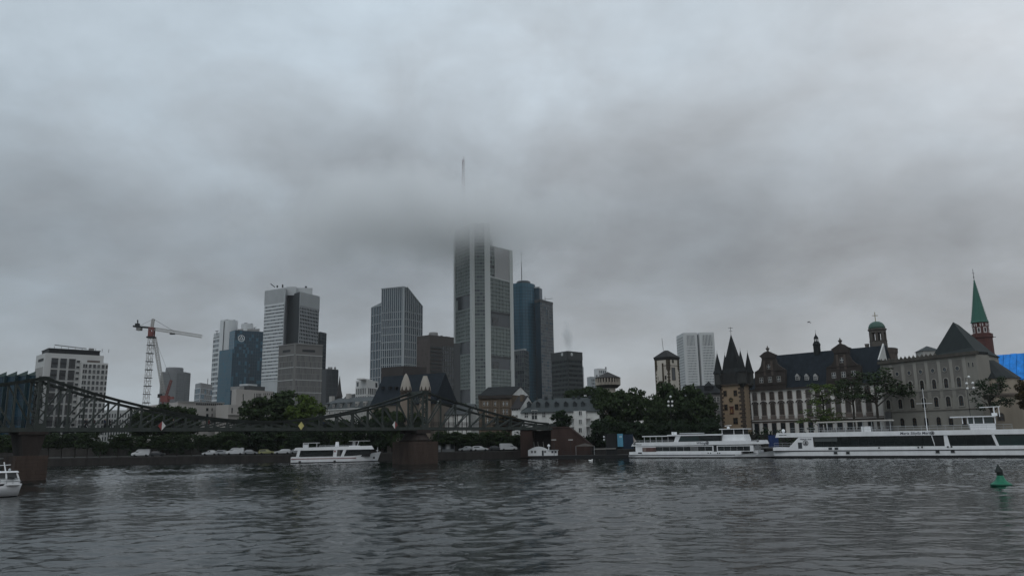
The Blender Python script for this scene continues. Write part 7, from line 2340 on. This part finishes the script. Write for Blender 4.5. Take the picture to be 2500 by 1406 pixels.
for px, yt, r_, Y, lab in ((1474, 948, 40, 238, 'big dark tree beside the stair bay of the long white house'), (1530, 946, 44, 240, 'big dark tree right below the half timbered watch tower'), (1580, 952, 40, 235, 'big dark tree midway between watch tower and gate tower'),
                           (1632, 938, 48, 240, 'big dark tree hiding the foot of the white gate tower'), (1686, 944, 46, 238, 'big dark tree in front of the twin white tower'), (1728, 962, 30, 243, 'dark tree close to the left side of the spired tower')):
    tree(px, Y, yt, r_, 1078, lab, z0=TZ - 1)
for i, px in enumerate((1466, 1510, 1556, 1600, 1646, 1690, 1728)):
    tree(px, 228 + (i % 2) * 3, 1020 + (i % 3) * 6, 30, 1092, nth(i, 7) + ' of the lower dark trees behind the two decked ship', group='lower dark trees behind the two decked ship', leaf=LEAFD)
tree(2012, 226, 940, 54, 1004, 'airy tree with bare limbs in front of the museum, left of the plane tree', 'airy', LEAFY, var=1)
tree(2000, 222, 996, 54, 1046, 'low spreading yellowish tree before the museum windows', 'airy', LEAFY, var=0)
tree(2142, 216, 904, 82, 1000, 'plane tree with dark forked trunk where museum and beige building meet', 'airy', LEAF, var=0)
tree(2082, 217, 930, 42, 990, 'airy tree left of the plane tree, its crown over the museum gable', 'airy', LEAF, var=1)
tree(2424, 192, 928, 44, 1020, 'sparse dark tree with drooping boughs in front of the chapel', 'airy', LEAFD, var=1)
tree(2512, 190, 925, 26, 1005, 'brownish tree cut by the right edge of the picture', leaf=LEAFB)

# unbroken dark shrubbery along the street wall
rg = np.random.default_rng(9)
pts, fs = [], []
for (x0, y0), (x1, y1) in zip(TB[2:7], TB[3:8]):
    Ls = math.hypot(x1 - x0, y1 - y0)
    for k in range(int(Ls * 3.2)):
        f = rg.random()
        cx_, cy_ = x0 + (x1 - x0) * f, y0 + (y1 - y0) * f
        hb = 1.3 + .8 * math.sin(cx_ * .55) + .5 * math.sin(cx_ * 1.7 + 1)
        c = np.array([cx_, cy_ - .9 + rg.normal() * .5, QZ + .4 + (TZ - QZ + hb) * rg.random() ** .8])
        for q in range(12):
            p = c + rg.normal(size=3) * .45
            n_ = rg.normal(size=3); n_ /= np.linalg.norm(n_)
            a = np.cross(n_, rg.normal(size=3)); a /= np.linalg.norm(a); b = np.cross(n_, a)
            s_ = rg.uniform(.18, .36); i0 = len(pts)
            for u_, v_ in ((-1, -.45), (.1, -.75), (1, .1), (.2, .8), (-.8, .5)):
                pts.append(tuple(p + a * u_ * s_ + b * v_ * s_))
            fs.append(tuple(range(i0, i0 + 5)))
me = bpy.data.meshes.new('shrubbery'); me.from_pydata(pts, [], fs); me.materials.append(LEAFD)
o = bpy.data.objects.new('shrubbery', me); COL.objects.link(o); o['kind'] = 'stuff'

# ------------------------------------------------------------------ cars
CARW = mat('car_white', (.46, .47, .48), .3, .04, 1, .5); CARS = mat('car_silver', (.24, .25, .26), .3, .05, 1, .5); CARY = mat('car_olive', (.22, .22, .10), .35, .05, 1, .5); CARD = mat('car_dark', (.03, .032, .036), .3, .05, 1, .5)
TYRE = mat('tyre', (.012, .012, .012), .9); LAMP = mat('lamp_lens', (.5, .5, .48), .2); TAIL = mat('tail_lamp', (.30, .02, .02), .3)
CARBITS = {}
def car_meshes(kind):
    if kind in CARBITS: return CARBITS[kind]
    if kind == 'van':
        L, Wd = 4.9, 1.9
        body = [(-2.45, .35), (2.4, .35), (2.45, .8), (2.2, 1.05), (1.5, 1.25), (.85, 1.95), (.4, 2.05), (-2.35, 2.05), (-2.45, 1.7)]
        win = [(.35, 1.2), (1.35, 1.2), (.8, 1.85), (.35, 1.85)]
        win2 = None
    elif kind == 'estate':
        L, Wd = 4.6, 1.8
        body = [(-2.3, .32), (2.3, .32), (2.32, .65), (2.1, .82), (1.0, .95), (.25, 1.42), (-.2, 1.48), (-1.9, 1.46), (-2.25, .98)]
        win = [(-.15, .98), (.9, .98), (.28, 1.36), (-.15, 1.38)]
        win2 = [(-1.95, .98), (-.25, .98), (-.25, 1.38), (-1.75, 1.37)]
    else:
        L, Wd = 4.1, 1.75
        body = [(-2.0, .3), (2.05, .3), (2.08, .62), (1.85, .8), (1.0, .92), (.3, 1.4), (-.2, 1.47), (-1.1, 1.42), (-1.7, .98), (-2.02, .9)]
        win = [(-.1, .95), (.95, .95), (.32, 1.34), (-.1, 1.37)]
        win2 = [(-1.5, .97), (-.2, .95), (-.2, 1.37), (-1.0, 1.34)]
    n = len(body)
    m = MB()
    def inset(z): return 0 if z < 1.0 else .14
    A = [(x, -Wd / 2 + inset(z), z) for x, z in body]; B = [(x, Wd / 2 - inset(z), z) for x, z in body]
    m.add(A + B, [tuple(range(n))[::-1], tuple(range(n, 2 * n))] + [(i, (i + 1) % n, n + (i + 1) % n, n + i) for i in range(n)])
    def mk(mb, nm, mt, smooth=False):
        me = bpy.data.meshes.new(nm); me.from_pydata(mb.v, [], mb.f)
        b = bmesh.new(); b.from_mesh(me); bmesh.ops.recalc_face_normals(b, faces=b.faces)
        if nm == 'body': bmesh.ops.bevel(b, geom=b.edges[:], offset=.05, segments=2, affect='EDGES')
        b.to_mesh(me); b.free(); me.materials.append(mt); return me
    wins = []
    for wv in (win, win2):
        if not wv: continue
        for s in (-1, 1): wins.append(mk(MB().add([(x, s * (Wd / 2 - .03 - .115 * (z - .95) / .45), z) for x, z in wv], [tuple(range(len(wv)))]), 'side_window', G_DARK))
    wh = MB()
    k = 14
    r = .31
    pts = [(r * math.cos(2 * math.pi * i / k), y, r * math.sin(2 * math.pi * i / k)) for y in (-.1, .1) for i in range(k)]
    wh.add(pts, [(i, (i + 1) % k, k + (i + 1) % k, k + i) for i in range(k)] + [tuple(range(k)), tuple(range(k, 2 * k))])
    hl = MB().hexa([(0, -.15, 0), (.06, -.15, 0), (.06, .15, 0), (0, .15, 0), (0, -.15, .13), (.04, -.15, .13), (.04, .15, .13), (0, .15, .13)])
    CARBITS[kind] = dict(body={}, mb=m, mk=mk, wins=wins, wheel=mk(wh, 'wheel', TYRE), head=mk(hl, 'headlight', LAMP), tail=mk(hl, 'tail_light', TAIL), L=L, W=Wd)
    return CARBITS[kind]
def car(px, py, kind, paint, lab, flip=False, name='parked_car'):
    q = P(px, 1100, 225.5 if px > 1000 else 226); q.z = QZ + .02
    d = car_meshes(kind)
    t = thing(name, lab, 'van' if kind == 'van' else 'car', (q.x, q.y, QZ + .02), 'cars parked along the quay')
    t.rotation_euler = (0, 0, RAD(12) + (math.pi if flip else 0))
    if paint.name not in d['body']: d['body'][paint.name] = d['mk'](d['mb'], 'body', paint)
    def put(nm, me, loc):
        o = bpy.data.objects.new(nm, me); COL.objects.link(o); o.parent = t; o.location = loc
    put('body', d['body'][paint.name], (0, 0, 0)); [put('side_window', q_, (0, 0, 0)) for q_ in d['wins']]
    for sx in (-1, 1):
        for sy in (-1, 1): put('wheel', d['wheel'], (sx * d['L'] * .31, sy * (d['W'] / 2 - .09), .31))
    for sy in (-1, 1):
        put('headlight', d['head'], (d['L'] / 2 - .02, sy * .6, .62)); put('tail_light', d['tail'], (-d['L'] / 2 - .02, sy * .62, .72))
car(345, 1112, 'van', CARW, 'white van parked alone on the quay near the left', True)
car(385, 1112, 'hatch', CARD, 'dark hatchback parked right behind the white van')
car(513, 1110.5, 'hatch', CARW, 'white hatchback, left one of the close pair between van and trees', True)
car(548, 1110.5, 'estate', CARS, 'silver estate car, right one of the close pair on the quay')
car(574, 1109.5, 'van', CARW, 'white van parked just left of a small silver car', True)
car(612, 1109.5, 'hatch', CARS, 'small silver car squeezed beside the white van')
car(652, 1109, 'estate', CARY, 'olive yellow estate car on the quay')
car(690, 1108.5, 'estate', CARW, 'white estate car near the stern of the small excursion ship', True)
car(726, 1108.5, 'hatch', CARS, 'silver hatchback nearest the stern of the small excursion ship')
car(1138, 1098, 'hatch', CARS, 'silver car parked right of the round pier', True)
car(1172, 1098, 'estate', CARW, 'white estate car parked right of the round pier')
car(1210, 1097.5, 'hatch', CARD, 'dark car parked between two white cars under the bridge')
car(1241, 1097, 'van', CARW, 'white van parked beside the bridge abutment')

# ------------------------------------------------------------------ people on the footbridge
def person_mesh(seed):
    rr = random.Random(seed)
    s = rr.uniform(-.14, .14)
    V = [(0, 0, .95), (0, 0, 1.15), (0, 0, 1.38), (0, 0, 1.50), (0, .02, 1.62), (0, .02, 1.72),
         (.1, 0, .9), (.11, s, .5), (.11, -s * .6, .09), (.11, .14 - s * .6, .04), (-.1, 0, .9), (-.11, -s, .5), (-.11, s * .6, .09), (-.11, .14 + s * .6, .04),
         (.2, 0, 1.40), (.25, .05, 1.12), (.22, .16, .88), (-.2, 0, 1.40), (-.25, -.02, 1.12), (-.22, .10, .88)]
    E_ = [(0, 1), (1, 2), (2, 3), (3, 4), (4, 5), (0, 6), (6, 7), (7, 8), (8, 9), (0, 10), (10, 11), (11, 12), (12, 13), (2, 14), (14, 15), (15, 16), (2, 17), (17, 18), (18, 19)]
    R_ = [.15, .14, .16, .06, .095, .08, .10, .075, .05, .045, .10, .075, .05, .045, .07, .05, .04, .07, .05, .04]
    me = bpy.data.meshes.new('person'); me.from_pydata(V, E_, [])
    o = bpy.data.objects.new('person_tmp', me); COL.objects.link(o)
    sk = o.modifiers.new('skin', 'SKIN')
    for i, r_ in enumerate(R_): me.skin_vertices[0].data[i].radius = (r_, r_ * (.75 if i < 3 else 1))
    me.skin_vertices[0].data[0].use_root = True
    ss = o.modifiers.new('sub', 'SUBSURF'); ss.levels = ss.render_levels = 1
    bpy.context.view_layer.update()
    out = bpy.data.meshes.new_from_object(o.evaluated_get(bpy.context.evaluated_depsgraph_get()))
    bpy.data.objects.remove(o)
    cloth = random.choice(((.02, .02, .025), (.05, .05, .055), (.10, .03, .03), (.03, .05, .09)))
    for mm in (mat('trousers_dark', (.015, .016, .02), .9), mat('coat_%d' % seed, cloth, .9), mat('skin', (.35, .22, .16), .6), mat('hair_dark', (.02, .015, .012), .8)): out.materials.append(mm)
    mi = []
    for p in out.polygons:
        z, y = p.center.z, p.center.y
        mi.append(0 if z < .9 and abs(p.center.x) < .19 else 1 if z < 1.47 and z > .92 else 2 if z < 1.66 and y > -.02 or z < .92 else 3)
    out.polygons.foreach_set('material_index', mi)
    out.polygons.foreach_set('use_smooth', [True] * len(mi))
    return out
PM = [person_mesh(i) for i in (1, 2, 3, 4)]
for i, (px, w_, fac) in enumerate(((214, -1.4, 1), (221, -2.2, 1), (233, -1.2, -1), (262, -1.6, 1), (267, -2.4, 1), (273, -1.3, 1), (430, -1.5, -1), (520, -2.0, 1), (800, -1.6, -1), (890, -1.2, 1), (1130, -1.6, 1))):
    u = BF.hit(px, 1040)[0]
    q = BF.p(u, w_, ZD0 + .35)
    me = PM[i % 4].copy()
    me.materials[1] = mat('coat_bridge_%d' % i, [(.02, .02, .025), (.06, .06, .065), (.12, .03, .03), (.03, .05, .10), (.16, .15, .13)][i % 5], .9)
    places = ('leftmost of the walkers on the footbridge near its left tower', 'walker in grey, second from the left tower on the footbridge', 'walker in red facing the left tower on the footbridge', 'walker in blue, left of the close trio on the footbridge', 'walker in a pale coat in the middle of the close trio on the footbridge', 'walker in black at the right of the close trio on the footbridge',
              'walker in grey just right of the red and white board on the footbridge', 'walker in red between the first board and mid span of the footbridge', 'walker in blue just right of the yellow board on the footbridge', 'walker in a pale coat left of the white and red board on the footbridge', 'walker in black on the footbridge between round pier and abutment')
    o = bpy.data.objects.new('person', me); COL.objects.link(o)
    o.location = q
    o.rotation_euler = (0, 0, BF.ang + (-1 if fac > 0 else 1) * math.pi / 2)
    props(o, places[i], 'person', 'people walking on the footbridge')

# ------------------------------------------------------------------ quay furniture
GLOBE = mat('white_lamp_globe', (.72, .72, .70), .3, .03)
def globe_lamp(px, Y, ybase, pts, lab):
    c = P(px, 1000, Y)
    zb = TZ if Y > 232 else QZ
    t = thing('street_lamp', lab, 'street lamp', (c.x, c.y, zb))
    zt = P(*pts[0], Y).z
    MB().tube((c.x, c.y, zb), (c.x, c.y, zt - .2), .09, 6, 0, .05).build('post', [IRON], t)
    for x, y in pts:
        q = P(x, y, Y)
        MB().lathe(q.x, q.y, [(.02, q.z - .34), (.24, q.z - .22), (.33, q.z), (.24, q.z + .22), (.02, q.z + .34)], 10).build('globe', [GLOBE], t, smooth=True)
        if abs(q.x - c.x) > .2: MB().tube((c.x, c.y, q.z - .3), (q.x, q.y, q.z - .3), .03, 4).build('arm', [IRON], t)
globe_lamp(1637, 220, 1100, [(1637, 968), (1632, 980), (1641, 980), (1632, 990), (1641, 990)], 'tall lamp with five white globes in front of the big dark trees')
globe_lamp(2367, 191, 1050, [(2365, 920), (2360, 936), (2375, 935), (2362, 948), (2377, 947)], 'tall lamp with five white globes in front of the beige building')
globe_lamp(1070, 226, 1050, [(1070, 981)], 'single lantern on a post seen through the bridge right of the cones')
for px, lab in ((1352, 'flat topped lamp in front of the abutment, the left one'), (1393, 'flat topped lamp beside the tent on the landing stage')):
    c = P(px, 1073, 210)
    t = thing('street_lamp', lab, 'street lamp', (c.x, c.y, .6))
    MB().tube((c.x, c.y, .6), (c.x, c.y, c.z - .1), .06, 5).build('post', [IRON], t)
    MB().box(Fr((c.x - .6, c.y), (c.x + .6, c.y)), 0, 1.2, -.3, .3, c.z - .08, c.z + .06).build('lamp_head', [GLOBE], t)
# landing stage
A, B = P(1296, 1118, 212), P(1540, 1118, 210)
F = Fr(A, B)
t = thing('landing_stage', 'long low black landing stage floating between the abutment and the two decked ship', 'pontoon', F.p(F.L / 2, -2, 0))
frame_part(t, F, 'float', [BLACK], [(0, F.L, -5, 0, -.4, .75)])
frame_part(t, F, 'deck', [mat('pontoon_deck', (.05, .05, .048), .9)], [(0, F.L, -5, .05, .75, .85)])
rail(t, F, F.L * .32, F.L - .2, -.1, .85, 1.85, mat_=IRON)
LS = F
def onstage(name, lab, cat, px): 
    u = LS.hit(px, 1100)[0]
    return u, thing(name, lab, cat, LS.p(u, -2, .85))
u, t = onstage('pontoon_hut', 'white barrel roofed hut with small masts on the landing stage', 'hut', 1325)
ua, ub = LS.hit(1289, 1100)[0], LS.hit(1338, 1100)[0]
zt = LS.hit(1310, 1090)[1]; n = 10
pr = [(ua + (ub - ua) * i / n, .85 + (zt - .85) * (.62 + .38 * math.sin(math.pi * i / n))) for i in range(n + 1)]
pts = [(ua, .85)] + pr + [(ub, .85)]
f = [LS.p(a, -.4, z) for a, z in pts]; k = [LS.p(a, -4.4, z) for a, z in pts]; n2 = len(pts)
MB().add(f + k, [tuple(range(n2)), tuple(range(2 * n2 - 1, n2 - 1, -1))] + [(i, (i + 1) % n2, n2 + (i + 1) % n2, n2 + i) for i in range(n2)]).build('barrel_hut', [WHITE2], t)
uc = LS.hit(1361, 1100)[0]
frame_part(t, LS, 'side_cabin', [WHITE2], [(ub, uc, -4, -.6, .85, zt - 1.1)])
frame_part(t, LS, 'cabin_roof', [ALU], [(ub - .2, uc + .2, -4.2, -.4, zt - 1.1, zt - .95)])
frame_part(t, LS, 'door', [G_DARK], [((ua + ub) / 2 + 1.0, (ua + ub) / 2 + 1.5, -.41, -.36, .9, zt - 1.0)])
for a in (.14, .3, .8): frame_part(t, LS, 'hut_window', [G_BLIND], [(ua + (ub - ua) * a, ua + (ub - ua) * a + .55, -.41, -.36, 1.6, 2.2)])
for a in (.35, .7): frame_part(t, LS, 'cabin_window', [G_MID], [(ub + (uc - ub) * a, ub + (uc - ub) * a + .5, -.61, -.56, 1.5, 2.1)])
for px in (1304, 1314, 1327):
    a = LS.hit(px, 1090)[0]; MB().tube(LS.p(a, -2, zt - .3), LS.p(a - .2, -2, zt + 1.3), .04, 4).build('mast', [CREAM], t)
c = LS.p(LS.hit(1339, 1088)[0], -2, 0)
MB().lathe(c.x, c.y, [(.12, zt - 1.0), (.12, zt - .1), (.35, zt), (.4, zt + .3), (.1, zt + .6)], 10).build('vent_cowl', [WPAINT], t)
u, t = onstage('ticket_tent', 'grey pitched tent roof over tables on the landing stage', 'tent', 1428)
ua, ub = LS.hit(1405, 1090)[0], LS.hit(1452, 1090)[0]
zb_, zt_ = LS.hit(1428, 1088)[1], LS.hit(1428, 1082)[1]
MB().add([LS.p(ua, -.6, zb_), LS.p(ub, -.6, zb_), LS.p(ub, -4, zb_), LS.p(ua, -4, zb_), LS.p((ua + ub) / 2, -.6, zt_), LS.p((ua + ub) / 2, -4, zt_), LS.p(ua, -.6, zb_ - .1), LS.p(ub, -.6, zb_ - .1)], [(0, 1, 4), (2, 3, 5), (1, 2, 5, 4), (3, 0, 4, 5), (0, 6, 7, 1)]).build('canopy', [mat('tent_grey', (.13, .12, .11), .8)], t)
for a in (ua + .1, ub - .1):
    for w_ in (-.7, -3.9): MB().tube(LS.p(a, w_, .85), LS.p(a, w_, zb_), .04, 4).build('pole', [ALU], t)
u, t = onstage('black_kiosk', 'black ticket kiosk with pale counter on the landing stage', 'kiosk', 1500)
ua, ub = LS.hit(1480, 1080)[0], LS.hit(1506, 1080)[0]
zt_ = LS.hit(1490, 1060)[1]
frame_part(t, LS, 'cabin', [BLACK], [(ua, ub, -4.6, -1.2, .85, zt_)])
frame_part(t, LS, 'counter', [CREAM], [(ua - 3.2, ub - .3, -1.1, -.7, 2.35, 2.5)])
frame_part(t, LS, 'roof_edge', [IRON], [(ua - .15, ub + .15, -4.7, -1.05, zt_, zt_ + .15)])
m = MB(); q = LS.p(LS.hit(1483, 1062)[0], -1.1, LS.hit(1483, 1066)[1])
for dz in (0, -.75):
    MB().lathe(q.x - .9, q.y, [(.02, q.z + dz - .3), (.3, q.z + dz), (.02, q.z + dz + .3)], 10).build('round_sign', [WHITE2], t)
u, t = onstage('banner', 'tall light blue banner hanging beside the black kiosk', 'banner', 1515)
ua, ub = LS.hit(1507.5, 1075)[0], LS.hit(1521, 1075)[0]
z0_, z1_ = LS.hit(1514, 1090)[1], LS.hit(1514, 1058.5)[1]
frame_part(t, LS, 'cloth', [mat('banner_blue', (.085, .25, .36), .7, .2, .6)], [(ua, ub, -.16, -.10, z0_, z1_)])
frame_part(t, LS, 'print', [mat('banner_print', (.35, .45, .50), .7)], [(ua + .5, ub - .25, -.095, -.085, z1_ - 1.0, z1_ - .5)])
MB().tube(LS.p(ua - .06, -.2, .85), LS.p(ua - .06, -.2, z1_ + .1), .06, 5).build('pole', [IRON], t)
MB().tube(LS.p(ua - .06, -.15, z1_ + .04), LS.p(ub + .1, -.15, z1_ + .04), .04, 5).build('cross_bar', [IRON], t)
def container(px0, px1, py0, Y, col, lab, z0):
    A, B = P(px0, 1080, Y), P(px1, 1080, Y - .5)
    F = Fr(A, B)
    zt = F.hit((px0 + px1) / 2, py0)[1]
    t = thing('container', lab, 'container', F.p(F.L / 2, -1.2, z0))
    frame_part(t, F, 'body', [col], [(0, F.L, -2.4, -.04, z0, zt)])
    n = max(4, int(F.L / .35))
    for k in range(n):
        MB().box(F, F.L * k / n + .04, F.L * (k + .6) / n, -.04, .03, z0 + .12, zt - .12).build('rib', [col], t)
    frame_part(t, F, 'top_frame', [col], [(0, F.L, -.04, .05, zt - .1, zt + .02)])
DBLUE = mat('container_blue', (.012, .035, .12), .5, .2, .8)
container(1522, 1546, 1060, 224, mat('container_navy', (.010, .022, .045), .5, .2, .8), 'dark navy container behind the stern of the two decked ship', QZ)
container(1878, 1901, 1062, 207, DBLUE, 'bright blue container between the two excursion ships', QZ)
# hut right of the pier, low gates, small boards
A, B = P(1062, 1097, 229), P(1110, 1097, 229)
F = Fr(A, B)
t = thing('quay_kiosk', 'pale kiosk with flat roof on the quay right of the round pier', 'kiosk', F.p(F.L / 2, -1.5, QZ))
frame_part(t, F, 'cabin', [mat('kiosk_grey', (.24, .25, .26), .7, .2, .8)], [(.6, F.L, -3, 0, QZ, QZ + 2.6)])
frame_part(t, F, 'roof', [WHITE2], [(-.4, F.L * .62, -3.2, .8, QZ + 2.75, QZ + 2.95)])
for k in range(4): frame_part(t, F, 'shutter', [G_MID if k % 2 else WHITE2], [(.8 + k * 1.25, 1.7 + k * 1.25, .01, .06, QZ + .7, QZ + 2.1)])
for px, py, lab in ((126, 1121.5, 'small white board on the quay wall right of the square pier'), (190, 1119.5, 'small white board on the quay wall below the low trees')):
    q = P(px, py, 224.3)
    F = Fr((q.x - .4, q.y), (q.x + .4, q.y))
    t = thing('notice_board', lab, 'sign', (q.x, q.y, QZ), 'white boards on the quay wall')
    frame_part(t, F, 'board', [WHITE2], [(0, .8, -.05, .0, q.z - .25, q.z + .3)])
    MB().tube((q.x, q.y + .06, QZ), (q.x, q.y + .06, q.z), .04, 4).build('post', [IRON], t)
# arches of the quay level stone colonnade behind the small ship
t = thing('stone_arcade', 'row of pale weathered stone pillars on the quay behind the bow of the small ship', 'arcade', P(945, 1100, 232))
for k, px in enumerate((884, 908, 930, 950, 972)):
    q = P(px, 1095, 231); h = P(px, 1068 + (k % 2) * 3, 231).z
    F = Fr((q.x - .6, q.y), (q.x + .6, q.y))
    MB().box(F, 0, 1.2, -1, 0, QZ, h).build('pillar', [mat('weathered_pale_stone', (.15, .135, .12), .9, .35, .7)], t)
# ------------------------------------------------------------------ air: thin haze, low cloud round the tallest tower, steam
def vol_mat(key, color, dens, aniso=0.0):
    m = bpy.data.materials.new(key); m.use_nodes = True
    nt = m.node_tree
    nt.nodes.clear()
    o = nt.nodes.new('ShaderNodeOutputMaterial'); v = nt.nodes.new('ShaderNodeVolumePrincipled')
    v.inputs['Color'].default_value = (*color, 1); v.inputs['Density'].default_value = dens; v.inputs['Anisotropy'].default_value = aniso
    nt.links.new(v.outputs[0], o.inputs['Volume'])
    return m, nt, v
m, nt, v = vol_mat('haze', (.94, .97, 1.0), 0.00006)
F = Fr((-2700, -1000), (2700, -1000))
o = MB().box(F, 0, 5400, -4000, 0, -1.9, 350).build('haze', [m]); o['kind'] = 'stuff'

def cloud(name, lab, center, size, dens, base_tilt, nscale, fall, col=(.985, .99, 1.0)):
    """soft edged cloud: density falls to nothing well inside the closed hull"""
    m, nt, v = vol_mat(name, col, 0.0, .2)
    def N(t, **k):
        n = nt.nodes.new(t)
        for a, b in k.items(): setattr(n, a, b)
        return n
    def M_(op, a, b=None, clamp=False):
        n = N('ShaderNodeMath', operation=op, use_clamp=clamp)
        for i, x in enumerate((a, b)):
            if x is None: continue
            if isinstance(x, (int, float)): n.inputs[i].default_value = x
            else: nt.links.new(x, n.inputs[i])
        return n.outputs[0]
    t = N('ShaderNodeTexCoord')
    n = N('ShaderNodeTexNoise'); n.inputs['Scale'].default_value = nscale; n.inputs['Detail'].default_value = 3; n.inputs['Roughness'].default_value = .55
    nt.links.new(t.outputs['Object'], n.inputs['Vector'])
    mp = N('ShaderNodeMapping'); mp.inputs['Scale'].default_value = (1 / size[0], 1 / size[1], 1 / size[2])
    nt.links.new(t.outputs['Object'], mp.inputs[0])
    sp = N('ShaderNodeSeparateXYZ'); nt.links.new(mp.outputs[0], sp.inputs[0])
    ln = N('ShaderNodeVectorMath', operation='LENGTH'); nt.links.new(mp.outputs[0], ln.inputs[0])
    tilt = M_('MULTIPLY', sp.outputs[0], base_tilt)
    e = M_('ADD', M_('ADD', ln.outputs['Value'], M_('MULTIPLY', M_('SUBTRACT', n.outputs[0], .5), 1.15)), tilt)
    d = M_('MULTIPLY', M_('SUBTRACT', .80, e), fall, clamp=True)
    d = M_('MULTIPLY', M_('MULTIPLY', d, d), dens)
    nt.links.new(d, v.inputs['Density'])
    mb = MB().lathe(0, 0, [(.01, -size[2] * 1.02)] + [(max(size[0], 1) * math.cos(a) * 1.02, size[2] * math.sin(a) * 1.02) for a in [(-75 + 15 * i) * math.pi / 180 for i in range(11)]] + [(.01, size[2] * 1.02)], 20, sy=size[1] / size[0])
    o = mb.build(name, [m], None, base=Vector((0, 0, 0)))
    o.location = center
    o['kind'] = 'stuff'
    return o
cloud('low_cloud', '', (-84, 850, 252), (300, 180, 78), .095, .06, .014, 1.3, (.99, .994, .996))
q = P(1385, 822, 604)
cloud('steam', '', (q.x, 604, q.z - 1), (7, 7, 17), .30, .0, .12, 1.6, (.93, .93, .93))
